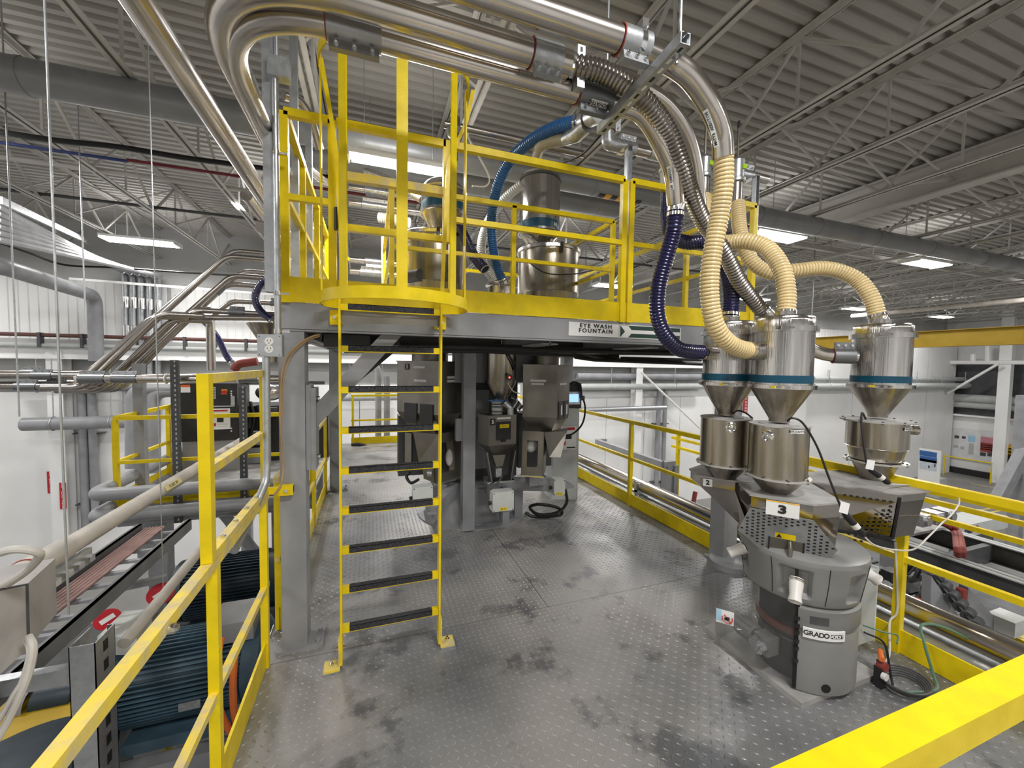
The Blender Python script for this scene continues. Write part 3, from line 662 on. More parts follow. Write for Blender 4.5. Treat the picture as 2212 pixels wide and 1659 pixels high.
# dark lower drum behind the shield
part('mixing_drum', MB().lathe([(0.0, 0.03), (0.20, 0.03), (0.20, 0.14), (0.195, 0.2), (0.195, 0.56), (0.0, 0.56)], (MC.x, MC.y, 0), n=36), BLKM, bl)
part('drum_ring', MB().lathe([(0.20, 0.285), (0.212, 0.29), (0.212, 0.325), (0.20, 0.33)], (MC.x, MC.y, 0), n=36, a0=fa - 1.7, a1=fa + 0.1), M('red_brown_band', (0.20, 0.06, 0.04), 0.4), bl)
part('drum_ring', MB().lathe([(0.20, 0.245), (0.21, 0.25), (0.21, 0.26), (0.20, 0.265)], (MC.x, MC.y, 0), n=36, a0=fa - 1.7, a1=fa + 0.1), SSM, bl)
# right hand grey cover (angles > split run anticlockwise seen from above: picture right)
cov = [(0.282, 0.035), (0.286, 0.06), (0.286, 0.34), (0.275, 0.37), (0.292, 0.40), (0.292, 0.50), (0.27, 0.515)]
cv = part('side_cover', MB().lathe(cov, (MC.x, MC.y, 0), n=40, a0=fa + 0.02, a1=fa + 2.6).lathe([(0.262, 0.035), (0.262, 0.515)], (MC.x, MC.y, 0), n=30, a0=fa + 0.02, a1=fa + 2.6), MGR, bl)
part('cover_edge', MB().box((0, 0, 0), (0.001, 0.001, 0.001)), BLK, bl) if False else None
e = Vector((math.cos(fa + 0.01), math.sin(fa + 0.01), 0))
part('hinge_strip', MB().bar(MC + e * 0.272 + Vector((0, 0, 0.04)), MC + e * 0.272 + Vector((0, 0, 0.51)), 0.018, 0.035, up=(e.x, e.y, 0)), BLK, bl, smooth=False)
for z in (0.20, 0.27, 0.31, 0.36, 0.40, 0.44):
    part('latch_clip', MB().bc(MC + e * 0.292 + Vector((0, 0, z)), (0.02, 0.02, 0.018)), BLKM, bl, smooth=False)
def on_cover(a, r, z): return Vector((MC.x + r * math.cos(a), MC.y + r * math.sin(a), z))
# recess and cable hole on the cover
def patch(a0, a1, z0, z1, r, mat, name, n=10):
    return part(name, MB().lathe([(r - 0.004, z0), (r, z0 + 0.003), (r, z1 - 0.003), (r - 0.004, z1)], (MC.x, MC.y, 0), n=n, a0=a0, a1=a1), mat, bl)
patch(fa + 0.20, fa + 0.50, 0.425, 0.475, 0.2935, GRYD, 'grip_recess')
ha = fa + 0.52; hn = Vector((math.cos(ha), math.sin(ha), 0))
part('cable_hole', MB().cyl(on_cover(ha, 0.28, 0.08), on_cover(ha, 0.2885, 0.08), 0.023, 18), BLK, bl)
# label
lb = patch(fa + 0.10, fa + 0.80, 0.345, 0.405, 0.2955, WHT, 'name_label', 14)
def curved_text(s, a0, z, size, mat, r, step, bold=0.0):
    for i, ch in enumerate(s):
        a = a0 + i * step; n = Vector((math.cos(a), math.sin(a), 0)); rt = Vector((-n.y, n.x, 0))
        lettering(ch, size, mat, bl, MC + n * r + Vector((0, 0, z)), rt, (0, 0, 1), bold=bold, name='label_letter', off=0.0006)
curved_text('GRADO', fa + 0.15, 0.376, 0.036, BLKM, 0.2958, 0.079, 0.0008)
patch(fa + 0.535, fa + 0.76, 0.361, 0.389, 0.2962, BLKM, 'label_block', 8)
curved_text('ADROIT', fa + 0.555, 0.375, 0.022, WHT, 0.2965, 0.038, 0.0004)
# clear shield with bulge over the gear motor on the left
sh = []
mb = MB(); nA, zs = 60, [0.06, 0.08, 0.11, 0.14, 0.17, 0.20, 0.23, 0.26, 0.28, 0.30, 0.32, 0.34, 0.37, 0.42, 0.47, 0.53]
V = []
for z in zs:
    for k in range(nA + 1):
        a = fa - 2.15 + (2.15 + 0.0) * k / nA
        b = math.exp(-((a - (fa - 1.08)) / 0.5) ** 2) * math.exp(-((z - 0.17) / 0.14) ** 4)
        r = 0.286 + 0.155 * min(1, b * 1.25)
        V.append((MC.x + r * math.cos(a), MC.y + r * math.sin(a), z))
F = [(i * (nA + 1) + k, i * (nA + 1) + k + 1, (i + 1) * (nA + 1) + k + 1, (i + 1) * (nA + 1) + k) for i in range(len(zs) - 1) for k in range(nA)]
shd = part('clear_shield', mb.add(V, F), SMK, bl, label='smoked clear plastic shield')
# sticker on the bulge
sa = fa - 1.34; sn = Vector((math.cos(sa), math.sin(sa), 0)); sc_ = at(1566, 1333, d=2.16)
nn = (CAM - sc_).normalized(); rt = Vector((0, 0, 1)).cross(nn).normalized(); rt2 = rt.normalized(); upv = Vector((0, 0, 1)) + rt * 0.15
part('warning_sticker', plate(sc_, rt2, upv, 0.085, 0.075, 0.001), WHT, bl, smooth=False)
c0 = sc_ + nn * 0.004 + rt2 * 0.012 - upv * 0.005
part('sticker_band', plate(sc_ + nn * 0.0025 - rt2 * 0.03 + upv * 0.005, rt2, upv, 0.022, 0.06, 0.0006), SKYP, bl, smooth=False)
part('no_reach_symbol', MB().ring(c0, nn, 0.024, 0.0028, 24, 5).bar(c0 - rt2 * 0.017 + upv * 0.017, c0 + rt2 * 0.017 - upv * 0.017, 0.005, 0.003, up=nn), RED, bl)
part('hand_symbol', MB().bc(c0 + rt2 * 0.002 - nn * 0.001, (0.014, 0.012, 0.016)).bc(c0 - rt2 * 0.008 - upv * 0.003 - nn * 0.001, (0.008, 0.008, 0.01)), BLKM, bl, smooth=False)
# gear motor inside the bulge
ga = fa - 0.66; gn = Vector((math.cos(ga), math.sin(ga), 0)); gt = Vector((-gn.y, gn.x, 0)); gp = MC + gn * 0.262 + Vector((0, 0, 0.20))
gm = part('gear_motor', MB().cyl(gp - gt * 0.16, gp - gt * 0.03, 0.055, 20).cyl(gp - gt * 0.20, gp - gt * 0.16, 0.05, 20).bc(gp + gt * 0.03, (0.09, 0.09, 0.10)), MGR, bl)
fm = MB()
for k in range(12):
    a = 2 * PI * k / 12; o_ = gn * (0.056 * math.cos(a)) + Vector((0, 0, 0.056 * math.sin(a))); fm.bar(gp - gt * 0.15 + o_, gp - gt * 0.05 + o_, 0.004, 0.012, up=o_)
part('cooling_fin', fm, MGR, gm, smooth=False)['kind'] = 'stuff'
gf = part('gearbox_flange', MB().cyl(gp + gt * 0.03 + gn * 0.04, gp + gt * 0.03 + gn * 0.075, 0.05, 8).cyl(gp + gt * 0.03 + gn * 0.075, gp + gt * 0.03 + gn * 0.085, 0.025, 18), ALU, bl)
for k in range(6):
    a = 2 * PI * k / 6; part('bolt', bolt(MB(), gp + gt * 0.03 + gn * 0.075 + gt * (0.037 * math.cos(a)) + Vector((0, 0, 0.037 * math.sin(a))), gn, 0.006, 0.006), CHR, gf)
0 and part('control_module', MB().bc(MC + fd * 0.24 - fr * 0.12 + Vector((0, 0, 0.45)), (0.06, 0.12, 0.08)), MGR, bl, smooth=False)
# collar
def col_r(z): return 0.292 + (z - 0.55) / 0.2 * 0.03
RECS = [(fa - 0.05, 0.27, 0.64, 0.085, 0.03), (fa + 0.98, 0.20, 0.63, 0.085, 0.03), (fa - 1.15, 0.22, 0.66, 0.07, 0.028)]
def sstep(x): x = max(0.0, min(1.0, x)); return x * x * (3 - 2 * x)
V = []; F = []; NA, prof = 220, [(0.24, 0.52), (0.285, 0.522)] + [(None, 0.53 + 0.0082 * i) for i in range(28)] + [(0.318, 0.772), (0.30, 0.785), (0.24, 0.80), (0.0005, 0.81)]
for (r0, z) in prof:
    for k in range(NA):
        a = 2 * PI * k / NA; r = r0
        if r is None:
            r = col_r(z)
            for (ra, hw, rz_, hz, dp) in RECS:
                da = abs((a - ra + PI) % (2 * PI) - PI); dz = abs(z - rz_); r -= dp * sstep((hw - da) / 0.07) * sstep((hz - dz) / 0.022)
        V.append((MC.x + r * math.cos(a), MC.y + r * math.sin(a), z))
F = [(i * NA + k, i * NA + (k + 1) % NA, (i + 1) * NA + (k + 1) % NA, (i + 1) * NA + k) for i in range(len(prof) - 1) for k in range(NA)]
ca = part('upper_collar', MB().add(V, F), MGR, bl)
for a in (fa - 0.42, fa + 0.42, fa - 1.3, fa + 1.25):
    pts = [(MC.x + (col_r(z) + 0.0005) * math.cos(a + math.sin((z - .52) * 12) * 0.015), MC.y + (col_r(z) + 0.0005) * math.sin(a + math.sin((z - .52) * 12) * 0.015), z) for z in (0.535, 0.60, 0.65, 0.70, 0.75)]
    part('collar_seam', MB().tube(pts, 0.002, 5), BLK, ca)
def spout(a, z, L=0.085, down=0.6, lever=True):
    n = Vector((math.cos(a), math.sin(a), 0)); p = MC + n * (col_r(z) - 0.02) + Vector((0, 0, z)); d = (n + Vector((0, 0, -down))).normalized()
    s = part('sampling_spout', MB().tube([p, p + d * 0.035, p + d * L * 0.75, p + d * L], [0.034, 0.034, 0.028, 0.033], 20, cap=False).tube([p, p + d * 0.03, p + d * L * 0.75, p + d * L], [0.030, 0.030, 0.024, 0.029], 20, cap=False), WPL, bl, label='white plastic spout')
    part('spout_clamp', MB().ring(p + d * 0.012, d, 0.037, 0.006, 22, 6), CHR, s)
    if lever: part('slide_lever', MB().bar(p + Vector((0, 0, 0.02)) + n * 0.02, p + Vector((0, 0, 0.075)) + n * 0.022, 0.016, 0.006, up=n), BLK, s, smooth=False)
spout(fa - 0.03, 0.655, 0.125, 1.1); spout(fa - 1.12, 0.70, 0.11, 0.5, False); spout(fa + 1.8, 0.66, 0.1, 0.6, False)

# ---- trays
def atp(px, py, P, n):
    r = ray(px, py); t = (P - CAM).dot(n) / r.dot(n); return CAM + r * t
def V3(p, z): return [Vector((a, b, z)) for a, b in p]
TF = [(2.16, 1.82), (2.047, 1.649), (2.226, 1.429), (2.412, 1.409), (2.64, 1.74)]
BF = [(2.30, 1.80), (2.152, 1.624), (2.30, 1.46), (2.45, 1.45), (2.58, 1.70)]
tr = part('feed_tray', MB().loft(V3(BF, 0.77), V3(TF, 1.0)).loft(V3(TF, 1.0), V3(TF, 1.075)), SSB, bl, label='polished front tray', smooth=False)
part('tray_lid', MB().prism(V3([(2.165, 1.835), (2.035, 1.65), (2.222, 1.418), (2.42, 1.398), (2.65, 1.75)], 1.075), (0, 0, 0.009)), DUST, tr, label='dusty flat lid', smooth=False)
TA = [(2.137, 2.20), (2.07, 2.05), (2.196, 1.886), (2.30, 1.80), (2.50, 1.80), (2.62, 2.1), (2.45, 2.32)]
BA = [(2.30, 1.93), (2.25, 1.88), (2.26, 1.83), (2.34, 1.76), (2.45, 1.72), (2.56, 1.78), (2.48, 1.92)]
tr = part('feed_tray', MB().loft(V3(BA, 0.79), V3(TA, 1.02)).loft(V3(TA, 1.02), V3(TA, 1.075)), SSB, bl, label='polished rear left tray', smooth=False)
part('tray_lid', MB().prism(V3([(2.13, 2.21), (2.06, 2.05), (2.19, 1.876), (2.30, 1.79), (2.51, 1.79), (2.63, 2.1), (2.45, 2.335)], 1.075), (0, 0, 0.009)), DUST, tr, label='dusty flat lid', smooth=False)
q = at(1515, 1050, x=2.065); n = Vector((-0.77, -0.63, 0))
part('number_plate', plate(Vector((2.10, 2.01, 1.045)) + n * 0.006, (0.63, -0.77, 0), (0, 0, 1), 0.055, 0.05, 0.002), WHT, tr, smooth=False)
lettering('2', 0.042, BLKM, tr, Vector((2.10, 2.01, 1.045)) + n * 0.008, (0.63, -0.77, 0), (0, 0, 1), bold=0.002)
TC = [(2.645, 1.745), (2.911, 1.403), (3.151, 1.383), (3.39, 1.53), (3.18, 1.85), (2.75, 1.90)]
BC_ = [(2.63, 1.70), (2.93, 1.44), (3.12, 1.42), (3.27, 1.53), (3.05, 1.76), (2.74, 1.83)]
tr = part('feed_tray', MB().loft(V3(BC_, 0.80), V3([(2.64, 1.74), (2.90, 1.405), (3.13, 1.385), (3.36, 1.53), (3.16, 1.84), (2.75, 1.89)], 1.03)).loft(V3([(2.64, 1.74), (2.90, 1.405), (3.13, 1.385), (3.36, 1.53), (3.16, 1.84), (2.75, 1.89)], 1.03), V3(TC, 1.075)), SSB, bl, label='polished right tray', smooth=False)
part('tray_lid', MB().prism(V3([(2.635, 1.75), (2.905, 1.393), (3.16, 1.372), (3.405, 1.53), (3.185, 1.865), (2.745, 1.915)], 1.075), (0, 0, 0.009)), DUST, tr, label='dusty flat lid', smooth=False)
# perforated panel on the front tray
P1, P2, Q = Vector((2.044, 1.646, 1.012)), Vector((2.223, 1.426, 1.012)), at(1708, 1205, d=2.235)
pn = (P2 - P1).cross(Q - P1).normalized()
if pn.dot(CAM - P1) < 0: pn = -pn
poly = [atp(x, y, P1, pn) for x, y in ((1620, 1095), (1757, 1123), (1810, 1187), (1800, 1197), (1762, 1213), (1655, 1196), (1594, 1143))]
pp = part('perforated_panel', MB().prism([p + pn * 0.004 for p in poly], pn * 0.003), M('galvanized_sheet', (0.34, 0.35, 0.36), 0.42, 0.5, var=0.1, scale=8), bl, smooth=False)
m = MB(); ux = (P2 - P1).normalized(); uy = pn.cross(ux).normalized(); uy = -uy if uy.z > 0 else uy
def inside(p2, pl):
    c = False; n = len(pl)
    for i in range(n):
        a, b = pl[i], pl[(i + 1) % n]
        if (a[1] > p2[1]) != (b[1] > p2[1]) and p2[0] < (b[0] - a[0]) * (p2[1] - a[1]) / (b[1] - a[1]) + a[0]: c = not c
    return c
pxp = [(1623, 1100), (1755, 1128), (1806, 1188), (1762, 1206), (1657, 1190), (1599, 1143)]; ngood = 0
for i in range(-3, 17):
    for j in range(0, 16):
        c = P1 + ux * (0.012 + i * 0.0262) + uy * (0.018 + j * 0.0205 + (0.010 if i % 2 else 0)) + pn * 0.0072
        l = ROT.transposed() @ (c - CAM); px = 1106 + FPX * l.x / -l.z; py = 829.5 - FPX * l.y / -l.z
        if inside((px, py), pxp) and not (1657 < px < 1738 and py > 1138) and not (1668 < px < 1712 and 1140 < py < 1165):
            m.hexa([c + ux * (a * 0.0065) + uy * (b * 0.0045) + pn * k for k in (0, 0.0004) for a, b in ((-1, -1), (1, -1), (1, 1), (-1, 1))])
part('slot', m, BLK, pp, smooth=False)['kind'] = 'stuff'
c = atp(1696, 1157, P1, pn) + pn * 0.0085
ws = part('warning_label', plate(c, ux, -uy, 0.095, 0.033, 0.001), YEL, pp, smooth=False)
m = MB().prism([c - ux * 0.042 + uy * 0.012 + pn * 0.0015, c - ux * 0.014 + uy * 0.012 + pn * 0.0015, c - ux * 0.028 - uy * 0.011 + pn * 0.0015], pn * 0.0004)
part('warning_triangle', m, BLKM, pp, smooth=False)
# solenoid pocket with sensor barrel
c = atp(1697, 1182, P1, pn) + pn * 0.006
part('gate_pocket', plate(c, ux, -uy, 0.155, 0.105, 0.004), SSM, bl, smooth=False)
m = MB()
for a, b, w2, h2 in ((-0.08, 0, 0.007, 0.11), (0.08, 0, 0.007, 0.11), (0, 0.054, 0.165, 0.007)): m.add(plate(c + ux * a + uy * b + pn * 0.003, ux, -uy, w2, h2, 0.01).v, plate(c, ux, -uy, w2, h2, 0.01).f)
part('pocket_frame', m, BLKM, bl, smooth=False)
s0 = atp(1706, 1170, P1, pn) + pn * 0.01
sp = part('sensor_barrel', MB().tube([s0, s0 + pn * 0.035 + uy * 0.012, s0 + pn * 0.05 + uy * 0.05], [0.013, 0.013, 0.011], 14), SSM, bl)
part('sensor_lead', MB().tube(catmull([s0 + pn * 0.05 + uy * 0.05, s0 + pn * 0.055 + uy * 0.075, s0 + pn * 0.05 + uy * 0.10 + ux * 0.02, s0 + pn * 0.05 + uy * 0.09 + ux * 0.055, s0 + pn * 0.04 + uy * 0.055 + ux * 0.06], 6), 0.003, 6), WCAB, bl)
# number 3 sign
c = at(1690, 1099, x=2.13); nf = Vector((-0.78, -0.63, 0)); rf = Vector((0.631, -0.776, 0)); cs = Vector((2.135, 1.538, 1.035)) + nf * 0.01
cs = at(1690, 1100, d=2.145)
ns = part('number_sign', plate(cs, rf, (0, 0, 1), 0.15, 0.08, 0.003), WHT, bl, smooth=False, label='white sign with a black 3 and orange top edge')
part('sign_edge', plate(cs + Vector((0, 0, 0.037)) + nf * 0.003, rf, (0, 0, 1), 0.15, 0.006, 0.0008), GOLD, ns, smooth=False)
lettering('3', 0.06, BLKM, bl, cs + nf * 0.003 - Vector((0, 0, 0.003)), rf, (0, 0, 1), bold=0.003, sx=1.35)
# perforations on the right tray
P1c, P2c = Vector((2.64, 1.74, 1.03)), Vector((2.90, 1.405, 1.03)); Qc = (Vector((2.63, 1.70, 0.80)) + Vector((2.93, 1.44, 0.80))) / 2
nc = (P2c - P1c).cross(Qc - P1c).normalized(); nc = -nc if nc.dot(CAM - P1c) < 0 else nc
uc = (P2c - P1c).normalized(); vc = nc.cross(uc).normalized(); vc = -vc if vc.z > 0 else vc
m = MB()
pc = [(1822, 1062), (1930, 1076), (1928, 1150), (1880, 1168), (1822, 1178)]
for i in range(0, 18):
    for j in range(0, 12):
        c = P1c + uc * (0.01 + i * 0.030) + vc * (0.0 + j * 0.030) + nc * 0.003
        l = ROT.transposed() @ (c - CAM); px = 1106 + FPX * l.x / -l.z; py = 829.5 - FPX * l.y / -l.z
        if inside((px, py), pc): m.hexa([c + uc * (a * 0.0075) + vc * (b * 0.006) + nc * k for k in (0, 0.0004) for a, b in ((-1, -1), (1, -1), (1, 1), (-1, 1))])
part('slot', m, BLKM, tr, smooth=False)['kind'] = 'stuff'
part('rubber_seal', MB().bar(Vector((2.935, 1.43, 0.80)), Vector((2.908, 1.395, 1.06)), 0.014, 0.012, up=nc).bar(Vector((2.63, 1.69, 0.80)), Vector((2.935, 1.43, 0.80)), 0.014, 0.012, up=nc), BLK, tr, smooth=False)
# control box at the back right, pneumatic unit and cables
cb = thing('control_box', 'light grey control box behind the blender machine', 'control box', (2.9, 1.85, 0.15))
a_, b_ = at(1862, 1262, d=2.5), at(1862, 1440, d=2.5)
part('housing', MB().box((2.83, 1.52, 0.10), (2.99, 1.86, 0.56)), CABG, cb, smooth=False)
part('door', MB().box((2.99, 1.52, 0.09), (3.0, 1.86, 0.57)), BOXG, cb, smooth=False)
ar = thing('air_regulator', 'small air regulator with red knob and gauge at the foot of the blender', 'regulator', (2.74, 1.36, 0.0))
part('regulator_body', MB().box((2.71, 1.33, 0.0), (2.75, 1.37, 0.12)).cyl((2.73, 1.35, 0.12), (2.73, 1.35, 0.15), 0.018, 12), BLKM, ar)
part('knob', MB().cyl((2.73, 1.32, 0.13), (2.73, 1.36, 0.13), 0.024, 14), REDD, ar)
part('gauge', MB().cyl((2.715, 1.31, 0.085), (2.715, 1.33, 0.085), 0.02, 16), WPL, ar)
part('coupling', MB().cyl((2.70, 1.33, 0.18), (2.76, 1.37, 0.19), 0.014, 10), ORG, ar)
cab = lambda name, label, pts, r, mat, cat='cable', **k: single(name, label, cat, MB().tube(catmull(pts, 8), r, 6), mat, **k)
m = MB()
for k in range(5):
    P = [Vector((2.86 + 0.10 * math.cos(a * PI / 6) * (1 + 0.08 * k), 1.30 + 0.075 * math.sin(a * PI / 6) * (1 + 0.1 * k), 0.012 + 0.009 * k)) for a in range(13)]
    m.tube(catmull(P, 4), 0.006, 6)
single('coiled_cable', 'loose coil of dark cable on the deck right of the blender', 'cable', m, GRYD, kind=None)
cab('hose_line', 'green air hose looping from the coil over the kick plate', [(2.80, 1.27, 0.01), (2.98, 1.22, 0.015), (3.05, 1.26, 0.05), (3.08, 1.32, 0.19), (3.14, 1.36, 0.27), (3.28, 1.28, 0.25), (3.5, 1.1, 0.1)], 0.008, GREEN)
cab('air_tube', 'thin green tube curling out of the control box', [(2.84, 1.50, 0.24), (2.92, 1.44, 0.22), (3.02, 1.42, 0.19), (2.98, 1.40, 0.16)], 0.005, GREEN)
cab('cable', 'cream cord tied down the guardrail post behind the blender', [at(1934, 1172, x=3.14), at(1937, 1240, x=3.15), at(1938, 1320, x=3.15), at(1922, 1345, x=3.1), (2.95, 1.42, 0.07), (2.88, 1.45, 0.03)], 0.006, WCAB)
cab('dark_cable', 'black cable looping out of the blender side', [(2.70, 1.42, 0.28), (2.77, 1.36, 0.24), (2.78, 1.33, 0.1), (2.76, 1.30, 0.02)], 0.006, BLK)

# ================================================================== RECEIVERS AND HOPPERS ON THE BLENDER
def receiver(loc, label, r=0.15, group='vacuum receivers over the blender'):
    t = thing('vacuum_receiver', label, 'vacuum receiver', (loc[0], loc[1], 1.505), group)
    c = (loc[0], loc[1], 0)
    part('lid', MB().lathe([(0, 2.098), (r * 0.93, 2.096), (r * 0.975, 2.088), (r - .001, 2.07), (r - .001, 2.03)], c, n=40), SS, t)
    k = part('clamp_ring', MB().lathe([(r, 2.006), (r + 0.018, 2.006), (r + 0.018, 2.036), (r, 2.036)], c, n=40), SS, t)
    d = (CAM - Vector((loc[0], loc[1], 1.8))); d.z = 0; d.normalize(); s = Vector((-d.y, d.x, 0)); lp = Vector((loc[0], loc[1], 2.023)) + d * (r + 0.022)
    part('latch', MB().bc(lp - s * 0.02, (0.012, 0.03, 0.016)).tube([lp - s * 0.03, lp + s * 0.05 + d * 0.005], 0.005, 6).bc(lp + s * 0.03, (0.014, 0.014, 0.012)), CHR, k)
    part('body', MB().lathe([(r, 2.012), (r, 1.765)], c, n=40).lathe([(r - 0.01, 1.72), (r - 0.01, 1.77)], c, n=12), SS, t)
    part('coloured_band', MB().lathe([(r, 1.765), (r + 0.002, 1.765), (r + 0.002, 1.722), (r, 1.722)], c, n=40), TEAL, t, label='teal blue band')
    part('body_rim', MB().lathe([(r, 1.722), (r, 1.712)], c, n=40), SS, t)
    k = part('clamp_ring', MB().lathe([(r, 1.69), (r + 0.02, 1.69), (r + 0.02, 1.712), (r, 1.712)], c, n=40), SS, t)
    lp = Vector((loc[0], loc[1], 1.701)) + d * (r + 0.026)
    part('latch', MB().bc(lp + s * 0.01, (0.012, 0.03, 0.016)).tube([lp - s * 0.05, lp + s * 0.06], 0.005, 6).bc(lp + s * 0.045, (0.014, 0.02, 0.012)), CHR, k)
    part('latch_tag', MB().bc(lp - s * 0.035 + d * 0.004, (0.01, 0.028, 0.012)), YEL, k, smooth=False)
    part('cone', MB().lathe([(r + 0.004, 1.69), (0.052, 1.512), (0.052, 1.495)], c, n=40), SSD, t)
    return t
def nozzle(t, p, q, r): part('inlet_nozzle', MB().cyl(p, q, r, 22), SS, t)
RF, RA, RC = (2.235, 1.645), (2.19, 1.97), (3.145, 1.65)
tF = receiver(RF, 'front middle stainless receiver with two tan hoses and teal band')
tA = receiver(RA, 'left rear stainless receiver fed by the navy hoses')
tC = receiver(RC, 'right stainless receiver standing apart with a tan hose on top')
def hopper(loc, label, r=0.148, wide=False):
    t = thing('glass_hopper', label, 'hopper', (loc[0], loc[1], 1.086), 'small hoppers on the blender trays'); c = (loc[0], loc[1], 0)
    if not wide:
        part('drum', MB().lathe([(r, 1.478), (r, 1.185)], c, n=40), SSD, t)
        part('drum_lid', MB().lathe([(0.0, 1.486), (0.10, 1.486), (0.102, 1.482), (r + 0.004, 1.482), (r + 0.004, 1.476)], c, n=40), DUST, t, label='dusty lid')
        zf = 1.18; fr_ = r + 0.02
        part('cone', MB().lathe([(r - 0.005, 1.176), (0.072, 1.086)], c, n=40), SSD, t)
    else:
        part('drum', MB().lathe([(r + 0.012, 1.472), (r + 0.012, 1.30), (r, 1.29), (r - 0.02, 1.21)], c, n=40), SSD, t)
        part('weld_seam', MB().ring((loc[0], loc[1], 1.30), (0, 0, 1), r + 0.012, 0.0025, 40, 5), CHR, t)
        lid = part('drum_lid', MB().lathe([(0.0, 1.482), (0.09, 1.482), (0.092, 1.476), (r + 0.045, 1.476), (r + 0.045, 1.468)], c, n=44), DUST, t, label='wide dusty flange lid')
        for k in range(10): part('bolt', bolt(MB(), (loc[0] + (r + 0.032) * math.cos(k * PI / 5), loc[1] + (r + 0.032) * math.sin(k * PI / 5), 1.462), (0, 0, 1), 0.006, 0.02), GRYD, lid)
        zf = 1.205; fr_ = r + 0.018
        part('cone', MB().lathe([(r - 0.022, 1.203), (0.075, 1.086)], c, n=40), SSD, t)
    f = part('bolted_flange', MB().lathe([(r - 0.01, zf - 0.004), (fr_, zf - 0.004), (fr_, zf + 0.004), (r - 0.01, zf + 0.004)], c, n=40), M('bare_flange_steel', (0.62, 0.61, 0.59), 0.4, 0.6), t)
    for k in range(8):
        a = k * PI / 4 + 0.2; part('bolt', bolt(MB(), (loc[0] + (fr_ - 0.009) * math.cos(a), loc[1] + (fr_ - 0.009) * math.sin(a), zf - 0.012), (0, 0, 1), 0.006, 0.022), GRYD, f)
    return t
hF = hopper(RF, 'front hopper with a round sight glass below the middle receiver')
hA = hopper(RA, 'hopper with a round sight glass below the left rear receiver')
hC = hopper(RC, 'wide flanged hopper below the right receiver', wide=True)
def oncyl(px, py, loc, R):
    r = ray(px, py); a = r.x ** 2 + r.y ** 2; b = -2 * (r.x * loc[0] + r.y * loc[1]); c = loc[0] ** 2 + loc[1] ** 2 - R * R; D = b * b - 4 * a * c
    return CAM + r * ((-b - math.sqrt(max(0, D))) / (2 * a))
def sight(t, loc, px, py, r=0.148):
    p = oncyl(px, py, loc, r); n = Vector((p.x - loc[0], p.y - loc[1], 0)).normalized(); p0 = Vector((loc[0], loc[1], p.z)) + n * (r - 0.005)
    s = part('sight_glass', MB().cyl(p0, p0 + n * 0.012, 0.034, 8).lathe([(0.032, 0.012), (0.032, 0.02), (0.024, 0.024), (0.018, 0.022)], p0, n, 24), CHR, t)
    part('lens', MB().lathe([(0.019, 0.02), (0.012, 0.026), (0, 0.028)], p0, n, 20), M('sight_lens', (0.5, 0.5, 0.47), 0.06, 0.6), s)
sight(hF, RF, 1660, 942); sight(hA, RA, 1579, 923)
part('side_port', MB().cyl((RC[0] + 0.12, RC[1] - 0.1, 1.42), (RC[0] + 0.165, RC[1] - 0.13, 1.42), 0.03, 18), SSD, hC)
def hopper_label(t, loc, px, py, s):
    R = 0.1495 if loc is not RC else 0.1615; p = oncyl(px, py, loc, R); n = Vector((p.x - loc[0], p.y - loc[1], 0)).normalized(); rt = Vector((-n.y, n.x, 0))
    part('text_label', plate(p, rt, (0, 0, 1), 0.075, 0.019, 0.002), WHT, t, smooth=False)
    lettering(s, 0.0125, BLKM, t, p + n * 0.0015, rt, (0, 0, 1), bold=0.0002, off=0.0008)
hopper_label(hF, RF, 1722, 933, 'EXT. A MATTE'); hopper_label(hC, RC, 1962, 927, 'EXT. A UV')

# ---- level sensors with black cables and paper tags
def sensor(name, label, path, d, barrel_from):
    t = thing(name, label, 'sensor', at(*path[0], d=d[0]))
    pts = [at(x, y, d=q) for (x, y), q in zip(path, d)]
    cp = catmull(pts, 8); part('sensor_cable', MB().tube(cp, 0.0055, 8), BLK, t)
    a, b = pts[-1], at(*barrel_from[0], d=barrel_from[1]); u = (b - a).normalized(); L = (b - a).length
    bb_ = part('sensor_barrel', MB().tube([a, a + u * L * 0.06, a + u * L * 0.1, b - u * L * 0.08, b], [0.008, 0.014, 0.0165, 0.0165, 0.011], 14), BLK, t)
    part('white_band', MB().tube([a + u * L * 0.5, a + u * L * 0.68], 0.0172, 14), WPL, bb_)
    k = at(path[-1][0] + (6 if name == 'x' else 2), path[-1][1] - 8, d=d[-1] - 0.03); q = (CAM - k).normalized(); rr_ = q.cross(Vector((0.25, 0, 1))).normalized() * -1
    part('paper_tag', plate(k, rr_, Vector((0.3, 0, 1)), 0.034, 0.055, 0.001), WHT, t, smooth=False)
    return t
sensor('level_sensor', 'black level sensor on a long arched cable in front of the number 3 tray', [(1700, 910), (1712, 903), (1735, 915), (1765, 965), (1790, 1030), (1812, 1085), (1822, 1105)], [2.14, 2.12, 2.1, 2.08, 2.05, 2.02, 2.0], ((1866, 1158), 1.98))
sensor('level_sensor', 'black level sensor hanging in front of the right wide hopper', [(1870, 905), (1862, 892), (1861, 920), (1866, 960), (1872, 1000), (1878, 1012)], [2.42, 2.38, 2.36, 2.34, 2.32, 2.31], ((1920, 1044), 2.30))
cab('cable', 'thin grey cord sweeping from the front sensor to the right', [at(1866, 1158, d=1.98), at(1890, 1178, d=2.0), at(1935, 1188, d=2.1), at(1975, 1186, d=2.2), at(2005, 1160, d=2.3), at(2035, 1130, d=2.4), at(2055, 1112, d=2.5), at(2072, 1085, d=2.6), at(2060, 1060, d=2.6), at(2000, 1050, d=2.55), at(1925, 1046, d=2.4)], 0.0045, WCAB)
cab('sensor_cable', 'short black cable arching between the two left hoppers', [at(1583, 893, d=2.55), at(1595, 887, d=2.45), at(1612, 893, d=2.38), at(1625, 903, d=2.32)], 0.0055, BLK)

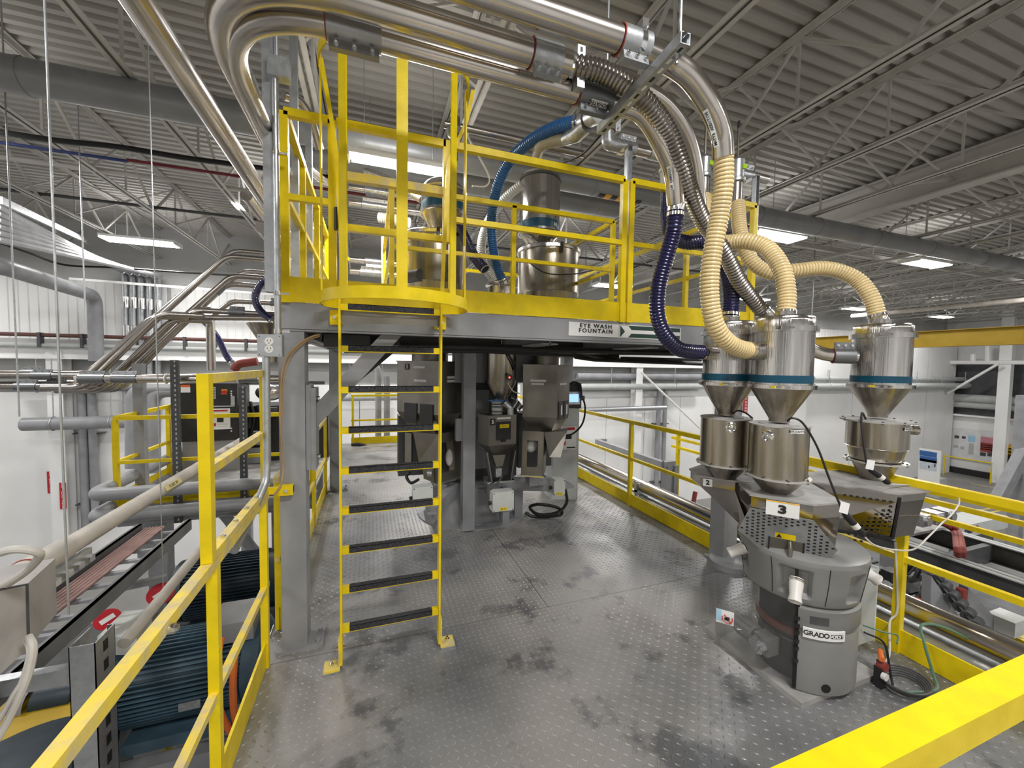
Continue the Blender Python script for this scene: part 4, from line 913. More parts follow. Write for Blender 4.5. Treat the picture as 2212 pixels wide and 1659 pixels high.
# ================================================================== HOSES
def flex(name, label, path, r, mat, wire=None, pitch=0.0185, amp=0.1, cat='hose', n=18, cuff=None, cuff_mat=None, end=True, both=False, z_shift=0):
    pts = [at(x, y, d=d) for x, y, d in path]; t = thing(name, label, cat, tuple(pts[-1]))
    m = MB(); cp = hose(m, pts, r, pitch, amp, n); h_ = part('hose_wall', m, mat, t)
    if wire:
        w_ = MB(); helix(w_, cp, r * (1 - amp) + 0.0004, pitch, 4, 0.0016); part('reinforcing_wire', w_, wire, t)['kind'] = 'stuff'
    for e_, on in ((-1, end), (0, both)):
        if on:
            P = cp[e_]; D = (cp[-1] - cp[-5]).normalized() if e_ == -1 else (cp[0] - cp[4]).normalized()
            part('hose_clamp', MB().lathe([(r + 0.001, -0.03), (r + 0.003, -0.03), (r + 0.003, -0.012), (r + 0.001, -0.012)], P, D, 24).bc(P - D * 0.02 + D.orthogonal().normalized() * (r + 0.008), (0.016, 0.016, 0.016)), CHR, t)
            part('hose_cuff', MB().lathe([(r, -0.004), (r + 0.002, -0.004), (r + 0.002, 0.03), (0.002, 0.03)], P, D, 24), cuff_mat or SS, t)
    return t, cp
flex('conveying_hose', 'big tan ribbed hose hanging from the steel bend to the front receiver', [(1563, 338, 1.95), (1563, 400, 1.98), (1553, 469, 2.02), (1544, 519, 2.04), (1535, 580, 2.06), (1533, 636, 2.08), (1541, 691, 2.1), (1560, 727, 2.13), (1588, 749, 2.18), (1622, 758, 2.25)], 0.0475, TAN, TAND, both=False)
flex('conveying_hose', 'navy ribbed hose curving into the left rear receiver', [(1460, 455, 2.19), (1457, 485, 2.2), (1452, 511, 2.22), (1436, 566, 2.25), (1422, 622, 2.28), (1420, 677, 2.3), (1433, 719, 2.33), (1463, 752, 2.38), (1490, 759, 2.42), (1520, 761, 2.48)], 0.0445, NAVY, None, amp=0.13, both=True)
flex('conveying_hose', 'navy hose arching behind the tan hose onto the left rear receiver top', [(1441, 415, 3.3), (1441, 470, 3.2), (1452, 510, 3.0), (1485, 524, 2.85), (1525, 524, 2.75), (1555, 545, 2.7), (1573, 590, 2.65), (1580, 640, 2.6), (1577, 686, 2.59)], 0.05, NAVY, None, amp=0.12)
flex('conveying_hose', 'tan hose bending down onto the top of the front receiver', [(1521, 425, 3.0), (1530, 480, 2.9), (1556, 522, 2.65), (1610, 521, 2.5), (1655, 535, 2.42), (1688, 580, 2.34), (1699, 635, 2.31), (1697, 683, 2.30)], 0.0495, TAN, TAND)
flex('conveying_hose', 'long tan hose swinging right onto the right receiver', [(1594, 438, 2.95), (1599, 500, 2.9), (1618, 556, 2.85), (1660, 588, 2.8), (1720, 584, 2.75), (1785, 580, 2.72), (1845, 600, 2.68), (1880, 640, 2.63), (1897, 688, 2.61)], 0.0495, TAN, TAND)
flex('steel_flex_hose', 'corrugated steel hose sweeping behind the tan hose to the receivers', [(1228, 140, 1.80), (1262, 146, 1.80), (1302, 156, 1.82), (1357, 187, 1.86), (1404, 230, 1.92), (1444, 287, 2.0), (1471, 354, 2.08), (1488, 405, 2.16), (1515, 470, 2.28), (1545, 515, 2.36), (1571, 556, 2.42), (1599, 611, 2.5), (1632, 655, 2.56), (1652, 676, 2.58)], 0.047, PIPED, None, pitch=0.02, amp=0.17, cuff_mat=PIPE, both=True)
def noz(t, p, q, r): part('nozzle', MB().cyl(p, q, r, 20), SS, t)
noz(tF, at(1622, 758, d=2.25), (RF[0] - 0.05, RF[1] + 0.05, 1.89), 0.047)
noz(tA, at(1520, 761, d=2.48), (RA[0], RA[1], 1.895), 0.044)
noz(tF, (RF[0] + 0.01, RF[1], 2.09), (RF[0] + 0.01, RF[1], 2.13), 0.052); noz(tA, (RA[0] + 0.01, RA[1], 2.09), (RA[0] + 0.01, RA[1], 2.13), 0.05); noz(tC, (RC[0], RC[1], 2.09), (RC[0], RC[1], 2.13), 0.05)
# steel elbow pipe into the right receiver with cast clamp
def clamp(parent, p, ax, r, L, down, bolts=3, gasket=True, mat=ALU):
    """sleeve clamp with a bolted flange; a part of the pipe it joins"""
    p = Vector(p); ax = Vector(ax).normalized(); dn = Vector(down); dn = (dn - ax * dn.dot(ax)).normalized(); sd = ax.cross(dn)
    s = part('pipe_clamp', MB().lathe([(r, -L / 2), (r + 0.006, -L / 2), (r + 0.006, L / 2), (r, L / 2)], p, ax, 28), mat, parent, label='cast sleeve clamp')
    part('clamp_flange', MB().hexa([p + ax * (a * L * 0.46) + dn * b + sd * c for c in (-0.012, 0.012) for a, b in ((-1, r * 0.85), (1, r * 0.85), (1, r + 0.045), (-1, r + 0.045))]), mat, s, smooth=False)
    for i in range(bolts):
        q = p + ax * (L * (-0.33 + 0.66 * i / max(1, bolts - 1))) + dn * (r + 0.024)
        b = MB(); b.cyl(q - sd * 0.022, q + sd * 0.022, 0.0085, 6); part('bolt', b.cyl(q - sd * 0.028, q + sd * 0.028, 0.005, 8), CHR, s)
    if gasket: part('gasket', MB().ring(p - ax * (L / 2 + 0.002), ax, r + 0.004, 0.003, 28, 5), REDD, s)
    return s
t = thing('transfer_pipe', 'bent steel pipe entering the right receiver from the left', 'pipe', tuple(at(1757, 765, d=2.6)))
P = catmull([at(1690, 700, d=2.62), at(1725, 735, d=2.62), at(1760, 758, d=2.62), at(1800, 768, d=2.6), at(1850, 770, d=2.56)], 8)
part('tube', MB().tube(P, 0.042, 22), PIPE, t)
clamp(t, at(1822, 769, d=2.58), P[-1] - P[-4], 0.043, 0.11, (0, 0, 1), gasket=True, mat=M('dark_cast_clamp', (0.22, 0.23, 0.24), 0.4, 0.7))
# ================================================================== CENTRAL DOSING STATION UNDER THE UPPER PLATFORM
def xy(px, d, py=800): p = at(px, py, d=d); return (p.x, p.y)
def zz(px, py, d): return at(px, py, d=d).z
TC_ = (1.21, 4.78)
ds = thing('turntable_stand', 'grey round steel stand carrying the weigh feeders', 'machine stand', (TC_[0], TC_[1], 0))
part('base_ring', MB().lathe([(0, 0.0), (0.68, 0.0), (0.68, 0.014), (0, 0.014)], (*TC_, 0), n=44), GRY, ds)
part('hub_drum', MB().lathe([(0.0, 0.0), (0.52, 0.014), (0.52, 0.40), (0.50, 0.42), (0, 0.42)], (*TC_, 0), n=36), GRY, ds)
part('frame_post', MB().box((0.925, 4.10, 0.014), (1.055, 4.22, 1.92)), GRY, ds, smooth=False)
part('frame_post', MB().box((1.60, 4.33, 0.014), (1.70, 4.43, 0.45)), GRY, ds, smooth=False)
part('frame_post', MB().box((0.66, 4.55, 0.014), (0.76, 4.65, 0.45)), GRY, ds, smooth=False)
part('frame_post', MB().box((1.40, 4.18, 0.014), (1.48, 4.26, 0.42)), GRY, ds, smooth=False)
part('frame_header', MB().box((0.86, 4.26, 1.60), (2.0, 4.42, 1.93)), GRY, ds, smooth=False)
part('cross_beam', MB().box((0.86, 4.16, 0.98), (1.36, 4.24, 1.22)), GRY, ds, smooth=False)
part('core_housing', MB().box((.78, 4.62, .42), (1.72, 5.1, 1.62)), GRYD, ds, smooth=False)
part('core_panel', MB().box((1.08, 4.58, .55), (1.34, 4.615, 1.5)), GRY, ds, smooth=False)
part('core_panel', MB().box((.30, 4.7, .5), (.76, 4.9, 1.2)), GRYD, ds, smooth=False)
part('core_panel', MB().box((1.76, 4.66, .5), (2.22, 4.9, 1.2)), GRYD, ds, smooth=False)
for a, b in (((0.9, 4.4, 0.40), (0.55, 4.02, 0.24)), ((1.25, 4.3, 0.44), (1.33, 3.85, 0.34)), ((1.5, 4.4, 0.40), (2.1, 4.1, 0.42))):
    part('support_arm', MB().bar(a, b, 0.09, 0.14), GRY, ds, smooth=False)
def feeder(name, label, pts, zt, zb, zc, taper=0.45, mat=SSM):
    """bin with plan pts; straight from zt to zb, tapering to zc"""
    cx = sum(p[0] for p in pts) / len(pts); cy = sum(p[1] for p in pts) / len(pts); t = thing(name, label, 'weigh feeder', (cx, cy, zc))
    lo = [(cx + (x - cx) * taper, cy + (y - cy) * taper) for x, y in pts]
    part('bin', MB().loft(V3(lo, zc), V3(pts, zb)).loft(V3(pts, zb), V3(pts, zt)), mat, t, smooth=False)
    part('bin_lid', MB().prism(V3([(cx + (x - cx) * 1.03, cy + (y - cy) * 1.03) for x, y in pts], zt), (0, 0, 0.012)), mat, t, smooth=False)
    return t, (cx, cy)
def facequad(t, name, a, b, z0, z1, u0, u1, mat, off=0.004, smooth=False, label=None, par=None):
    """panel on the vertical face a-b (xy), between fractions u0..u1"""
    A = Vector((a[0], a[1], 0)); B = Vector((b[0], b[1], 0)); n = (B - A).cross(Vector((0, 0, 1))).normalized()
    n = -n if n.dot(CAM - A) < 0 else n
    P = [A.lerp(B, u) + Vector((0, 0, z)) + n * 0.0005 for u, z in ((u0, z0), (u1, z0), (u1, z1), (u0, z1))]
    return part(name, MB().prism(P, n * off), mat, par or t, smooth=smooth, label=label), n
def face_text(t, s, size, a, b, z, u, mat, off=0.006, **k):
    A = Vector((a[0], a[1], 0)); B = Vector((b[0], b[1], 0)); r = (B - A).normalized(); n = r.cross(Vector((0, 0, 1)))
    if n.dot(CAM - A) < 0: r = -r
    return lettering(s, size, mat, t, A.lerp(B, u) + Vector((0, 0, z)), r, (0, 0, 1), off=off, **k)
def leg_frame(t, a, b, z0, z1, win=True):
    """sheet frame with a window: the scale cradle under a bin"""
    A = Vector((*a, 0)); B = Vector((*b, 0)); n = (B - A).cross(Vector((0, 0, 1))).normalized(); n = -n if n.dot(CAM - A) < 0 else n
    def q(u, z, k=0): return A.lerp(B, u) + Vector((0, 0, z)) + n * (0.03 * (z1 - z) / (z1 - z0)) + n * k
    m = MB()
    for u0, u1, za, zb in ((0, .24, z0, z1), (.74, 1, z0, z1), (.24, .74, z1 - .1, z1), (.24, .74, z0, z0 + .09)): m.prism([q(u0, za), q(u1, za), q(u1, zb), q(u0, zb)], n * -0.02)
    part('cradle_frame', m, SSM, t, smooth=False)
    part('cradle_foot', MB().prism([q(-.04, z0 - .015), q(1.04, z0 - .015), q(1.04, z0), q(-.04, z0)], n * 0.02), CHR, t, smooth=False)
    part('cradle_side', MB().prism([q(0, z0), q(0, z1), q(0, z1) - n * 0.3, q(0, z0) - n * 0.22], (B - A).normalized() * 0.006), SSM, t, smooth=False)
    part('cradle_side', MB().prism([q(1, z0), q(1, z1), q(1, z1) - n * 0.3, q(1, z0) - n * 0.22], (B - A).normalized() * -0.006), SSM, t, smooth=False)
# left feeder, number 3
a, b, c_, d_ = xy(858, 4.45), xy(948, 4.15), xy(998, 4.40), xy(915, 4.85)
zt, zb, zc = zz(900, 782, 4.3), zz(900, 893, 4.3), zz(900, 945, 4.3)
t3, c3 = feeder('weigh_feeder', 'left weigh feeder marked 3, partly behind the ladder', [a, b, c_, d_], zt, zb, zc, 0.5)
for u0, u1 in ((.20, .50), (.58, .88)): facequad(t3, 'inspection_window', a, b, zz(900, 915, 4.3), zz(900, 872, 4.3), u0, u1, BLKM, 0.012)
facequad(t3, 'number_tile', a, b, zt - .085, zt - .02, .20, .31, BLK, 0.004); face_text(t3, '3', 0.06, a, b, zt - .053, .255, WHT, bold=.002)
for s, u, z in (('WEIGH HOPPER', .52, zt - .055), ('WAX ADDITIVE', .55, zt - .2)): facequad(t3, 'name_strip', a, b, z - .013, z + .013, u - .13, u + .17, WHT, 0.003)
for z in (zt - .16, zt - .20): facequad(t3, 'name_strip', b, c_, z - .013, z + .013, .35, .85, WHT, 0.003)
leg_frame(t3, xy(938, 4.15), xy(996, 4.4), zz(960, 1043, 4.2), zz(960, 938, 4.2))
facequad(t3, 'cradle_bar', xy(878, 4.4), xy(892, 4.35), zz(880, 1000, 4.4), zz(880, 935, 4.4), 0, 1, SSM, 0.02)
part('outlet_chute', MB().loft(V3([xy(905, 4.2), xy(948, 4.1), xy(950, 4.3), xy(910, 4.4)], zz(920, 1000, 4.2)), V3([xy(893, 4.2), xy(948, 4.1), xy(950, 4.35), xy(900, 4.5)], zz(920, 935, 4.2))), SSM, t3, smooth=False)
part('inlet_neck', MB().cyl((c3[0], c3[1], zt), (c3[0], c3[1], 2.12), 0.2, 24), SSM, t3)
part('vibrator_motor', MB().cyl((*xy(925, 4.1), zz(925, 1025, 4.1)), (*xy(935, 4.1), zz(925, 1025, 4.1)), 0.04, 14), ALU, t3)
part('power_plug', MB().tube(catmull([at(885, 1020, d=4.2), at(878, 1030, d=4.2), at(888, 1043, d=4.15), at(905, 1035, d=4.15)], 6), 0.016, 8), BLK, t3)
# middle feeder, number 5
y5 = 3.86; a = at(1056, 930, y=y5); b = at(1115, 930, y=y5 + 0.05); a5, b5 = (a.x, a.y), (b.x, b.y); c5 = (b.x - 0.02, b.y + 0.22); d5 = (a.x - 0.06, a.y + 0.2)
zt, zb, zc = at(1085, 900, y=y5).z, at(1085, 962, y=y5).z, at(1085, 985, y=y5).z
t5, cc = feeder('weigh_feeder', 'small middle weigh feeder marked 5 with a black window', [a5, b5, c5, d5], zt, zb, zc, 0.45)
w5, n5 = facequad(t5, 'inspection_window', a5, b5, at(1085, 951, y=y5).z, at(1085, 912, y=y5).z, .27, .78, BLKM, 0.012)
facequad(t5, 'caution_label', a5, b5, at(1085, 925, y=y5).z, at(1085, 917, y=y5).z, .37, .70, YEL, 0.014); face_text(t5, 'A  ==', 0.022, a5, b5, at(1085, 921, y=y5).z, .53, BLKM, off=.0155)
facequad(t5, 'window_latch', a5, b5, at(1085, 955, y=y5).z, at(1085, 948, y=y5).z, .43, .6, BLK, 0.02)
facequad(t5, 'number_tile', a5, b5, at(1062, 919, y=y5).z, at(1062, 905, y=y5).z, .04, .22, BLK, 0.004); face_text(t5, '5', 0.055, a5, b5, at(1062, 912, y=y5).z, .13, WHT, bold=.002)
facequad(t5, 'name_strip', a5, b5, at(1062, 907, y=y5).z, at(1062, 903, y=y5).z, .28, .78, WHT, 0.003)
part('outlet_chute', MB().loft([Vector((x, y, at(1085, 1010, y=y5).z)) for x, y in ((a.x + .10, a.y + .05), (a.x + .17, a.y + .05), (a.x + .17, a.y + .15), (a.x + .10, a.y + .15))], [Vector((x, y, zc)) for x, y in ((a.x + .06, a.y + .05), (a.x + .20, a.y + .05), (a.x + .20, a.y + .15), (a.x + .06, a.y + .15))]), SSM, t5, smooth=False)
for x0, x1 in ((a.x - .02, a.x + .035), (b.x - .03, b.x - .075)): part('cradle_leg', MB().bar((x0, y5 + .03, zc + 0.05), (x1, y5 + .03, at(1085, 1038, y=y5).z), 0.014, 0.1, up=(0, 1, 0)), SSM, t5, smooth=False)
part('cradle_foot', MB().box((a.x - .01, y5 - .02, at(1085, 1042, y=y5).z), (b.x - .03, y5 + .2, at(1085, 1038, y=y5).z)), CHR, t5, smooth=False)
part('gate_motor', MB().box((a.x + .08, y5, at(1085, 1030, y=y5).z), (a.x + .145, y5 + .06, at(1085, 1012, y=y5).z)), ALU, t5, smooth=False)
part('power_cable', MB().tube(catmull([at(1085, 1028, y=y5), at(1078, 1040, y=y5 - .05), at(1062, 1052, y=y5 - .05), at(1060, 1066, y=y5 - .04)], 6), 0.01, 7), GRYD, t5)
# right feeder
a, b, c_, d_ = xy(1130, 4.35), xy(1204, 4.3), xy(1231, 4.55), xy(1150, 4.8)
zt, zb, zc = zz(1180, 790, 4.3), zz(1180, 903, 4.3), zz(1180, 945, 4.3)
tr_, cr = feeder('weigh_feeder', 'tall right weigh feeder with two oval windows beside the screen', [a, b, c_, d_], zt, zb, zc, 0.5)
for u0, u1 in ((.14, .46), (.56, .88)):
    w_, n_ = facequad(tr_, 'oval_window', b, c_, zz(1215, 908, 4.35), zz(1215, 868, 4.35), u0, u1, GRYD, 0.008); facequad(tr_, 'window_latch', b, c_, zz(1215, 898, 4.35), zz(1215, 876, 4.35), (u0 * 2 + u1) / 3, (u0 + 2 * u1) / 3, CHR, 0.014)
for z, u in ((zt - .165, .22), (zt - .20, .25)): facequad(tr_, 'name_strip', a, b, z - .012, z + .012, u, u + .46 - (u - .22) * 3, WHT, 0.003)
facequad(tr_, 'name_strip', b, c_, zt - .21, zt - .19, .2, .75, WHT, 0.003)
leg_frame(tr_, xy(1130, 4.3), xy(1178, 4.25), zz(1160, 1027, 4.3), zz(1160, 932, 4.3))
part('outlet_chute', MB().loft(V3([xy(1190, 4.3), xy(1215, 4.3), xy(1215, 4.5), xy(1190, 4.5)], zz(1200, 990, 4.3)), V3([xy(1178, 4.3), xy(1228, 4.4), xy(1228, 4.6), xy(1178, 4.6)], zz(1200, 935, 4.3))), SSM, tr_, smooth=False)
part('inlet_neck', MB().cyl((cr[0], cr[1], zt), (cr[0], cr[1], 2.1), 0.15, 22), SSM, tr_)
part('load_cell', MB().box((*xy(1148, 4.3), zz(1170, 1055, 4.3)), (xy(1192, 4.3)[0], xy(1192, 4.3)[1] + .2, zz(1170, 1036, 4.3))), ALU, tr_, smooth=False)
part('filter_sock', MB().sphere((*xy(1150, 4.42), zz(1150, 965, 4.4)), 0.07, 12, 8, (1, .7, 1.1)), WPL, tr_)
part('filter_sock', MB().sphere((*xy(972, 4.35), zz(972, 990, 4.35)), 0.06, 12, 8, (.7, .5, 1.6)), WPL, t3)
# junction boxes
def jbox(label, px0, py0, px1, py1, y, dx=0.0, warn=True):
    A, B = at(px0, py1, y=y), at(px1, py0, y=y); t = thing('junction_box', label, 'junction box', ((A.x + B.x) / 2, y, A.z))
    r_ = (Vector((B.x - A.x, dx, 0))).normalized(); w_ = B.x - A.x
    f = [Vector((A.x, y, A.z)), Vector((B.x, y + dx, A.z)), Vector((B.x, y + dx, B.z)), Vector((A.x, y, B.z))]
    part('housing', MB().prism(f, (0, 0.11, 0)), BOXG, t, smooth=False)
    part('box_lid', MB().prism([p + Vector((0, -0.001, 0)) for p in f], (0, -0.008, 0)), BOXG, t, smooth=False)
    for p in f:
        q = p + (sum(f, Vector()) / 4 - p) * 0.12; part('lid_screw', MB().cyl(q + Vector((0, -.012, 0)), q + Vector((0, -.006, 0)), 0.006, 8), GRYD, t)
    if warn:
        m_ = sum(f[:2], Vector()) / 2 + Vector((0, -.0095, 0.022)); part('caution_label', plate(m_, r_, (0, 0, 1), 0.07, 0.03, 0.001), YEL, t, smooth=False); lettering('A  =', 0.026, BLKM, t, m_, r_, (0, 0, 1), off=.002)
    part('cable_gland', MB().cyl((A.x - .0, y + .05, A.z + .08), (A.x - .03, y + .05, A.z + .07), 0.018, 10), BLK, t)
    return t
jbox('light grey junction box hanging under the middle feeder', 1064, 1060, 1110, 1106, 3.72)
jbox('light grey junction box behind the ladder rungs', 892, 1050, 935, 1096, 3.85)
jbox('light grey junction box under the right feeder near the cabinet', 1196, 1033, 1216, 1070, 4.0, dx=-0.05)
part('mount_bracket', MB().box((1.27, 3.78, .3), (1.36, 4.05, .33)), GRY, ds, smooth=False); part('mount_bracket', MB().box((.53, 3.93, .3), (.62, 4.1, .33)), GRY, ds, smooth=False); part('mount_bracket', MB().box((2.05, 4.0, .4), (2.2, 4.2, .43)), GRY, ds, smooth=False)
single('looped_cable', 'black looped power cables on the deck under the right feeder', 'cable', MB().tube(catmull([(2.15, 4.12, .36), (2.16, 4.1, .2), (2.05, 4.12, .09), (1.85, 4.2, .06), (1.78, 4.3, .12), (1.88, 4.22, .17), (2.08, 4.15, .13), (2.12, 4.15, .05), (1.98, 4.2, .02), (1.8, 4.25, .025), (1.72, 4.3, .06)], 8), 0.018, 8), BLK)
# hanging centre hopper
hc = at(1081, 790, y=4.12); ch = thing('hanging_hopper', 'round stainless hopper hanging through the platform above feeder 5', 'hopper', (hc.x, hc.y, 1.5)); R_ = 0.168
zc1 = at(1081, 828, y=4.12).z; zc2 = at(1081, 858, y=4.12).z
part('shell', MB().lathe([(R_, 2.12), (R_, zc1), (0.08, zc2), (0.08, zc2 - .03)], (hc.x, hc.y, 0), n=36), SSD, ch)
lv = at(1097, 815, y=3.97); part('level_switch', MB().cyl((lv.x, 3.99, lv.z), (lv.x, 3.92, lv.z), 0.035, 18), GRYD, ch); part('led', MB().cyl((lv.x, 3.921, lv.z), (lv.x, 3.915, lv.z), 0.009, 8), LEDR, ch)
part('hopper_cable', MB().tube(catmull([at(1095, 762, y=3.93), at(1102, 772, y=3.92), at(1108, 785, y=3.95), at(1112, 800, y=3.98)], 6), 0.012, 8), BLK, ch)
part('hopper_cable', MB().tube(catmull([at(1096, 826, y=3.92), at(1103, 838, y=3.9), at(1110, 846, y=3.9), at(1122, 850, y=3.92)], 6), 0.006, 6), WCAB, ch)
vz = at(1075, 880, y=4.12).z; vx = at(1075, 880, y=4.0).x
vb = thing('valve_assembly', 'cluster of clear tubes and clamps between the hanging hopper and feeder 5', 'valve', (vx, 4.05, vz - .06))
zt5 = at(1085, 900, y=y5).z
part('valve_tube', MB().cyl((vx, 4.02, zt5 + .013), (vx, 4.02, zc2 - .03), 0.058, 20), CLR, vb)
for z in (zt5 + .04, zt5 + .09, zc2 - .06): part('tube_clamp', MB().ring((vx, 4.02, z), (0, 0, 1), 0.062, 0.007, 22, 6), CHR, vb)
part('blue_plate', MB().cyl((vx - .01, 4.0, zc2 - .028), (vx - .01, 4.0, zc2 - .012), 0.1, 18), BLUEH, vb)
part('air_cylinder', MB().tube(fillet([(vx + .06, 3.95, zc2 - .04), (vx + .12, 3.93, zc2 - .1), (vx + .12, 3.93, zc2 - .17)], .03), 0.035, 14), ALU, vb)
for i in range(5): part('air_fitting', MB().tube(catmull([(vx + .10 + .03 * i, 3.93, zc2 + .05 - .035 * i), (vx + .16 + .02 * i, 3.9, zc2 + .0 - .02 * i), (vx + .13 + .02 * i, 3.92, zc2 - .08 - .01 * i)], 5), 0.013, 8), ALU if i % 2 else BLKM, vb)
# control cabinet, screen, poster
c1, c2 = (2.30, 4.80), (2.637, 4.70)
cbn = thing('control_cabinet', 'tall grey control cabinet standing behind the right weigh feeder', 'cabinet', (2.5, 4.9, 0))
A, B = Vector((*c1, 0)), Vector((*c2, 0)); n = (B - A).cross(Vector((0, 0, 1))).normalized(); n = -n if n.dot(CAM) < 0 and n.y > 0 else n
part('housing', MB().prism([A, B, B + Vector((.03, .35, 0)), A + Vector((.03, .4, 0))], (0, 0, 1.24)), CABG, cbn, smooth=False)
part('cabinet_door', MB().prism([A - Vector((0, .012, 0)), B - Vector((.02, .012, 0)), B - Vector((.02, 0, 0)), A], (0, 0, 1.23)), BOXG, cbn, smooth=False)
pc_ = at(1226, 946, y=4.715); po, _ = facequad(cbn, 'poster', (at(1209, 945, y=4.73).x, 4.705), (at(1243, 945, y=4.7).x, 4.683), at(1226, 971, y=4.7).z, at(1226, 921, y=4.7).z, 0, 1, WHT, .004)
for (x0, x1, y0, y1, mt) in ((.12, .9, 923, 929, RED), (.3, .7, 938, 948, BLKM), (.05, .32, 952, 961, RED), (.4, .95, 965, 968, BLKM)):
    facequad(cbn, 'poster_print', (at(1209, 945, y=4.73).x, 4.700), (at(1243, 945, y=4.7).x, 4.678), at(1226, y1, y=4.7).z, at(1226, y0, y=4.7).z, x0, x1, mt, .001, par=po)
hm = thing('operator_screen', 'touch screen panel lit blue beside the right weigh feeder', 'screen', tuple(at(1242, 882, y=4.45)))
A, B = at(1222, 882, y=4.45), at(1256, 828, y=4.45)
part('screen_housing', MB().box((A.x, 4.45, A.z), (B.x, 4.52, B.z)), BLKM, hm, smooth=False)
A, B = at(1226, 874, y=4.448), at(1253, 846, y=4.448); part('bezel', MB().box((A.x, 4.444, A.z), (B.x, 4.45, B.z)), ALU, hm, smooth=False)
A, B = at(1229, 869, y=4.44), at(1250, 851, y=4.44); part('display', MB().box((A.x, 4.44, A.z), (B.x, 4.443, B.z)), SCRN, hm, smooth=False)
part('handle', MB().tube(fillet([at(1228, 832, y=4.44), at(1240, 824, y=4.42), at(1254, 830, y=4.42), at(1257, 860, y=4.42)], .05), 0.012, 8), BLK, hm)
part('screen_cable', MB().tube(catmull([at(1256, 852, y=4.46), at(1264, 880, y=4.46), at(1258, 915, y=4.46), at(1235, 938, y=4.5), at(1205, 940, y=4.6)], 8), 0.012, 8), BLK, hm)
part('support_arm', MB().box((2.52, 4.55, 1.25), (2.58, 4.6, 1.4)).box((2.52, 4.5, 1.36), (2.6, 4.6, 1.42)), GRYD, hm, smooth=False)
# grey riser pipes beyond the back rail
for px, nm in ((817, 'grey riser pipe with elbow top beyond the back rail'), (836, 'shorter grey riser pipe right of the elbow topped one')):
    p0, p1 = at(px, 945, y=9.8), at(px, 806 if px < 820 else 812, y=9.8); t = thing('riser_pipe', nm, 'pipe', (p0.x, 9.8, p0.z))
    part('pipe', MB().tube(fillet([p0, p1, p1 + Vector((-.02, .0, .12)), p1 + Vector((-.12, .05, .2))], .1) if px < 820 else [p0, p1], 0.07, 16), GRY, t)
    part('end_flange', MB().lathe([(.03, -.02), (.09, -.02), (.09, .02), (.03, .02)], p0, (0, 0, 1), 18), ALU, t)
    part('black_conduit', MB().tube(catmull([p0, p0 + Vector((0, -.1, -.12)), p0 + Vector((-.15, -.3, -.22)), Vector((-.2, 9.15, .03)), Vector((-.38, 9.2, .03))], 8), 0.035, 10), BLK, t)

# ================================================================== ON THE UPPER PLATFORM
def big_tank(label, px, y, r, pyt, pyb, rr, rpx, ry, caps):
    c = at(px, 590, y=y); t = thing('holding_drum', label, 'tank', (c.x, c.y, 2.152)); zt_ = at(px, pyt, y=y).z
    part('shell', MB().lathe([(r, 2.152), (r, (2.15 + zt_) / 2 - .01), (r + .006, (2.15 + zt_) / 2), (r, (2.15 + zt_) / 2 + .01), (r, zt_)], (c.x, c.y, 0), n=44), SSD, t)
    part('lid', MB().lathe([(0, zt_ + .03), (r + .01, zt_ + .03), (r + .02, zt_ + .02), (r + .02, zt_ - .015), (r, zt_ - .02)], (c.x, c.y, 0), n=44), SS, t)
    part('closure_clip', MB().box((c.x - .03, c.y - r - .03, zt_ - .08), (c.x + .0, c.y - r - .0, zt_ + .03)), BLKM, t, smooth=False)
    return t, c, zt_
tk, cB, ztB = big_tank('stainless drum under the middle receiver on the upper platform', 1184, 4.4, 0.36, 548, 640, 0, 0, 0, 0)
part('side_vibrator', MB().tube([(cB.x + .36, cB.y - .1, 2.55), (cB.x + .55, cB.y - .12, 2.55)], [.05, .045], 14).ring((cB.x + .40, cB.y - .1, 2.55), (1, 0, 0), .05, .012).ring((cB.x + .44, cB.y - .1, 2.55), (1, 0, 0), .05, .012), GRYD, tk)
part('air_tube', MB().tube(catmull([at(1140, 565, y=4.0), at(1180, 590, y=3.98), at(1240, 592, y=3.98), at(1300, 580, y=4.2)], 8), 0.007, 5), BLK, tk)
tk2, cA, ztA = big_tank('stainless drum behind the ladder cage on the upper platform', 938, 4.3, 0.325, 520, 650, 0, 0, 0, 0)
part('side_vibrator', MB().tube([(cA.x - .33, cA.y - .12, 2.66), (cA.x - .18, cA.y - .3, 2.66)], [.06, .06], 14), GRYD, tk2)
def tall_receiver(label, c, r, z0, zb, zt_, zcone, dome=False, letter=True):
    t = thing('vacuum_loader', label, 'vacuum receiver', (c.x, c.y, zcone))
    part('cone', MB().lathe([(r * .42, zcone), (r + .005, z0)], (c.x, c.y, 0), n=40), SSD, t)
    part('clamp_ring', MB().lathe([(r, z0 - .012), (r + .02, z0 - .012), (r + .02, z0 + .012), (r, z0 + .012)], (c.x, c.y, 0), n=40), SS, t)
    part('coloured_band', MB().lathe([(r + .001, z0 + .012), (r + .002, z0 + .015), (r + .002, zb), (r + .001, zb)], (c.x, c.y, 0), n=40), TEAL, t, label='teal blue band')
    part('body', MB().lathe([(r, z0 + .012), (r, zt_)], (c.x, c.y, 0), n=40), SS, t)
    part('clamp_ring', MB().ring((c.x, c.y, zt_), (0, 0, 1), r + .008, .012, 40, 6), GRYD if not dome else SS, t)
    prof = [(r, zt_)] + [(r * math.cos(a), zt_ + (.6 if dome else .35) * r * math.sin(a)) for a in (.3, .6, .9, 1.2, 1.5)] if dome else [(r, zt_), (r * .95, zt_ + .05), (0, zt_ + .06)]
    part('head', MB().lathe(prof, (c.x, c.y, 0), n=40), SS, t)
    return t
cR = at(1166, 430, y=4.35); rB = 0.232
t = tall_receiver('tall stainless vacuum receiver in the middle of the upper platform', cR, rB, at(1166, 492, y=4.15).z, at(1166, 470, y=4.15).z, at(1166, 372, y=4.15).z, ztB + .03)
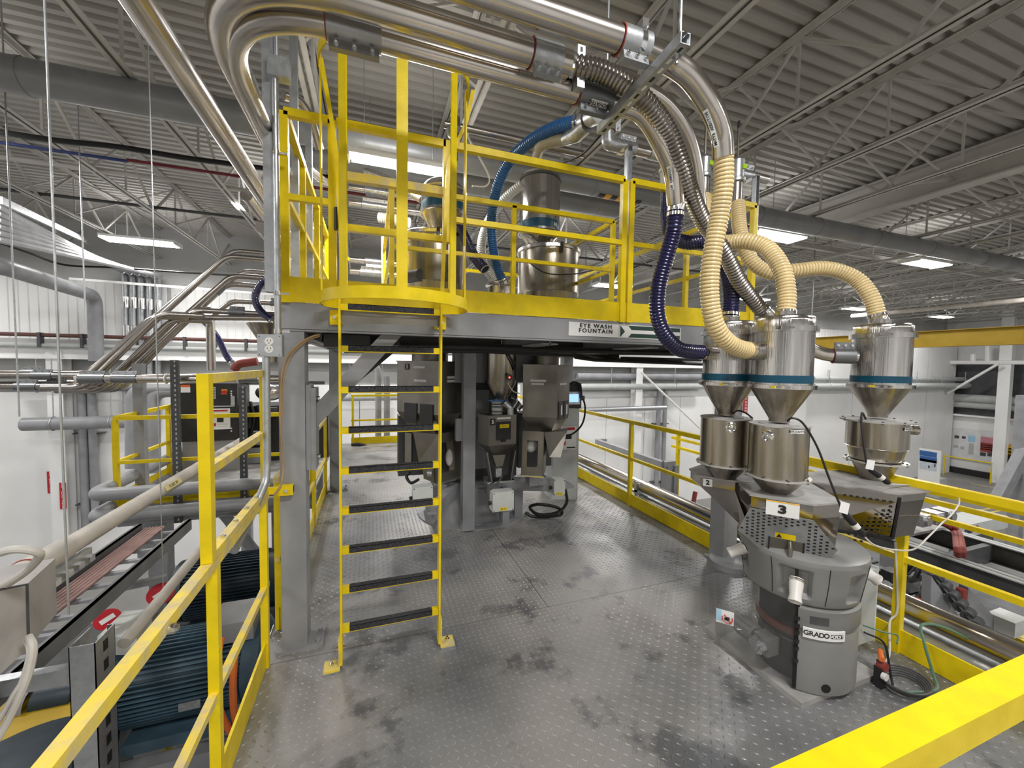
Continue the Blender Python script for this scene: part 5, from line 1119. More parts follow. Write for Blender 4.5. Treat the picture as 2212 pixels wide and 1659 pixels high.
zz_ = (at(1166, 492, y=4.15).z + at(1166, 470, y=4.15).z) / 2
nn = Vector((.45, -.89, 0)); lettering('N', .06, WHT, t, Vector((cR.x, cR.y, zz_)) + nn * (rB + .003), (.89, .45, 0), (0, 0, 1), bold=.003)
for s in (-1, 1): part('support_strut', MB().bar((cR.x + s * .22, cR.y - .05, at(1166, 500, y=4.15).z), (cR.x + s * .10, cR.y - .2, ztB + .03), .02, .02), CHR, t, smooth=False)
cR2 = at(958, 430, y=4.25)
t = tall_receiver('domed stainless vacuum receiver seen through the ladder cage', cR2, 0.225, at(958, 448, y=4.05).z, at(958, 426, y=4.05).z, at(958, 398, y=4.05).z, ztA + .03, dome=True)
c = at(1083, 625, y=4.12); t = thing('hopper_lid', 'low clamped lid of the hanging hopper between the two tanks', 'hopper lid', (c.x, c.y, 2.152)); zt_ = at(1083, 612, y=4.12).z
part('lid_shell', MB().lathe([(.15, 2.152), (.15, zt_ - .05), (.165, zt_ - .04), (.165, zt_ - .01), (.14, zt_), (0, zt_ + .02)], (c.x, c.y, 0), n=30), SS, t)
part('clamp_ring', MB().ring((c.x, c.y, zt_ - .03), (0, 0, 1), .16, .012, 30, 6), CHR, t)
flex('blue_hose', 'bright blue ribbed hose curving down to the small middle lid', [(1252, 262, 2.75), (1200, 276, 2.9), (1145, 306, 3.1), (1100, 350, 3.4), (1073, 410, 3.6), (1062, 470, 3.8), (1064, 530, 3.95), (1075, 580, 4.0), (1086, 608, 4.05)], 0.047, BLUEH, None, pitch=0.022, amp=0.12, both=True)
flex('clear_hose', 'milky white ribbed hose behind the blue hose', [(1128, 398, 4.3), (1095, 425, 4.4), (1062, 465, 4.5), (1043, 510, 4.5), (1040, 555, 4.4), (1058, 592, 4.3), (1075, 612, 4.2)], 0.05, CLR, None, pitch=0.025, end=False)
t, cp = flex('cut_hose', 'dark purple hose with a cut open end left of the blue hose', [(990, 480, 4.1), (1005, 515, 3.9), (1025, 555, 3.8), (1048, 582, 3.75)], 0.05, NAVY, None, end=False)
part('open_end', MB().ring(cp[-1], cp[-1] - cp[-4], .047, .005, 20, 5), CLR, t)
flex('suction_hose', 'pale ribbed hose stub left of the domed receiver', [(818, 470, 5.3), (850, 474, 5.3), (885, 482, 5.3)], 0.07, CLR, None, pitch=.03, end=False)
flex('steel_flex_hose', 'small steel flex hose running behind the domed receiver', [(790, 370, 5.2), (830, 385, 5.1), (870, 408, 5.0), (912, 432, 4.75)], 0.045, PIPE, None, pitch=.018, end=False)
# conveying lines with clamps across the back of the platform
for i, (x0, y0, x1, yw, lab) in enumerate(((745, 403, 900, 5.7, 'upper back conveying pipe with a bolted clamp'), (745, 436, 912, 5.7, 'middle back conveying pipe behind the gate'), (745, 560, 900, 5.9, 'low back conveying pipe seen above the kick plate'), (745, 585, 900, 5.9, 'lowest back conveying pipe above the kick plate'))):
    p = at(x0, y0, y=yw); q = at(x1, y0 + (x1 - x0) * .16, y=yw); q.z = p.z; t = thing('conveying_pipe', lab, 'pipe', tuple(p))
    L_ = Vector((UX0 + .25, yw, p.z)); part('tube', MB().cyl(L_, q, .04, 16), PIPE, t)
    clamp(t, p.lerp(q, .45 if i % 2 == 0 else .38), (1, 0, 0), .041, .34, (0, -.3, -1 if i % 2 == 0 else 1), bolts=3)
for px, y_ in ((827, 5.75), (849, 5.95)):
    p = at(px, 400, y=y_); single('strut_post', 'perforated strut post behind the gate, ' + ('left one' if px < 840 else 'right one'), 'strut', MB().box((p.x - .02, y_, 2.152), (p.x + .02, y_ + .04, 3.6)), GALV, smooth=False)
# ================================================================== OVERHEAD CONVEYING PIPES
ZP = 3.1
def cpipe(label, pts, r, rad, clamps=(), mat=PIPE, name='conveying_pipe', n=10):
    P = fillet(pts, rad, 16) if rad else [Vector(p) for p in pts]; t = thing(name, label, 'pipe', tuple(P[0])); part('tube', MB().tube(P, r, 22), mat, t)
    for (p, ax, L, dn, m) in clamps: clamp(t, p, ax, r + .001, L, dn, bolts=3, mat=m)
    return t
YA, YB, YC_ = 1.75, 1.605, 1.45
xA1 = at(1325, 205, y=YA).x
pa = at(766, 88, y=YA); pn_ = at(1283, 210, y=YA)
DARKC = M('dark_cast_clamp', (0.22, 0.23, 0.24), 0.4, 0.7)
e1 = [at(1420, 300, d=2.0), at(1452, 360, d=2.12), at(1460, 420, d=2.18)]
P = fillet([(-0.555, 6.0, 3.1), (-0.555, YA, ZP), (1.12, YA, 3.1)], 0.46, 16) + catmull([(1.15, YA, 3.098), at(1385, 245, d=1.98), at(1425, 305, d=2.04), at(1452, 370, d=2.12), at(1460, 440, d=2.18)], 8)
t = thing('conveying_pipe', 'lowest U-bent steel pipe over the cage ending at the navy hose', 'pipe', tuple(P[0])); part('tube', MB().tube(P, .047, 24), PIPE, t)
clamp(t, (pa.x, YA, ZP), (1, 0, 0), .048, .20, (0, -.1, -1), mat=M('burnished_clamp', (0.42, 0.42, 0.42), .33, .9)); k = clamp(t, (pn_.x, YA, ZP), (1, 0, 0), .048, .18, (0, -.15, -1), mat=DARKC)
lp = Vector((pn_.x + .01, YA, ZP)); ln = Vector((0, -.55, -.83)); lettering('NOVATEC', .024, BLKM, k, lp + ln * .056, (-1, 0, 0), (0, .83, -.55), bold=.0004, off=.0015)
part('maker_label', plate(lp + ln * .0552, (-1, 0, 0), (0, .83, -.55), .09, .028, .001), WHT, k, smooth=False)
cl = at(1452, 385, d=2.07)
P2 = [(-0.575, 6.0, 3.2), (-0.575, YB, ZP), (at(1228, 140, y=YB).x, YB, ZP)]
pb = at(1178, 132, y=YB)
cpipe('middle U-bent steel pipe joined to the corrugated steel hose', P2, .052, .52, [((pb.x, YB, ZP), (1, 0, 0), .13, (0, -.25, -1), GALV)])
pc2 = at(1366, 105, y=YC_)
P3 = [Vector((-2.2, YC_, ZP + .03)), Vector((1.02, YC_, ZP + .03))] + catmull([(1.06, YC_, ZP + .03), at(1440, 130, d=1.76), at(1490, 165, d=1.80), at(1535, 230, d=1.86), at(1558, 290, d=1.92), at(1563, 340, d=1.95)], 10)
t = thing('conveying_pipe', 'upper steel pipe bending down into the big tan hose', 'pipe', tuple(P3[0])); part('tube', MB().tube(P3, .05, 24), PIPE, t)
clamp(t, (pc2.x, YC_, ZP + .03), (1, 0, 0), .051, .13, (0, -.25, -1), mat=GALV)
part('strap_clip', MB().lathe([(.052, -.012), (.058, -.012), (.058, .012), (.052, .012)], (1.045, YC_, ZP + .03), (1, 0, 0), 20).bc((1.045, YC_ - .03, ZP + .085), (.03, .05, .03)), CHR, t)
# pipe labels
def strip_label(t, s, path, size, w_, L):
    pts = [at(x, y, d=d) for x, y, d in path]; m = MB(); cp = catmull(pts, 6)
    V = []; 
    for i, p in enumerate(cp):
        T = (cp[min(i + 1, len(cp) - 1)] - cp[max(0, i - 1)]).normalized(); nrm = (CAM - p).normalized(); sd = T.cross(nrm).normalized(); nrm = sd.cross(T).normalized(); V += [p - sd * w_ / 2, p + sd * w_ / 2]
    lab = part('text_label', m.add(V, [(2 * i, 2 * i + 1, 2 * i + 3, 2 * i + 2) for i in range(len(cp) - 1)]), WHT, t, label='white text label')
    n = len(s)
    for i, ch in enumerate(s):
        f = .92 - .84 * i / max(1, n - 1); k = f * (len(cp) - 1); j = min(int(k), len(cp) - 2); p = cp[j].lerp(cp[j + 1], k - j); T = (cp[j + 1] - cp[j]).normalized(); nrm = (CAM - p).normalized(); up_ = (-T).cross(nrm).normalized() * -1
        rt = -T; up_ = nrm.cross(rt).normalized(); lettering(ch, size, BLKM, lab, p, rt, up_, bold=.0003, name='label_letter', off=.001)
strip_label(t, 'MATTE ADDITIVE', [(1523, 238, 1.80), (1533, 262, 1.825), (1542, 290, 1.845), (1548, 317, 1.865)], .017, .022, 0)
# fourth bend behind, with its label
t = thing('conveying_pipe', 'inner curved steel pipe behind the corrugated steel hose', 'pipe', tuple(at(1385, 190, d=2.3)))
part('tube', MB().tube(catmull([at(1330, 165, d=2.1), at(1385, 190, d=2.2), at(1440, 228, d=2.3), at(1480, 285, d=2.4), at(1500, 350, d=2.5), at(1508, 420, d=2.6), at(1512, 470, d=2.65)], 10), .046, 22), PIPE, t)
tA0 = [o for o in bpy.data.objects if o.get('label', '') == 'lowest U-bent steel pipe over the cage ending at the navy hose'][0]
strip_label(tA0, 'UV CARGILL', [(1444, 360, 2.06), (1449, 385, 2.09), (1452, 410, 2.115)], .018, .020, 0)
# big loose pipe on the left
cpipe('large straight steel pipe slanting across the upper left corner', [(-0.80, 0.3, ZP + .02), (-0.815, 6.3, ZP + .02)], .058, 0, [])
for (x, z, lab) in ((-.62, 2.97, 'thin steel pipe along the left edge, below the U-bends'), (-.74, 2.85, 'lower thin steel pipe along the left edge of the platform'), (-.66, 2.66, 'lowest thin steel pipe along the left platform railing')):
    cpipe(lab, [(x, 3.0, z), (x, 6.2, z)], .035, 0, [((x, 3.5, z), (0, 1, 0), .16, (-.4, 0, -1), GALV)])
cpipe('curved steel pipe turning down inside the left railing', [at(612, 205, d=3.2), at(645, 215, d=3.3), at(672, 255, d=3.4), at(690, 320, d=3.6)], .04, .12, name='bent_pipe')
cpipe('bright curved steel pipe low inside the left railing', [at(618, 300, d=3.3), at(645, 345, d=3.6), at(700, 392, d=4.2), at(745, 405, d=4.8)], .04, .2, name='bent_pipe')
m = []
for y in (2.0, 2.2):
    pass
# clamps with eye bolts on the returning pipes
for i, (px, py) in enumerate(((527, 165), (545, 205))):
    c = at(px, py, d=2.2 + i * .25); t = single('pipe_clamp', 'bright bolted clamp on the pipes below the left U-bend, ' + ('upper one' if i == 0 else 'lower one'), 'clamp', MB().bc(c, (.10, .17, .03)).bc(c + Vector((.0, 0, -.03)), (.12, .02, .02)).bc(c + Vector((.0, .07, -.03)), (.12, .02, .02)).bc(c + Vector((.0, -.07, -.03)), (.12, .02, .02)), CHR, smooth=False)

# strut carrying the pipes, threaded rods
S0, S1 = Vector((1.072, 1.185, 2.99)), Vector((1.095, 1.80, 2.99))
S0, S1 = at(1481, 82, z=3.0), at(1297, 282, z=3.0)
t = thing('strut_channel', 'slotted galvanized strut channel crossing under the overhead pipes', 'strut', tuple((S0 + S1) / 2))
u = (S1 - S0).normalized(); sd = Vector((1, 0, 0)); L = (S1 - S0).length; w_ = .04
m = MB(); m.bar(S0 + Vector((0, 0, -.02)), S1 + Vector((0, 0, -.02)), w_, .003)
for s in (-1, 1): m.bar(S0 + sd * (s * w_ / 2), S1 + sd * (s * w_ / 2), .003, .043); m.bar(S0 + sd * (s * (w_ / 2 - .006)) + Vector((0, 0, .02)), S1 + sd * (s * (w_ / 2 - .006)) + Vector((0, 0, .02)), .012, .003)
part('channel', m, GALV, t, smooth=False)
m = MB()
for i in range(11):
    c = S0 + u * (L * (i + .6) / 11.4) + Vector((0, 0, -.0218)); part('slot_hole', MB().bc(c, (.012, .03, .0008)), REFL if i in (1, 2, 4, 6) else BLK, t, smooth=False)
part('rod_bracket', MB().bc(S0 + u * .045 + Vector((0, 0, -.028)), (.03, .03, .012)).cyl(S0 + u * .045 + Vector((0, 0, -.06)), S0 + u * .045 + Vector((0, 0, -.02)), .006, 8), CHR, t)
part('threaded_rod', MB().cyl(S0 + u * .03 + Vector((0, 0, -.02)), S0 + u * .03 + Vector((0, 0, 1.75)), .0055, 8), GALV, t)
p = at(1312, 130, y=1.85); single('threaded_rod', 'thin threaded rod left of the strut channel', 'rod', MB().cyl(p, (p.x, p.y, 4.72), .006, 8), GALV)
p = at(1247, 118, y=1.70); q = at(1245, 200, y=1.70)
t = thing('strut_hanger', 'short upright strut piece between the overhead pipes', 'strut', tuple(p)); part('channel', MB().box((p.x - .018, 1.66, q.z), (p.x + .02, 1.70, p.z + .02)), GALV, t, smooth=False)
part('slot_hole', MB().bc((p.x, 1.659, p.z - .005), (.012, .001, .02)), BLK, t, smooth=False)
# valve with blue hose connection and small fittings
c = at(1275, 255, d=2.7); t = thing('diverter_valve', 'cast diverter valve where the blue hose starts under the pipes', 'valve', tuple(c))
a_ = at(1256, 262, d=2.72); b_ = at(1295, 244, d=2.55)
part('valve_body', MB().tube([a_, a_.lerp(b_, .35), a_.lerp(b_, .5), b_], [.045, .05, .06, .06], 18), ALU, t)
part('valve_body', MB().tube([at(1222, 300, d=2.9), at(1245, 290, d=2.8), at(1268, 270, d=2.7)], [.045, .055, .05], 18), ALU, t)
part('bolt_ring', MB().ring(a_.lerp(b_, .4), b_ - a_, .055, .01, 20, 6), GRYD, t)
part('beige_hose', MB().tube(catmull([at(1225, 300, d=2.9), at(1190, 305, d=3.0), at(1165, 318, d=3.1), at(1160, 345, d=3.4)], 8), .045, 16), M('beige_hose', (.42, .38, .28), .4), t)
part('air_line', MB().tube(catmull([at(1318, 265, d=2.5), at(1290, 300, d=2.6), at(1255, 335, d=2.8), at(1215, 352, d=3.0)], 8), .008, 6), BLK, t)
# manifold row with elbow, filters, posts
def along(px, py, y): return at(px, py, y=y)
YM = 2.86; zM = at(1345, 317, y=YM).z
x0, x1 = at(1313, 312, y=YM).x, at(1655, 390, y=YM).x
t = thing('vacuum_manifold', 'horizontal grey manifold pipe with elbow and clamps above the railing', 'pipe', (x0, YM, zM))
part('tube', MB().tube(fillet([(x0, YM, zM + .22), (x0, YM, zM), (x0 + .25, YM, zM)], .02, 3), .052, 20), ALU, t)
part('tube', MB().cyl((x0 + .1, YM, zM), (at(1478, 350, y=YM).x, YM, zM), .043, 20), PIPE, t)
part('tube', MB().cyl((at(1575, 372, y=YM).x, YM, zM), (x1, YM, zM), .043, 20), PIPE, t)
for px in (1352, 1418, 1610): clamp(t, (at(px, 350, y=YM).x, YM, zM), (1, 0, 0), .044, .16, (0, -.3, 1), bolts=3, gasket=False)
clamp(t, (x0, YM, zM + .15), (0, 0, 1), .053, .12, (1, -.3, 0), bolts=2)
for px, lab in ((1357, 'galvanized strut post beside the front railing corner'), (1634, 'galvanized strut post at the right railing corner')):
    x = at(px, 400, y=2.76).x; z0 = at(px, 520, y=2.76).z if px < 1500 else at(px, 560, y=2.76).z
    s = thing('strut_post', lab, 'strut', (x, 2.78, z0)); m = MB().box((x - .022, 2.745, z0), (x - .019, 2.79, zM - .04)).box((x + .019, 2.745, z0), (x + .022, 2.79, zM - .04)).box((x - .022, 2.787, z0), (x + .022, 2.79, zM - .04)); part('channel', m, GALV, s, smooth=False)
    part('strut_clip', MB().box((x - .03, 2.74, zM - .05), (x + .03, 2.9, zM - .04)), CHR, s, smooth=False)
for (px, pt, pm, pb, dd, lab, mat) in ((1440, 358, 372, 412, 3.25, 'round filter fitting on top of the rear navy hose', WPL), (1521, 345, 385, 422, 3.0, 'cast valve with a long probe above the left tan hose', ALU), (1591, 350, 395, 435, 2.95, 'cast valve with a probe above the right tan hose', ALU)):
    c = at(px, pm, d=dd); s = thing('line_valve', lab, 'valve', tuple(at(px, pb, d=dd))); zb_, zm_, zt_ = at(px, pb, d=dd).z, c.z, at(px, pt, d=dd).z
    part('lower_sleeve', MB().cyl((c.x, c.y, zb_), (c.x, c.y, zm_), .042 if px > 1500 else .05, 20), PIPE if px > 1500 else CLR, s)
    part('valve_head', MB().lathe([(.045, zm_), (.062, zm_), (.062, zm_ + .02), (.05, zm_ + .03), (.05, zt_), (.035, zt_ + .02), (0, zt_ + .02)], (c.x, c.y, 0), n=22), mat, s)
    if px > 1500:
        part('probe', MB().cyl((c.x, c.y, zt_), (c.x, c.y, zt_ + .24), .009, 8), SSD, s); part('probe_tip', MB().cyl((c.x, c.y, zt_ + .24), (c.x, c.y, zt_ + .29), .01, 8), BLK, s)
        part('status_tag', MB().bc((c.x + .01, c.y - .055, (zm_ + zt_) / 2 + .02), (.035, .01, .03)), M('lime_tag', (.45, .75, .02), .5), s, smooth=False)
p, q = at(872, 60, y=2.15), at(872, 182, y=2.15); t = thing('strut_hanger', 'dark strut end dropping behind the pipes onto the middle cage strap', 'strut', (p.x, 2.15, q.z)); part('channel', MB().box((p.x - .022, 2.14, q.z), (p.x + .022, 2.17, q.z + .30)), GRYD, t, smooth=False)
for k_ in (.06, .13): part('bolt', bolt(MB(), (p.x, 2.14, q.z + k_), (0, -1, 0), .012, .01), CHR, t)
p, q = at(960, 268, y=3.5), at(1262, 340, y=3.5); t = thing('vacuum_line', 'dark horizontal line with a cast end valve behind the right cage strap', 'pipe', tuple(p)); z_ = p.z
part('tube', MB().cyl((p.x, 3.5, z_), (q.x, 3.5, z_), .032, 16), PIPED, t); part('tube', MB().cyl((p.x + .18, 3.62, z_ + .06), (q.x, 3.62, z_ + .06), .022, 12), GRYD, t)
c = at(982, 270, y=3.5); part('valve_body', MB().lathe([(.03, -.28), (.03, -.10), (.06, -.08), (.07, -.03), (.05, .0), (.045, .06), (.02, .08), (.012, .20)], (c.x, 3.5, z_), n=20), DARKC, t)
part('hanging_wire', MB().tube(catmull([at(1005, 285, y=3.4), at(1030, 330, y=3.3), at(1056, 380, y=3.3), at(1050, 402, y=3.3), at(1020, 402, y=3.3)], 6), .008, 6), WCAB, t)
# ================================================================== LEFT CORNER STRUT, CONDUIT AND OUTLET
x = at(585, 400, y=2.62).x
t = thing('strut_post', 'tall galvanized strut post at the left front corner of the platform', 'strut', (x, 2.62, 2.22)); part('channel', MB().box((x - .033, 2.60, at(585, 630, y=2.6).z), (x + .03, 2.66, 4.72)), GALV, t, smooth=False)
x2 = at(596, 400, y=2.58).x
t = thing('electrical_conduit', 'galvanized conduit rising up the left corner to a junction box', 'conduit', (x2, 2.585, 1.7))
zo = at(583, 722, y=2.56).z; zb1, zb0 = at(600, 122, y=2.56).z, at(600, 165, y=2.56).z
part('conduit_pipe', MB().cyl((x2, 2.585, zo), (x2, 2.585, zb0), .017, 14), GALV, t); part('conduit_pipe', MB().cyl((x2 + .01, 2.585, zb1), (x2 + .01, 2.585, 4.8), .013, 12), GALV, t); part('conduit_pipe', MB().cyl((x2 - .015, 2.6, zb1), (x2 - .015, 2.6, 4.8), .01, 10), GALV, t)
bx = part('pull_box', MB().box((x2 - .03, 2.55, zb0), (x2 + .075, 2.62, zb1)), GALV, t, smooth=False)
for zc_ in (at(597, 325, y=2.56).z, at(597, 632, y=2.56).z, at(597, 715, y=2.56).z): part('conduit_strap', MB().lathe([(.017, -.012), (.021, -.012), (.021, .012), (.017, .012)], (x2, 2.585, zc_), n=16).box((x2 + .015, 2.58, zc_ - .006), (x2 + .06, 2.6, zc_ + .006)), CHR, t)
A, B = at(556, 770, y=2.54), at(609, 723, y=2.54)
t = thing('outlet_box', 'grey steel outlet box with a white duplex socket on the left column', 'outlet', ((A.x + B.x) / 2, 2.54, A.z))
part('box_body', MB().box((A.x, 2.54, A.z), (B.x, 2.60, B.z)), GALV, t, smooth=False); part('cover_plate', MB().box((A.x + .004, 2.535, A.z + .004), (B.x - .004, 2.54, B.z - .004)), GALV, t, smooth=False)
for py in (737, 754):
    c = at(581, py, y=2.533); s = part('socket', MB().cyl((c.x, 2.535, c.z), (c.x, 2.531, c.z), .0215, 20), WPL, t, label='white round socket')
    for dx in (-.008, .008): part('socket_slot', MB().box((c.x + dx - .0015, 2.5305, c.z - .001), (c.x + dx + .0015, 2.531, c.z + .009)), BLK, s, smooth=False)
    part('socket_slot', MB().cyl((c.x, 2.5305, c.z - .01), (c.x, 2.531, c.z - .01), .0028, 8), BLK, s)
for px, py in ((560, 727), (604, 727), (560, 766), (604, 766)): c = at(px, py, y=2.535); part('screw', MB().cyl((c.x, 2.535, c.z), (c.x, 2.532, c.z), .003, 8), GRYD, t)
P = fillet([at(575, 772, y=2.57), at(577, 1000, y=2.57), at(575, 1040, y=2.55), at(540, 1120, y=2.4), at(505, 1190, y=2.2)], .12)
single('lower_conduit', 'galvanized conduit leaving the outlet box downward behind the railing', 'conduit', MB().tube(P, .02, 14), GALV)
single('beige_cable', 'brown and beige cables draped down the left grey column', 'cable', MB().tube(catmull([at(690, 723, y=2.72), at(672, 728, y=2.68), at(640, 748, y=2.67), at(612, 790, y=2.66), at(605, 880, y=2.66), at(608, 960, y=2.66), at(612, 1010, y=2.66), at(606, 1050, y=2.6), at(590, 1070, y=2.55)], 8), .006, 6).tube(catmull([at(690, 726, y=2.72), at(660, 738, y=2.68), at(628, 770, y=2.67), at(611, 830, y=2.66), at(609, 900, y=2.66)], 8), .005, 6), M('tan_brown_cable', (.36, .24, .12), .5))
for px, ys in ((637, 3.2), (668, 3.9)):
    p = at(px, 400, y=ys); single('strut_post', 'galvanized strut post behind the left upper railing, ' + ('nearer one' if px < 650 else 'farther one'), 'strut', MB().box((p.x - .025, ys - .02, 2.152), (p.x + .025, ys + .02, 4.72 if px < 650 else 3.9)), GALV, smooth=False)
# ceiling hung cables, sprinkler lines
def hline(label, py0, py1, y, r, mat, x0=0, x1=2212, cat='pipe', name='overhead_pipe', xa=None, xb=None):
    p, q = at(x0, py0, y=y), at(x1, py1, y=y); z = (p.z + q.z) / 2; pts = [Vector((xa if xa is not None else p.x, y, z)), Vector((xb if xb is not None else q.x, y, z))]
    return single(name, label, cat, MB().tube(pts, r, 8), mat)
single('cable_bundle', 'sagging black cable bundle strung under the left roof joists', 'cable', MB().tube(catmull([at(0, 285, y=6.6), at(120, 303, y=6.6), at(260, 318, y=6.6), at(400, 341, y=6.6), at(560, 362, y=6.6), at(900, 410, y=6.6)], 8), .035, 7), BLK)
hline('blue and red striped line strung under the left roof', 312, 390, 7.2, .022, M('dark_blue_line', (.03, .05, .2), .5), 20, 570, xa=-9, xb=-3.2)
hline('dark red line continuing right of the blue one under the roof', 350, 392, 7.2, .022, M('dark_red_line', (.2, .02, .03), .5), 330, 570, xa=-3.2, xb=1.0)
hline('thin grey sprinkler pipe under the left roof', 335, 420, 8.2, .035, JOIST, 0, 570, xa=-13.6, xb=8)
hline('second grey sprinkler pipe farther back under the left roof', 415, 470, 10.0, .03, GRYD, 0, 570, xa=-13.6, xb=12)
p, q = at(2212, 648, z=4.3), at(1840, 683, z=4.3)
single('overhead_pipe', 'pale insulated pipe running above the dark yellow crane beam', 'pipe', MB().tube([p + (p - q) * .15, q], .09, 12), CREAM)
for k, px in enumerate((124, 337, 33, 185)):
    y_ = (2.2, 3.6, 6.0, 7.0)[k]; p = at(px, 700, y=y_); bot = (1330, 1330, 900, 700)[k]; b = at(px + (8 if k < 2 else 3), bot, y=y_)
    single('hanger_rod', ('thicker threaded hanger rod at the left of the picture', 'thin hanger rod passing the cable tray', 'thin hanger rod near the left edge', 'pale hanger rod left of the sloping pipes')[k], 'rod', MB().cyl((p.x, y_, b.z), (p.x, y_, 5.6), (.0042, .0038, .008, .008)[k], 8), GALV)
# ================================================================== LEFT BACKGROUND
def S(name, label, cat, mb, mat, **k): return single(name, label, cat, mb, mat, **k)
YW = Y1 - 0.25
# wall pipes
def vpipe(px, y0, y1, r, label, mat=GRY, y=YW, name='wall_pipe'):
    a = at(px, y0, y=y); b = at(px, y1, y=y); t = thing(name, label, 'pipe', (a.x, y, b.z)); part('pipe', MB().cyl((a.x, y, b.z), (a.x, y, a.z), r, 14), mat, t)
    for z in (a.z - (a.z - b.z) * .3, a.z - (a.z - b.z) * .8): part('pipe_bracket', MB().box((a.x - r - .12, y - .02, z - .03), (a.x + r + .12, Y1 - .06, z)), GRYD, t, smooth=False)
    return t
vpipe(176, 842, 1150, .10, 'dark grey downpipe on the left back wall, left of the pair'); vpipe(197, 842, 1150, .09, 'dark grey downpipe on the left back wall, right of the pair')
vpipe(1424, 838, 1090, .10, 'grey downpipe on the back wall behind the right railing, left of the pair'); vpipe(1438, 838, 1090, .09, 'grey downpipe on the back wall behind the right railing, right of the pair')
vpipe(1766, 838, 990, .10, 'grey downpipe on the back wall left of the right receiver')
def hpipe(x0, y0, x1, y1, r, label, y=YW - .2, mat=GRY, name='wall_pipe', hang=True):
    a, b = at(x0, y0, y=y), at(x1, y1, y=y); z = (a.z + b.z) / 2; t = thing(name, label, 'pipe', (a.x, y, z)); part('pipe', MB().cyl((a.x, y, z), (b.x, y, z), r, 14), mat, t)
    n = max(2, int(abs(b.x - a.x) / 2.2))
    if hang:
        for i in range(n): xx = a.x + (b.x - a.x) * (i + .5) / n; part('pipe_hanger', MB().cyl((xx, y, z), (xx, y, 1.79), .015, 6).ring((xx, y, z), (1, 0, 0), r + .01, .012, 14, 5), GALV, t)
    return t
hpipe(0, 836, 300, 834, .14, 'thick grey pipe low across the left back wall')
hpipe(50, 915, 300, 912, .17, 'thick grey capped pipe stub across the left back wall', mat=GRY, y=YW - .6)
hpipe(1245, 835, 1520, 835, .13, 'long grey pipe hung below the white beam on the back wall', mat=CABG)
hpipe(1245, 815, 1520, 812, .16, 'upper dim grey pipe behind the long hung pipe', y=YW, hang=False)
hpipe(1255, 884, 1438, 882, .10, 'short steel pipe across the white column behind the railing', mat=GALV, y=YW - .5, hang=False)
hpipe(1755, 834, 2108, 834, .17, 'long grey pipe across the white wall block, lower of two', mat=CABG, y=Y1 - 1.1)
hpipe(1755, 819, 2083, 819, .14, 'long grey pipe across the white wall block, upper of two', mat=CABG, y=Y1 - .95)
hpipe(720, 858, 860, 857, .13, 'grey pipe on the back wall seen behind the ladder', mat=CABG)
p, q = at(0, 742, y=YW - .3), at(600, 752, y=YW - .3)
t = thing('copper_pipe', 'dark copper pipe clipped along the top of the white wall beam', 'pipe', (p.x, YW - .3, p.z))
part('pipe', MB().cyl((p.x - 3, YW - .3, (p.z + q.z) / 2 + .22), (q.x + 3, YW - .3, (p.z + q.z) / 2 + .22), .05, 10), M('dark_oxide_pipe', (.12, .05, .04), .5), t); part('pipe', MB().cyl((p.x - 3, YW - .3, (p.z + q.z) / 2 - .05), (q.x + 3, YW - .3, (p.z + q.z) / 2 - .05), .06, 10), CABG, t)
for px in (88, 180, 330, 400, 465, 532): x = at(px, 745, y=YW - .3).x; part('pipe_clip', MB().box((x - .03, YW - .38, (p.z + q.z) / 2 - .1), (x + .03, YW - .22, (p.z + q.z) / 2 + .28)), GRYD, t, smooth=False)
# big grey pipe bending down from the upper left
P = fillet([at(0, 574, y=9.0) + Vector((-1.5, -1.2, .2)), at(0, 574, y=9.5), at(205, 640, y=13.6), at(208, 780, y=13.6)], .35)
S('bent_pipe', 'large grey pipe coming from the upper left and bending down the wall', 'pipe', MB().tube(P, .15, 14), GRY)
# five conduits dropping down the wall
ct = thing('conduit_bank', 'bank of five galvanized conduits curving down the back wall', 'conduit', tuple(at(300, 770, y=YW)))
for i in range(5):
    px = 271 + i * 17.5; a = at(px, 610 + i * 2, y=YW); b = at(px + 2, 900, y=YW); P = fillet([at(262 + i * 17, 586 + i * 2, y=13.6), a + Vector((0, 0, .30)), b], .4)
    c = part('conduit_run', MB().tube(P, .075, 12), GALV, ct)
    for dz in (-.7, -1.5): part('conduit_coupling', MB().cyl(a + Vector((0, 0, dz)), a + Vector((0, 0, dz + .3)), .09, 12), CHR, c)
t = thing('conduit_rack', 'rack of long conduits high on the left running back to the wall', 'conduit', tuple(at(0, 470, y=7.2)))
part('rack_rail', MB().bar(at(0, 432, y=7.5), at(190, 522, y=12.5), .05, .10), GALV, t, smooth=False)
for i in range(6): part('conduit_run', MB().cyl(at(-10, 446 + i * 14, y=7.2), at(262 + i * 17, 586 + i * 2, y=13.6), .05, 8), GRY, t)
single('trim_2', 'white horizontal rail along the upper back wall', 'beam', MB().bar(at(150, 602, y=13.2), at(600, 637, y=13.2), .05, .06), WALL, kind='structure', smooth=False)
S('black_cable', 'black cable drooping across the upper left wall', 'cable', MB().tube(catmull([at(-30, 515, y=10), at(60, 545, y=10.5), at(140, 572, y=11), at(250, 578, y=11.5), at(420, 590, y=12), at(600, 600, y=12.5)], 8), .022, 6), BLK)
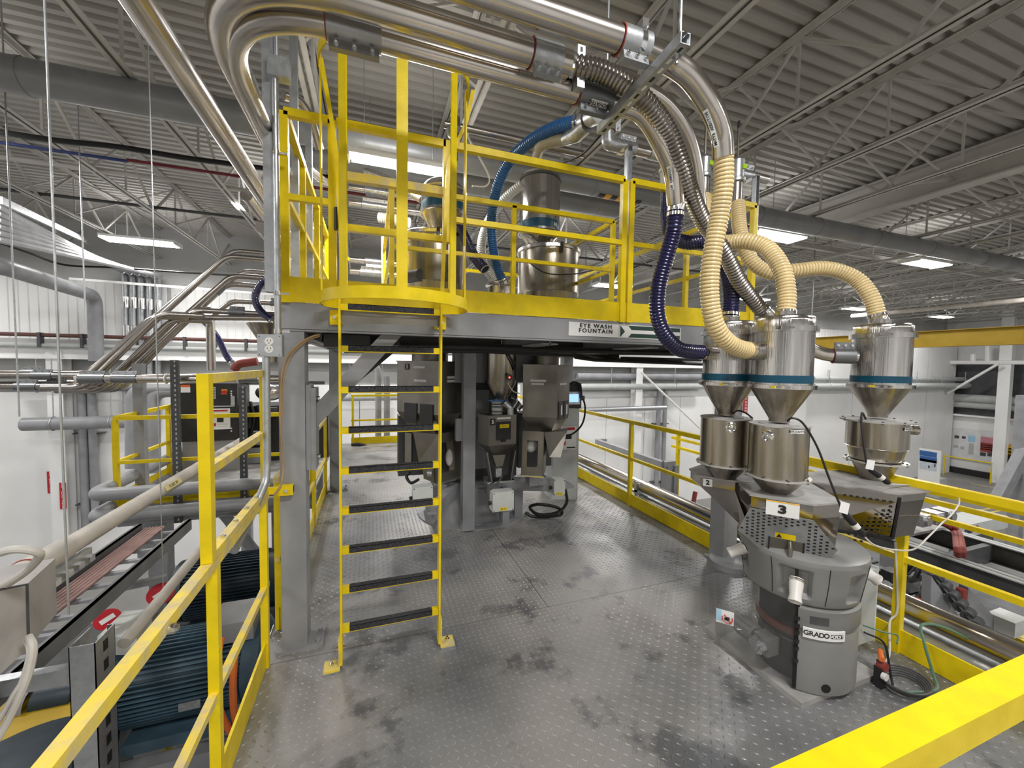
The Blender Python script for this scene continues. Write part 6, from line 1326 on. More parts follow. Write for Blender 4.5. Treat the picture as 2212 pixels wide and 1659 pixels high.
# conveying pipe bundles stepping down to the left
YB_ = 7.0
def bundle(label, pts, r=.038, y=YB_, clamps=(), mat=PIPED, rad=.28):
    P = [at(x, yy, y=y) for x, yy in pts]; P[0].z = P[1].z; P[-1].z = P[-2].z; F = fillet(P, rad, 12); t = thing('conveying_pipe', label, 'pipe', tuple(P[1])); part('tube', MB().tube(F, r, 14), mat, t)
    for (i, f) in clamps: clamp(t, P[i].lerp(P[i + 1], f), P[i + 1] - P[i], r + .001, .2, (0, .3, 1), bolts=3, gasket=False, mat=DARKC)
    return t
bundle('highest sloping conveying pipe reaching behind the platform at the left', [(640, 541), (505, 541), (190, 806), (-60, 806)], clamps=[(0, .3), (2, .5)])
bundle('second sloping conveying pipe just below the highest one', [(640, 555), (490, 553), (205, 812), (-60, 812)], y=6.85, clamps=[(2, .45)])
bundle('sloping conveying pipe in the middle group, upper', [(640, 586), (525, 586), (240, 826), (60, 829)], y=7.15, clamps=[(0, .3)])
bundle('sloping conveying pipe in the middle group, lower', [(640, 596), (500, 595), (232, 830), (-60, 829)], y=6.9, clamps=[(0, .2), (2, .4)])
bundle('sloping conveying pipe in the middle group, lowest', [(640, 612), (490, 613), (250, 838), (50, 838)], y=7.05, clamps=[(1, .05)])
bundle('sloping conveying pipe bending flat beside the navy drop hose', [(410, 683), (330, 683), (165, 835), (-60, 835)], y=6.6, clamps=[(2, .5)])
bundle('sloping conveying pipe of the lower group running right to the column', [(640, 673), (420, 670), (240, 842), (150, 845)], y=6.75, clamps=[(0, .6)])
bundle('straight conveying pipe crossing behind the outlet box', [(640, 688), (560, 687), (430, 686), (395, 686)], y=6.7, rad=.05)
bundle('short upper conveying pipe above the straight one near the column', [(640, 650), (500, 650), (450, 690), (448, 700)], y=7.3, clamps=[(0, .3)])
bundle('sloping conveying pipe inside the lower group, second from the top', [(440, 676), (345, 678), (185, 838), (90, 838)], y=6.5)
bundle('sloping conveying pipe inside the lower group, third from the top', [(460, 690), (372, 690), (215, 843), (120, 843)], y=6.65)
bundle('sloping conveying pipe inside the lower group, lowest of all', [(455, 663), (418, 667), (262, 842), (200, 846)], y=6.95)
# pipe loop above the yellow platform
P = fillet([at(640, 818, y=6.2), at(170, 818, y=6.2), at(175, 820, y=7.1), at(470, 812, y=8.0)], .12, 8)
t = thing('looped_pipe', 'pale steel pipe making a flat U turn above the far yellow platform', 'pipe', tuple(P[0])); part('tube', MB().tube(P, .05, 14), PIPE, t)
for px in (270, 535, 200): clamp(t, at(px, 818, y=6.2), (1, 0, 0), .052, .24, (0, .3, 1), bolts=3, gasket=False, mat=DARKC)
for px in (360, 515): part('pipe_saddle', MB().ring(at(px, 818, y=6.2), (1, 0, 0), .056, .012, 14, 5), WPL, t)
flex('drop_hose', 'dark navy hose dropping from the lower sloping pipe at the left', [(412, 684, 6.9), (440, 694, 6.9), (470, 730, 6.9), (490, 770, 6.9), (502, 785, 6.9)], .05, NAVY, None, pitch=.04, amp=.05)
flex('drop_hose', 'dark navy hose arching behind the outlet box at the left', [(590, 600, 5.6), (565, 612, 5.6), (552, 640, 5.6), (560, 668, 5.6), (590, 695, 5.6)], .05, NAVY, None, pitch=.04, amp=.05)
c = at(570, 735, y=6.3); S('funnel', 'dull steel funnel hopper behind the outlet box', 'funnel', MB().lathe([(.30, .22), (.10, -.12), (.10, -.3)], (c.x + .1, 6.3, c.z), n=24), SSD)
c = at(456, 770, y=7.3); S('riser_tube', 'upright pale tube below the sloping pipes, left of the drop hose', 'pipe', MB().cyl((c.x, 7.3, at(456, 690, y=7.3).z), (c.x, 7.3, at(456, 800, y=7.3).z), .06, 14), PIPE)
S('red_hose', 'dark red hose elbow above the near yellow post frame', 'hose', MB().tube(fillet([at(505, 800, y=7.0), at(515, 786, y=7.0), at(556, 780, y=7.0)], .1), .06, 12), REDD)
# second yellow platform
PX, PY = -2.93, 6.13
fp = thing('far_platform', 'second grey platform with yellow kick plates left of the ladder', 'platform', (PX, PY, 0))
part('deck_plate', MB().box((PX, PY, -.03), (-.75, 11.0, 0)), DUST, fp, smooth=False)
part('kick_plate', MB().box((PX, PY - .01, 0), (-.72, PY, .15)), YEL, fp, smooth=False); part('kick_plate', MB().box((PX - .01, PY, 0), (PX, 11.0, .15)), YEL, fp, smooth=False)
part('edge_beam', MB().box((PX, PY, -.26), (-.72, PY + .1, -.03)), GRY, fp, smooth=False); part('edge_beam', MB().box((PX, PY + .1, -.26), (PX + .1, 11.0, -.03)), GRY, fp, smooth=False)
for (x, y) in ((PX + .35, PY + .1), (-1.2, PY + .1), (PX + .2, 10.6), (-1.2, 10.6)): part('support_leg', MB().box((x - .1, y, ZG), (x + .1, y + .2, -.26)), GRY, fp, smooth=False)
part('knee_brace', MB().bar((-1.9, PY + .2, -.26), (-1.25, PY + .2, -1.3), .1, .1), GRY, fp, smooth=False)
guardrail('guardrail', 'front yellow guardrail of the second platform', (PX, PY), (-.75, PY), 0, 1.11, .56, [.005, .45, .99], YEL, toe=0, sec=.05)
guardrail('guardrail', 'left side yellow guardrail of the second platform', (PX, PY + .05), (PX, 10.9), 0, 1.11, .56, [.28, .6, .99], YEL, toe=0, sec=.05)
# black cabinet on it
yc = 7.6; A, B = at(392, 955, y=yc), at(512, 828, y=yc)
t = thing('dryer_cabinet', 'black machine cabinet with a red rotary switch behind the near post frame', 'cabinet', ((A.x + B.x) / 2, yc, A.z))
part('housing', MB().box((A.x, yc, A.z), (B.x, yc + .7, B.z)), BLKM, t, smooth=False); part('plinth', MB().box((A.x, yc + .02, 0), (B.x, yc + .7, A.z)), GRY, t, smooth=False)
def onc(name, x0, y0, x1, y1, mat, off=.006, par=None): a, b = at(x0, y1, y=yc), at(x1, y0, y=yc); return part(name, MB().box((a.x, yc - off, a.z), (b.x, yc, b.z)), mat, par or t, smooth=False)
onc('warning_sign', 391, 832, 411, 848, WHT); onc('warning_sign_header', 391, 831, 411, 836, M('orange_red_print', (.7, .12, .02), .5), .008)
v = onc('vent_grille', 446, 836, 466, 862, CABG)
for i in range(7): onc('slat', 447, 838.5 + i * 3.4, 465, 840 + i * 3.4, GRYD, .008, v)
s_ = onc('switch_plate', 479, 841, 491, 852, GOLD); c = at(485, 847, y=yc); part('rotary_switch', MB().cyl((c.x, yc - .03, c.z), (c.x, yc - .006, c.z), .035, 16), RED, s_)
for y in (845, 850, 854, 925, 931): c = at(500, y, y=yc); part('indicator', MB().cyl((c.x, yc - .01, c.z), (c.x, yc, c.z), .012, 8), WHT, t)
onc('label_strip', 462, 876, 506, 879, CABG); onc('label_plate', 499, 855, 507, 877, CABG)
n_ = onc('notice', 455, 882, 497, 928, WHT)
for (x0, y0, x1, y1, mt) in ((459, 885, 492, 889, RED), (469, 897, 483, 912, BLKM), (458, 914, 467, 921, RED), (470, 915, 492, 917, CABG), (470, 920, 492, 922, CABG)): onc('notice_print', x0, y0, x1, y1, mt, .008, n_)
# dark machinery right of the cabinet
A, B = at(515, 1060, y=8.2), at(600, 830, y=8.2); mm = thing('dark_machine', 'dark machine with hoses and foil wrap beside the black cabinet', 'machine', ((A.x + B.x) / 2, 8.2, 0.0))
part('body', MB().box((A.x, 8.2, 0.004), (-.75, 9.0, 1.0)), BLKM, mm, smooth=False); part('upper_frame', MB().box((A.x + .1, 8.1, 1.0), (A.x + .16, 8.16, 1.45)).box((A.x + .1, 8.1, 1.39), (-.8, 8.16, 1.45)), GRYD, mm, smooth=False)
part('foil_wrap', MB().sphere(at(582, 848, y=7.9), .18, 14, 10, (1.2, .6, .8)), FOIL, mm)
for (x0, y0, x1, y1, mt) in ((545, 930, 580, 960, GRY), (520, 900, 540, 925, GRYD), (560, 880, 598, 900, GRYD), (530, 965, 575, 1000, GRY)):
    a, b = at(x0, y1, y=8.1), at(x1, y0, y=8.1); part('gear_housing', MB().box((a.x, 8.02, a.z), (b.x, 8.2, b.z)), mt, mm, smooth=False)
for i in range(4): part('hose', MB().tube(catmull([at(525 + i * 16, 860 + i * 8, y=8.0), at(535 + i * 14, 900 + 6 * i, y=7.9), at(520 + i * 18, 950, y=7.95)], 6), .025, 7), BLK, mm)
for px in (384, 528): # slotted uprights
    p0, p1 = at(px, 1130, y=6.0), at(px, 778 if px < 400 else 835, y=6.0); t = thing('slotted_upright', ('dark slotted strut upright left of the black cabinet', 'dark slotted strut upright right of the black cabinet')[px > 400], 'strut', (p0.x, 6.0, p0.z))
    part('channel', MB().box((p0.x - .04, 6.0, p0.z), (p0.x + .04, 6.05, p1.z)), GRYD, t, smooth=False)
    m = MB(); z = p0.z + .03
    while z < p1.z: m.box((p0.x + .0, 5.998, z), (p0.x + .015, 6.0, z + .03)); z += .06
    part('slot_hole', m, CABG, t, smooth=False)['kind'] = 'stuff'
for px, y0, y1, lab in ((303, 785, 1040, 'grey square upright post left of the second platform corner'), (288, 840, 1010, 'grey bent pipe riser behind the second platform rail'), (330, 845, 1020, 'second grey bent pipe riser behind the second platform rail')):
    yy = 6.6 if px == 303 else 9.5; a, b = at(px, y1, y=yy), at(px, y0, y=yy)
    if px == 303: S('square_post', lab, 'post', MB().box((a.x - .055, yy, -1.0), (a.x + .055, yy + .1, b.z)), GRY, smooth=False)
    else: S('bent_pipe', lab, 'pipe', MB().tube(fillet([a, b, b + Vector((1.2, 0, 0))], .25), .12, 14), GRY)
# grey U pipes in front of the second platform
for (x0, y0, y1, yr0, xr1, yr1, lab) in ((196, 1063, 1048, 1012, 380, 985, 'upper grey pipe with a U turn in front of the second platform'), (196, 1106, 1095, 1060, 300, 1030, 'lower grey pipe with a U turn in front of the second platform')):
    z = at(400, (y0 + y1) / 2, y=5.75).z; a = at(x0, y0, y=5.75)
    S('looped_pipe', lab, 'pipe', MB().tube(fillet([(-.8, 5.75, z), (a.x, 5.75, z), (a.x, 7.9, z), (a.x - .0, 9.0, z)], .17, 10), .075, 16), GRY)
# beige flake pipe with sleeve and clamp row
FX, FZ = -1.711, .672
t = thing('flake_pipe', 'beige pipe labelled FLAKE IN running along the outside of the left railing', 'pipe', (FX, 1.6, FZ))
part('tube', MB().cyl((FX, 2.6, FZ), (FX, 6.6, FZ), .055, 24), CREAM, t); part('sleeve', MB().cyl((FX, 1.2, FZ), (FX, 3.05, FZ), .066, 24), CREAM, t)
part('gasket', MB().ring((FX, 2.78, FZ), (0, 1, 0), .067, .005, 24, 5), REDD, t)
cf = part('clamp_row', MB().box((FX + .05, 2.55, FZ - .13), (FX + .08, 3.15, FZ - .04)), GALV, t, smooth=False)
for i in range(6): part('bolt', MB().bc((FX + .09, 2.62 + i * .095, FZ - .09), (.04, .05, .035)), CHR, cf, smooth=False)
c = at(360, 1062, x=FX + .05); n = Vector((.93, 0, .36)).normalized(); c0 = Vector((FX, at(360, 1062, x=FX).y, FZ)) + n * .0562
tg = part('pipe_label', plate(c0, (0, 1, 0), (-.36, 0, .93), .30, .045, .001), M('pale_yellow_label', (.72, .62, .25), .5), t, smooth=False)
lettering('FLAKE IN', .04, GRYD, tg, c0, (0, 1, 0), (-.36, 0, .93), off=.002)
# cable ladder tray with reddish conduits
zt_ = at(270, 1250, d=2.9).z
a0, a1 = at(79, 1409, z=zt_), at(425, 1131, z=zt_); b0, b1 = at(64, 1314, z=zt_), at(318, 1135, z=zt_)
xr_, xl_ = (a0.x + a1.x) / 2, (b0.x + b1.x) / 2; ya, yb = 1.6, min(a1.y, 5.5)
t = thing('ladder_tray', 'grey cable ladder tray carrying reddish conduits below the beige pipe', 'cable tray', (xr_, ya, zt_))
for x in (xr_, xl_): part('side_rail', MB().box((x - .012, ya, zt_ - .05), (x + .012, yb, zt_ + .05)).box((x - .03, ya, zt_ + .045), (x + .012, yb, zt_ + .05)), M('weathered_tray_steel', (0.15, 0.152, 0.158), .5), t, smooth=False)
y = ya + .1
while y < yb: part('tray_rung', MB().box((xl_, y - .018, zt_ - .04), (xr_, y + .018, zt_ - .02)), GRY, t, smooth=False); y += .19
for i in range(6): S('reddish_conduit', None, None, MB(), COPP) if False else part('conduit_run', MB().cyl((xl_ + .04 + i * .027, ya, zt_ + .0), (xl_ + .04 + i * .027, yb, zt_ + .0), .0125, 10), COPP, t)
a, b = at(250, 1272, z=zt_ - .3), at(360, 1248, z=zt_ - .3); S('strut_bar', 'grey strut crossbar under the cable ladder tray', 'strut', MB().bar(a, b, .05, .05), GRY, smooth=False)
# grey enclosure, white cables at the left edge
A, B = at(-60, 1500, d=1.75), at(58, 1268, d=1.75)
t = thing('grey_enclosure', 'grey metal enclosure cut off by the left edge of the picture', 'enclosure', tuple(A)); Pq = [at(-80, 1290, d=1.6), at(58, 1262, d=1.8), at(62, 1400, d=1.8), at(-80, 1530, d=1.6)]
part('housing', MB().prism(Pq, Vector((-.10, .35, -.03))), M('beige_grey_paint', (.40, .38, .37), .5), t, smooth=False)
part('rim', MB().tube(Pq[:3], .006, 6), GRYD, t)
S('white_cable_loop', 'thick off white cable looping over the enclosure at the left edge', 'cable', MB().tube(catmull([at(-20, 1200, d=1.6), at(30, 1187, d=1.6), at(72, 1190, d=1.62), at(85, 1202, d=1.65), at(55, 1235, d=1.7), at(-5, 1275, d=1.75)], 8), .016, 10), WCAB)
S('hanging_cable', 'bundle of off white cables hanging from the enclosure', 'cable', MB().tube(catmull([at(62, 1375, d=1.75), at(72, 1400, d=1.72), at(62, 1455, d=1.7), at(40, 1510, d=1.68), at(10, 1570, d=1.65), at(-20, 1620, d=1.62)], 8), .014, 8).tube(catmull([at(56, 1380, d=1.75), at(64, 1410, d=1.72), at(48, 1470, d=1.7), at(30, 1500, d=1.68), at(-5, 1560, d=1.65)], 8), .010, 8), WCAB)
# galvanized post with slots
p = at(205, 1390, d=1.95); pb = p
t = thing('strut_post', 'thick slotted galvanized post outside the near left railing', 'strut', (p.x, p.y, ZG)); z1 = p.z
part('channel', MB().box((p.x - .10, p.y, z1 - 2.4), (p.x + .0, p.y + .004, z1)).box((p.x - .10, p.y, z1 - 2.4), (p.x - .096, p.y + .16, z1)).box((p.x - .004, p.y, z1 - 2.4), (p.x + .0, p.y + .16, z1)).box((p.x - .03, p.y + .156, z1 - 2.4), (p.x + .0, p.y + .16, z1)), GALV, t, smooth=False)
for i in range(12): part('slot_hole', MB().bc((p.x + .001, p.y + .08, z1 - .06 - i * .1), (.002, .035, .055)), BLK, t, smooth=False)
q = at(100, 1440, d=2.0); S('strut_bar', 'galvanized strut arm reaching left from the slotted post', 'strut', MB().box((q.x - .6, p.y + .02, q.z - .04), (p.x - .1, p.y + .07, q.z + .04)), GALV, smooth=False)
# motors
def motor(label, c, r, L, tilt=0.0, box=True, dark=False):
    m1, m2 = (MOT, MOT) if not dark else (MOTD, MOTD); t = thing('electric_motor', label, 'motor', (c[0], c[1], c[2] - r - .05)); c = Vector(c); ax = Vector((1, 0, 0))
    part('stator_body', MB().cyl(c - ax * L * .42, c + ax * L * .36, r * .88, 30), m1, t); part('drive_end', MB().lathe([(r * .3, -.52 * L), (r * .95, -.50 * L), (r, -.43 * L), (r, -.40 * L), (0, -.40 * L)], c, ax, 30), m1, t)
    part('fan_cover', MB().lathe([(0, .52 * L), (r * .7, .52 * L), (r * .98, .46 * L), (r, .35 * L), (0, .35 * L)], c, ax, 30), m2, t)
    m = MB()
    for k in range(56):
        a = 2 * PI * k / 56; o_ = Vector((0, math.cos(a), math.sin(a))) * r * .93; m.bar(c - ax * L * .39 + o_, c + ax * L * .34 + o_, .008, r * .17, up=o_)
    part('cooling_fin', m, m1, t, smooth=False)['kind'] = 'stuff'
    part('mounting_foot', MB().box((c.x - L * .35, c.y - r * 1.05, c.z - r * 1.12), (c.x + L * .3, c.y - r * .5, c.z - r * .85)), m1, t, smooth=False); part('mounting_foot', MB().box((c.x - L * .35, c.y + r * .5, c.z - r * 1.12), (c.x + L * .3, c.y + r * 1.05, c.z - r * .85)), m1, t, smooth=False)
    if box: part('terminal_box', MB().hexa([c + Vector((a * L, b * r, d_ * r)) for d_ in (.85, 1.35) for a, b in ((.12, -.6), (.42, -.6), (.42, .5), (.12, .5))]), GRY, t, smooth=False); part('name_plate', MB().box((c.x - .02, c.y - r * 1.02, c.z - r * .35), (c.x + .1, c.y - r * .98, c.z - r * .15)), ALU, t, smooth=False)
    return t
mc = at(430, 1440, y=3.35); mt_ = motor('large blue grey finned motor below the near left railing', (mc.x, 3.35, mc.z), .275, at(590, 1440, y=3.35).x - at(262, 1480, y=3.35).x)
mc2 = at(505, 1258, y=5.2); motor('darker finned motor farther back below the second platform', (mc2.x, 5.2, mc2.z), .32, 1.0, box=False, dark=True)
S('motor_base', 'grey steel base frame under the large motor', 'frame', MB().box((mc.x - .7, 3.0, mc.z - .52), (mc.x + .55, 3.1, mc.z - .36)).box((mc.x - .7, 3.6, mc.z - .52), (mc.x + .55, 3.7, mc.z - .36)).box((mc.x - .7, 3.0, ZG), (mc.x - .55, 3.7, mc.z - .36)).box((mc.x + .4, 3.0, ZG), (mc.x + .55, 3.7, mc.z - .36)), GRY, smooth=False)
for i, P in enumerate(([(478, 1378, 2.52), (470, 1420, 2.48), (465, 1475, 2.46), (477, 1540, 2.5), (505, 1590, 2.6), (540, 1620, 2.8)], [(512, 1385, 2.58), (506, 1430, 2.52), (503, 1490, 2.5), (508, 1550, 2.55), (525, 1600, 2.7)])):
    S('orange_cable', ('left orange power cable looping down the large motor', 'right orange power cable looping down the large motor')[i], 'cable', MB().tube(catmull([at(*q[:2], d=q[2]) for q in P], 8), .02, 10), ORG)
m3 = at(112, 1508, d=2.9); t = thing('small_motor', 'small dark motor beside the slotted post at the lower left', 'motor', (m3.x, m3.y, m3.z - .15)); part('motor_body', MB().cyl(m3 - Vector((.08, 0, 0)), m3 + Vector((.14, 0, 0)), .095, 20), MOTD, t); part('end_bell', MB().lathe([(0, -.12), (.07, -.11), (.11, -.04), (.11, 0)], m3 - Vector((.1, 0, 0)), (1, 0, 0), 20), GRY, t)
a = at(70, 1570, d=2.7); S('yellow_guard', 'dull yellow machine guard at the lower left corner', 'machine guard', MB().box((a.x - .9, a.y - .1, a.z - .06), (a.x + .25, a.y + .45, a.z + .02)), CRANE, smooth=False)
a = at(40, 1700, d=2.3); S('dark_drum', 'dark round vessel top at the bottom left corner', 'vessel', MB().lathe([(0, .0), (.38, -.01), (.42, -.04), (.42, -.06), (.40, -.08), (.40, -1.2)], (a.x, a.y, a.z + .1), n=36), MOTD)
a = at(262, 1355, d=2.5); S('white_duct_box', 'white metal box beside the slotted post', 'box', MB().prism([at(210, 1375, d=2.5), at(268, 1320, d=2.9), at(328, 1315, d=2.9), at(295, 1375, d=2.5)], (0, 0, -.12)), BOXG, smooth=False)
for (x, y, w2, r3, lab) in ((347, 1283, 3.4, .085, 'red and white round warning sign below the cable tray, upper'), (232, 1338, 3.2, .075, 'red and white round warning sign below the cable tray, lower left')):
    c = at(x, y, d=w2); n = (CAM - c).normalized() + Vector((0, 0, .6)); n.normalize(); t = thing('warning_sign', lab, 'sign', tuple(c)); part('sign_disc', MB().cyl(c, c + n * .004, r3 * 1.1, 20), RED, t); part('sign_stripe', MB().bar(c + n * .006 - n.orthogonal().normalized() * r3 * .6, c + n * .006 + n.orthogonal().normalized() * r3 * .6, .04, .002, up=n), WHT, t, smooth=False)
S('grey_tube', 'pale grey tube running parallel below the near left top rail', 'pipe', MB().cyl(at(268, 1390, d=2.2), at(440, 1180, d=3.1), .032, 16), CREAM)
S('guy_cable', 'thin steel cable running down beside the toe board', 'cable', MB().cyl(at(592, 1350, d=2.75), at(480, 1662, d=2.1), .006, 8), GALV)
# lower yellow rails seen through the left guardrail
lr = thing('lower_guardrail', 'yellow guardrail of a lower level seen through the near left railing', 'guardrail', tuple(at(400, 1590, d=3.6)))
part('rail_tube', MB().tube([at(318, 1665, d=2.6), at(390, 1588, d=3.0), at(530, 1562, d=3.3), at(595, 1540, d=3.4)], .02, 8), YEL, lr); part('rail_tube', MB().tube([at(330, 1668, d=2.7), at(400, 1625, d=3.0), at(540, 1590, d=3.4)], .018, 8), YEL, lr)
part('rail_tube', MB().tube([at(458, 1355, d=4.4), at(500, 1330, d=4.4), at(560, 1258, d=5.0), at(595, 1250, d=5.0)], .022, 8), YEL, lr)
S('pit_machine', 'dark machine mass under the platforms at the left', 'machine', MB().box((-4.6, 2.9, ZG), (-.75, 6.0, -1.35)).box((-2.3, 4.2, -1.35), (-1.4, 5.0, -1.0)).box((-3.6, 3.4, -1.35), (-2.5, 4.6, -1.15)), GRYD, smooth=False)
S('steel_trestle', 'dark grey steel trestle under the left railing', 'frame', MB().box((-2.4, 2.2, ZG), (-.75, 2.3, -1.7)).box((-2.4, 2.2, -1.75), (-.75, 5.6, -1.6)), GRYD, smooth=False)
# red vertical signs on wall column
for (x, y0, y1, s, lab, yy) in ((109, 1018, 1066, 'EXTINGUISHER', 'red vertical wall sign left of the white column', Y1 - .1), (136, 1042, 1100, 'EXTINGUISHER', 'red vertical sign with arrow on the white column', Y1 - .5), (1610, 838, 892, 'FINISHED', 'red vertical sign with white letters on the grey column behind the receivers', 2.69)):
    a, b = at(x - 6, y1, y=yy), at(x + 6, y0, y=yy); t = thing('vertical_sign', lab, 'sign', ((a.x + b.x) / 2, yy, a.z)); part('sign_panel', MB().box((a.x, yy - .004, a.z), (b.x, yy, b.z)), RED, t, smooth=False)
    n = len(s); h = b.z - a.z
    for i, ch in enumerate(s): lettering(ch, h / n * 1.15, WHT, t, ((a.x + b.x) / 2, yy - .004, b.z - h * (i + .6) / (n + .2)), (1, 0, 0) if x < 1000 else (0, 0, -1), (0, 0, 1) if x < 1000 else (1, 0, 0), off=.003, bold=h / n * .03, name='sign_letter')
# ================================================================== RIGHT SIDE: ROLLERS, LINE MACHINERY, FAR WALL
for (dx, z, r, lab, mat) in ((3.40, .22, .075, 'long pale steel tube running just outside the right guardrail, upper', PIPE), (3.42, .03, .085, 'long grey tube outside the right guardrail, lower', GALV)):
    t = thing('long_tube', lab, 'pipe', (dx, 0, z)); part('tube', MB().cyl((dx, .2, z), (dx, 8.9, z), r, 22), mat, t)
    for y in (3.0, 4.35, 6.6, 8.6): part('support_clip', MB().box((dx - r - .02, y - .02, z - r - .04), (dx + r + .02, y + .02, z - r + .03)).box((dx - r - .02, y - .02, z - r), (dx - r, y + .02, z + r * .9)), GALV, t, smooth=False)
def ybeam(name, label, x, y0, y1, z0, z1, w_, mat, cat='beam', top=None):
    m = MB().box((x - .006, y0, z0), (x + .006, y1, z1)).box((x - w_ / 2, y0, z0), (x + w_ / 2, y1, z0 + .012)); t = thing(name, label, cat, (x, y0, z0)); part('web', m, mat, t, smooth=False); part('top_flange', MB().box((x - w_ / 2, y0, z1 - .012), (x + w_ / 2, y1, z1)), top or mat, t, smooth=False); return t
zA = -.15
pA0 = at(2212, 1262, z=zA); pA1 = at(1965, 1168, z=zA); xA = (pA0.x + pA1.x) / 2
ybeam('line_beam', 'long dark steel beam with pale top edge right of the blender, nearer one', xA, .2, pA1.y + .5, zA - .22, zA, .13, GRYD, top=CABG)
pB0 = at(2212, 1225, z=zA); xB = at(2212, 1205, z=zA).x
ybeam('line_beam', 'long dark steel beam with pale top edge right of the blender, farther one', xB + .25, .2, 3.4, zA - .22, zA, .13, GRYD, top=CABG)
S('line_deck', 'pale machine bed plate at the end of the steel beams', 'machine bed', MB().box((xA - .05, 2.75, zA), (xB + .4, 3.5, zA + .03)), M('worn_machine_bed', (.30, .30, .30), .5), smooth=False)
t = thing('cross_member', 'grey cross beams joining the two long steel beams', 'beam', (xA, 2.35, zA - .2))
for y in (2.35, 1.0): part('cross_beam', MB().box((xA, y, zA - .2), (xB + .25, y + .06, zA - .02)), GRYD, t, smooth=False)
for i in range(2): S('red_hose', ('left of two red hoses draped over the steel beam', 'right of two red hoses draped over the steel beam')[i], 'hose', MB().tube(catmull([at(2015 + i * 8, 1128 - i * 4, z=zA + .15), at(2045 + i * 8, 1135, z=zA + .15), at(2062 + i * 9, 1150, z=zA + .08), at(2068 + i * 9, 1180, d=3.6), at(2070 + i * 9, 1200, d=3.6)], 8), .028, 10), REDD)
S('red_drop_hose', 'dark red hose hanging between the diagonal frame plates', 'hose', MB().tube([at(2078, 1272, d=3.9), at(2076, 1305, d=3.9)], .04, 10), REDD)
# diagonal plates and conveyor chain below
for (pts, lab) in (([(2012, 1245), (2085, 1350), (2050, 1340), (2010, 1310)], 'grey slanted frame plate under the steel beams, left one'), ([(2092, 1270), (2212, 1405), (2212, 1445), (2085, 1310)], 'grey slanted frame plate under the steel beams, right one')):
    S('slanted_plate', lab, 'frame', MB().prism([at(x, y, d=3.9 + (.3 if 'right' in lab else 0)) for x, y in pts], (.02, .08, 0)), GRY, smooth=False)
t = thing('roller_chain', 'row of dark rollers descending between the slanted plates', 'conveyor', tuple(at(2060, 1300, d=4.0)))
for i in range(9):
    c = at(2020 + i * 17, 1252 + i * 20, d=4.0 - i * .08); part('roller', MB().cyl(c, c + Vector((.14, .03, 0)), .045, 12), GRYD, t)
    part('roller_link', MB().bar(c, at(2037 + i * 17, 1272 + i * 20, d=3.92 - i * .08), .02, .03), BLKM, t, smooth=False)
# dark machinery mass with small pieces
mt2 = thing('line_machinery', 'dark tangle of extrusion line machinery below the right guardrail', 'machine', tuple(at(1960, 1260, d=4.3)))
random.seed(11); base = at(1950, 1290, d=5.0); part('machine_bed', MB().box((base.x - 1.2, base.y - 1.2, ZG), (base.x + 3.0, base.y + 3.2, base.z - .25)), GRYD, mt2, smooth=False)
for i in range(46):
    px, py = random.uniform(1865, 2030), random.uniform(1200, 1330); c = at(px, py, d=random.uniform(4.2, 5.0)); s = random.uniform(.04, .14); mt = random.choice([BLKM, GRYD, GRY, ALU, BLKM, SSM])
    if i % 3 == 0: part('machine_piece', MB().cyl(c, c + Vector((random.uniform(-.3, .3), random.uniform(-.2, .2), random.uniform(-.1, .1))), s * .35, 10), mt, mt2)
    elif i % 3 == 1: part('machine_piece', MB().bc(c, (s * 1.6, s, s)), mt, mt2, smooth=False)
    else: part('machine_cable', MB().tube(catmull([c, c + Vector((random.uniform(-.3, .3), 0, random.uniform(-.2, .1))), c + Vector((random.uniform(-.4, .4), .1, random.uniform(-.3, 0)))], 6), .014, 6), BLK, mt2)
for (px, py, s_, mt, lab) in ((1985, 1308, .12, ORG, 'orange brown gearbox low among the machinery'), (2175, 1345, .2, BOXG, 'white box with a yellow valve at the right edge'), (2205, 1385, .13, YEL, 'yellow valve body at the right edge')):
    c = at(px, py, d=4.2); S('machine_unit', lab, 'machine part', MB().bc(c, (s_ * 1.3, s_, s_ * .8)).cyl(c + Vector((s_ * .6, 0, 0)), c + Vector((s_ * 1.1, 0, -.02)), s_ * .3, 12), mt)
A = at(2100, 1142, d=5.2); S('lettered_cover', 'white machine cover printed NDC behind the red hoses', 'machine cover', MB().box((A.x - .55, A.y, A.z - .1), (A.x + .9, A.y + .3, A.z + .06)), CABG, smooth=False)
o = [x for x in bpy.data.objects if x.name.startswith('lettered_cover')][0]
lettering('NDC', .11, M('dark_blue_print', (.02, .02, .08), .5), o, (A.x - .02, A.y - .002, A.z - .015), (1, 0, 0), (0, 0, 1), bold=.004, sx=1.3)
c = at(2040, 1110, d=4.6)
t = thing('servo_unit', 'grey machine heads beside the red hoses', 'machine part', tuple(c - Vector((0, 0, .1)))); 
for dx in (-.35, -.1, .12): part('motor_head', MB().bc(c + Vector((dx - .15, 0, 0)), (.16, .15, .12)).cyl(c + Vector((dx - .15, -.1, 0)), c + Vector((dx - .15, -.02, 0)), .05, 12), ALU, t)
# far lower rails
for (y0a, y1a, lab) in ((1105, 1062, 'upper rail'),):
    x = 5.9; zs = [at(2212, q, x=x).z for q in (1108, 1132, 1172)]; t = thing('far_guardrail', 'three bar yellow guardrail beyond the right side machinery', 'guardrail', (x, 1.6, zs[2] - .3))
    for z in zs: part('rail_bar', MB().box((x - .025, .5, z - .025), (x + .025, 6.6, z + .025)), YEL, t, smooth=False)
    for y in (1.7, 4.0, 6.4): part('post', MB().box((x - .03, y, zs[2] - 1.0), (x + .03, y + .06, zs[0])), YEL, t, smooth=False)
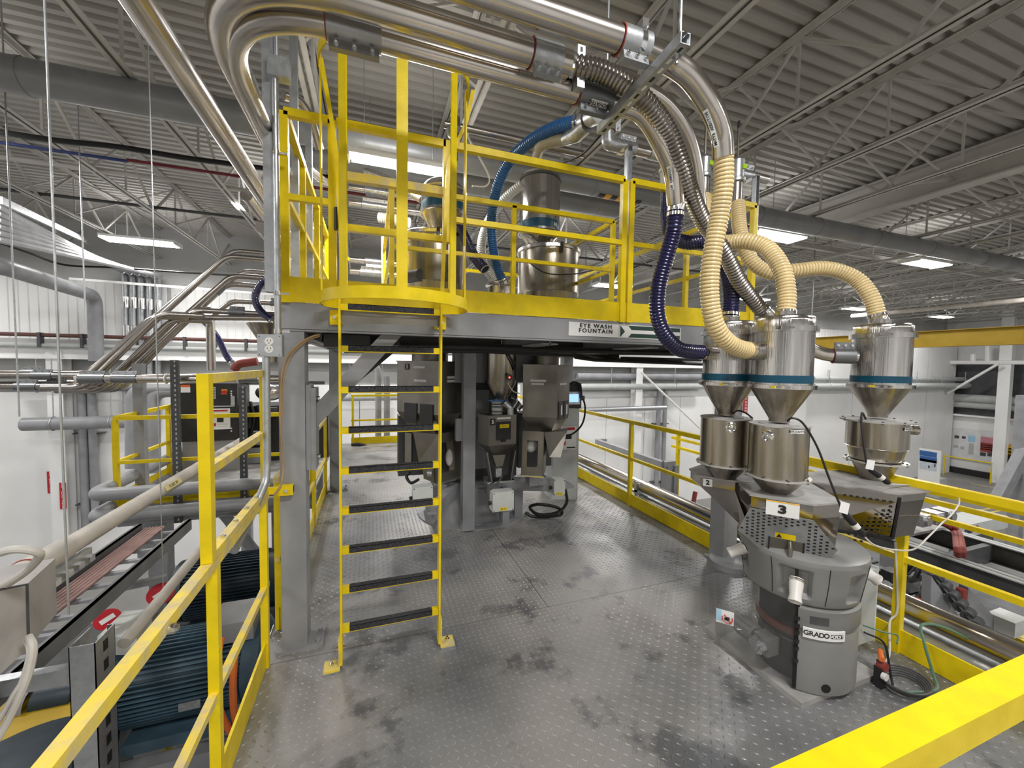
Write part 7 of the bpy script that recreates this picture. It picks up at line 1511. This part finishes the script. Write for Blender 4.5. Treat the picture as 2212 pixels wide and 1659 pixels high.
# crane beam
x = 12.0; z0, z1 = at(2212, 744, x=x).z, at(2212, 704, x=x).z; yl = at(1762, 740, x=x).y
t = ybeam('crane_beam', 'long dark yellow crane runway beam at the right', x, 1.0, yl, z0, z1, .25, CRANE, cat='crane beam')
for y in (2.0, 8.0, 12.0): part('hanger_bracket', MB().box((x - .012, y, z1), (x + .012, y + .024, 5.58)), GRY, t, smooth=False)
# grey machine frame beyond the right rail
t = thing('steel_trestle', 'grey steel frame standing beyond the right guardrail', 'frame', tuple(at(1480, 1080, y=6.2)))
def gb(a, b, w_=.1, h=.16): part('frame_beam', MB().bar(a, b, w_, h), GRY, t, smooth=False)
z_ = at(1440, 1005, y=6.2).z; xa, xb = at(1432, 1005, y=6.2).x, 5.6
gb((xa, 6.2, z_), (xb, 6.2, z_)); gb((xa, 6.2, z_), (xa, 8.6, z_)); gb((xa, 6.2, z_ - .62), (xb, 6.2, z_ - .62)); gb((xa + .1, 6.2, z_), (xa + .1, 6.2, ZG)); gb((xb, 6.2, z_), (xb, 6.2, ZG)); gb((xa, 8.6, z_), (xb, 8.6, z_))
S('red_hose', 'short dark red hose end beside the grey frame beyond the right guardrail', 'hose', MB().tube([at(1502, 1062, d=5.6), at(1496, 1095, d=5.6)], .03, 8), REDD)
# things on the far right wall and floor
def wallrect(px0, py0, px1, py1, x, mat, name='panel', par=None, off=.03): a, b = at(px0, py1, x=x), at(px1, py0, x=x); return MB().box((x - off, a.y, a.z), (x, b.y, b.z))
xw = X1 - .06
t = thing('notice_board', 'large white notice board with posters on the far right wall', 'notice board', tuple(at(2100, 1000, x=xw)))
part('board', wallrect(2053, 934, 2150, 988, xw, None), PAPER, t, smooth=False)
for (a, b, c, d, mt) in ((2062, 941, 2072, 946, GRYD), (2078, 943, 2086, 947, GRYD), (2091, 942, 2107, 953, SKYP), (2117, 946, 2148, 975, M('pink_print', (.6, .25, .3), .5)), (2117, 978, 2130, 984, GRYD), (2133, 979, 2147, 985, GRYD), (2060, 962, 2070, 966, CABG), (2075, 965, 2083, 970, CABG), (2092, 958, 2104, 980, CABG)):
    part('poster', wallrect(a, b, c, d, xw - .03, None, off=.02), mt, t, smooth=False)
for i in range(4): part('poster_line', wallrect(2118, 959 + i * 4.4, 2147, 961 + i * 4.4, xw - .05, None, off=.01), REDD, t, smooth=False)
t = thing('alarm_box', 'small red and white box left of the notice board', 'alarm box', tuple(at(2042, 965, x=xw))); part('box', wallrect(2039, 953, 2052, 970, xw, None, off=.1), PAPER, t, smooth=False); part('red_face', wallrect(2040, 954, 2048, 961, xw - .1, None, off=.02), RED, t, smooth=False)
S('alarm_bell', 'tiny red and white alarm high on the far right wall', 'alarm', wallrect(2045, 898, 2054, 904, xw, None, off=.1), RED)
t = thing('shelf_bin', 'stacked yellow bins in a black wall shelf at the far right', 'bins', tuple(at(2190, 1000, x=xw - .2))); part('shelf', wallrect(2172, 983, 2202, 1000, xw, None, off=.5), BLKM, t, smooth=False)
for i, (a, b) in enumerate(((962, 969), (969, 976), (976, 984))): part('bin', wallrect(2180 - i, a, 2201, b - .6, xw - .05, None, off=.35), GOLD if i == 0 else CRANE, t, smooth=False)
S('square_column', 'tall white square column right of the notice board', 'column', MB().box((X1 - 1.0, at(2180, 900, x=X1 - .8).y, ZG), (X1 - .65, at(2153, 900, x=X1 - .8).y, ZC)), WALL, smooth=False)
t = thing('barrier_rail', 'thin yellow barrier rail on the floor before the notice board', 'barrier', (xw - 1.6, 9, ZG)); xb_ = xw - 1.5
ya_, yb_ = at(2140, 1030, x=xb_).y, at(2040, 1000, x=xb_).y; zt2 = ZG + 1.15
part('rail_tube', MB().tube([(xb_, ya_, ZG), (xb_, ya_, zt2), (xb_, yb_, zt2), (xb_, yb_, ZG)], .04, 8), YEL, t)
# information board on a stand
xi = 26.0; a, b = at(1982, 1035, x=xi), at(2033, 975, x=xi); t = thing('info_board', 'freestanding white information board with blue headings on the floor', 'information board', ((a.x), (a.y + b.y) / 2, ZG))
part('panel', MB().box((xi, a.y, a.z), (xi + .08, b.y, b.z)), WHT, t, smooth=False); part('stand', MB().box((xi + .1, min(a.y, b.y), ZG), (xi + .7, max(a.y, b.y), a.z + .2)), CABG, t, smooth=False)
for (p0, q0, p1, q1, mt) in ((1986, 978, 2024, 983, BLUEP), (1986, 990, 2024, 995, BLUEP), (1986, 996, 2024, 1012, M('pale_print', (.55, .6, .68), .5)), (2018, 1003, 2021, 1009, BLKM), (2005, 1006, 2008, 1011, BLKM)):
    a2, b2 = at(p0, q1, x=xi - .01), at(p1, q0, x=xi - .01); part('print_block', MB().box((xi - .01, a2.y, a2.z), (xi, b2.y, b2.z)), mt, t, smooth=False)
t = thing('silver_ducts', 'pair of silver insulated ducts in front of the dark recess', 'duct', tuple(at(2050, 870, x=X1 - .6)))
for py, r in ((862, .24), (877, .18)): z = at(2120, py, x=X1 - .3).z; part('duct_run', MB().cyl((X1 - .3, at(2212, py, x=X1 - .3).y - 5, z), (X1 - .3, at(2062, py, x=X1 - .3).y, z), r, 16), CABG, t)
S('white_pipe_row', 'white pipework with short drops below the crane beam at the far right', 'pipe', MB().tube([at(2052, 783, x=X1 - 1.0), at(2230, 783, x=X1 - 1.0)], .12, 8).tube([at(2134, 783, x=X1 - 1.0), at(2134, 745, x=X1 - 1.0)], .12, 8).tube([at(2102, 783, x=X1 - 1.0), at(2102, 765, x=X1 - 1.0)], .12, 8), WALL)
S('brace_rod', 'thin white diagonal rod in front of the dark recess', 'brace', MB().tube([at(2046, 850, x=X1 - 1.5), at(2158, 785, x=X1 - 1.5)], .07, 6), WALL)
S('grey_brace', 'heavy grey slanted brace and post at the right edge', 'post', MB().bar(at(2150, 1090, d=14), at(2225, 950, d=14), .3, .3).box((at(2205, 1080, d=14).x, at(2205, 1080, d=14).y, ZG), (at(2205, 1080, d=14).x + .35, at(2205, 1080, d=14).y + .3, 1.0)), GRY, smooth=False)
S('floor_machine', 'small grey machine stand on the floor at the right edge', 'machine', MB().box((at(2120, 1130, z=-3).x, at(2120, 1130, z=-3).y, ZG), (at(2120, 1130, z=-3).x + .8, at(2120, 1130, z=-3).y + .7, -3.2)), GRYD, smooth=False)
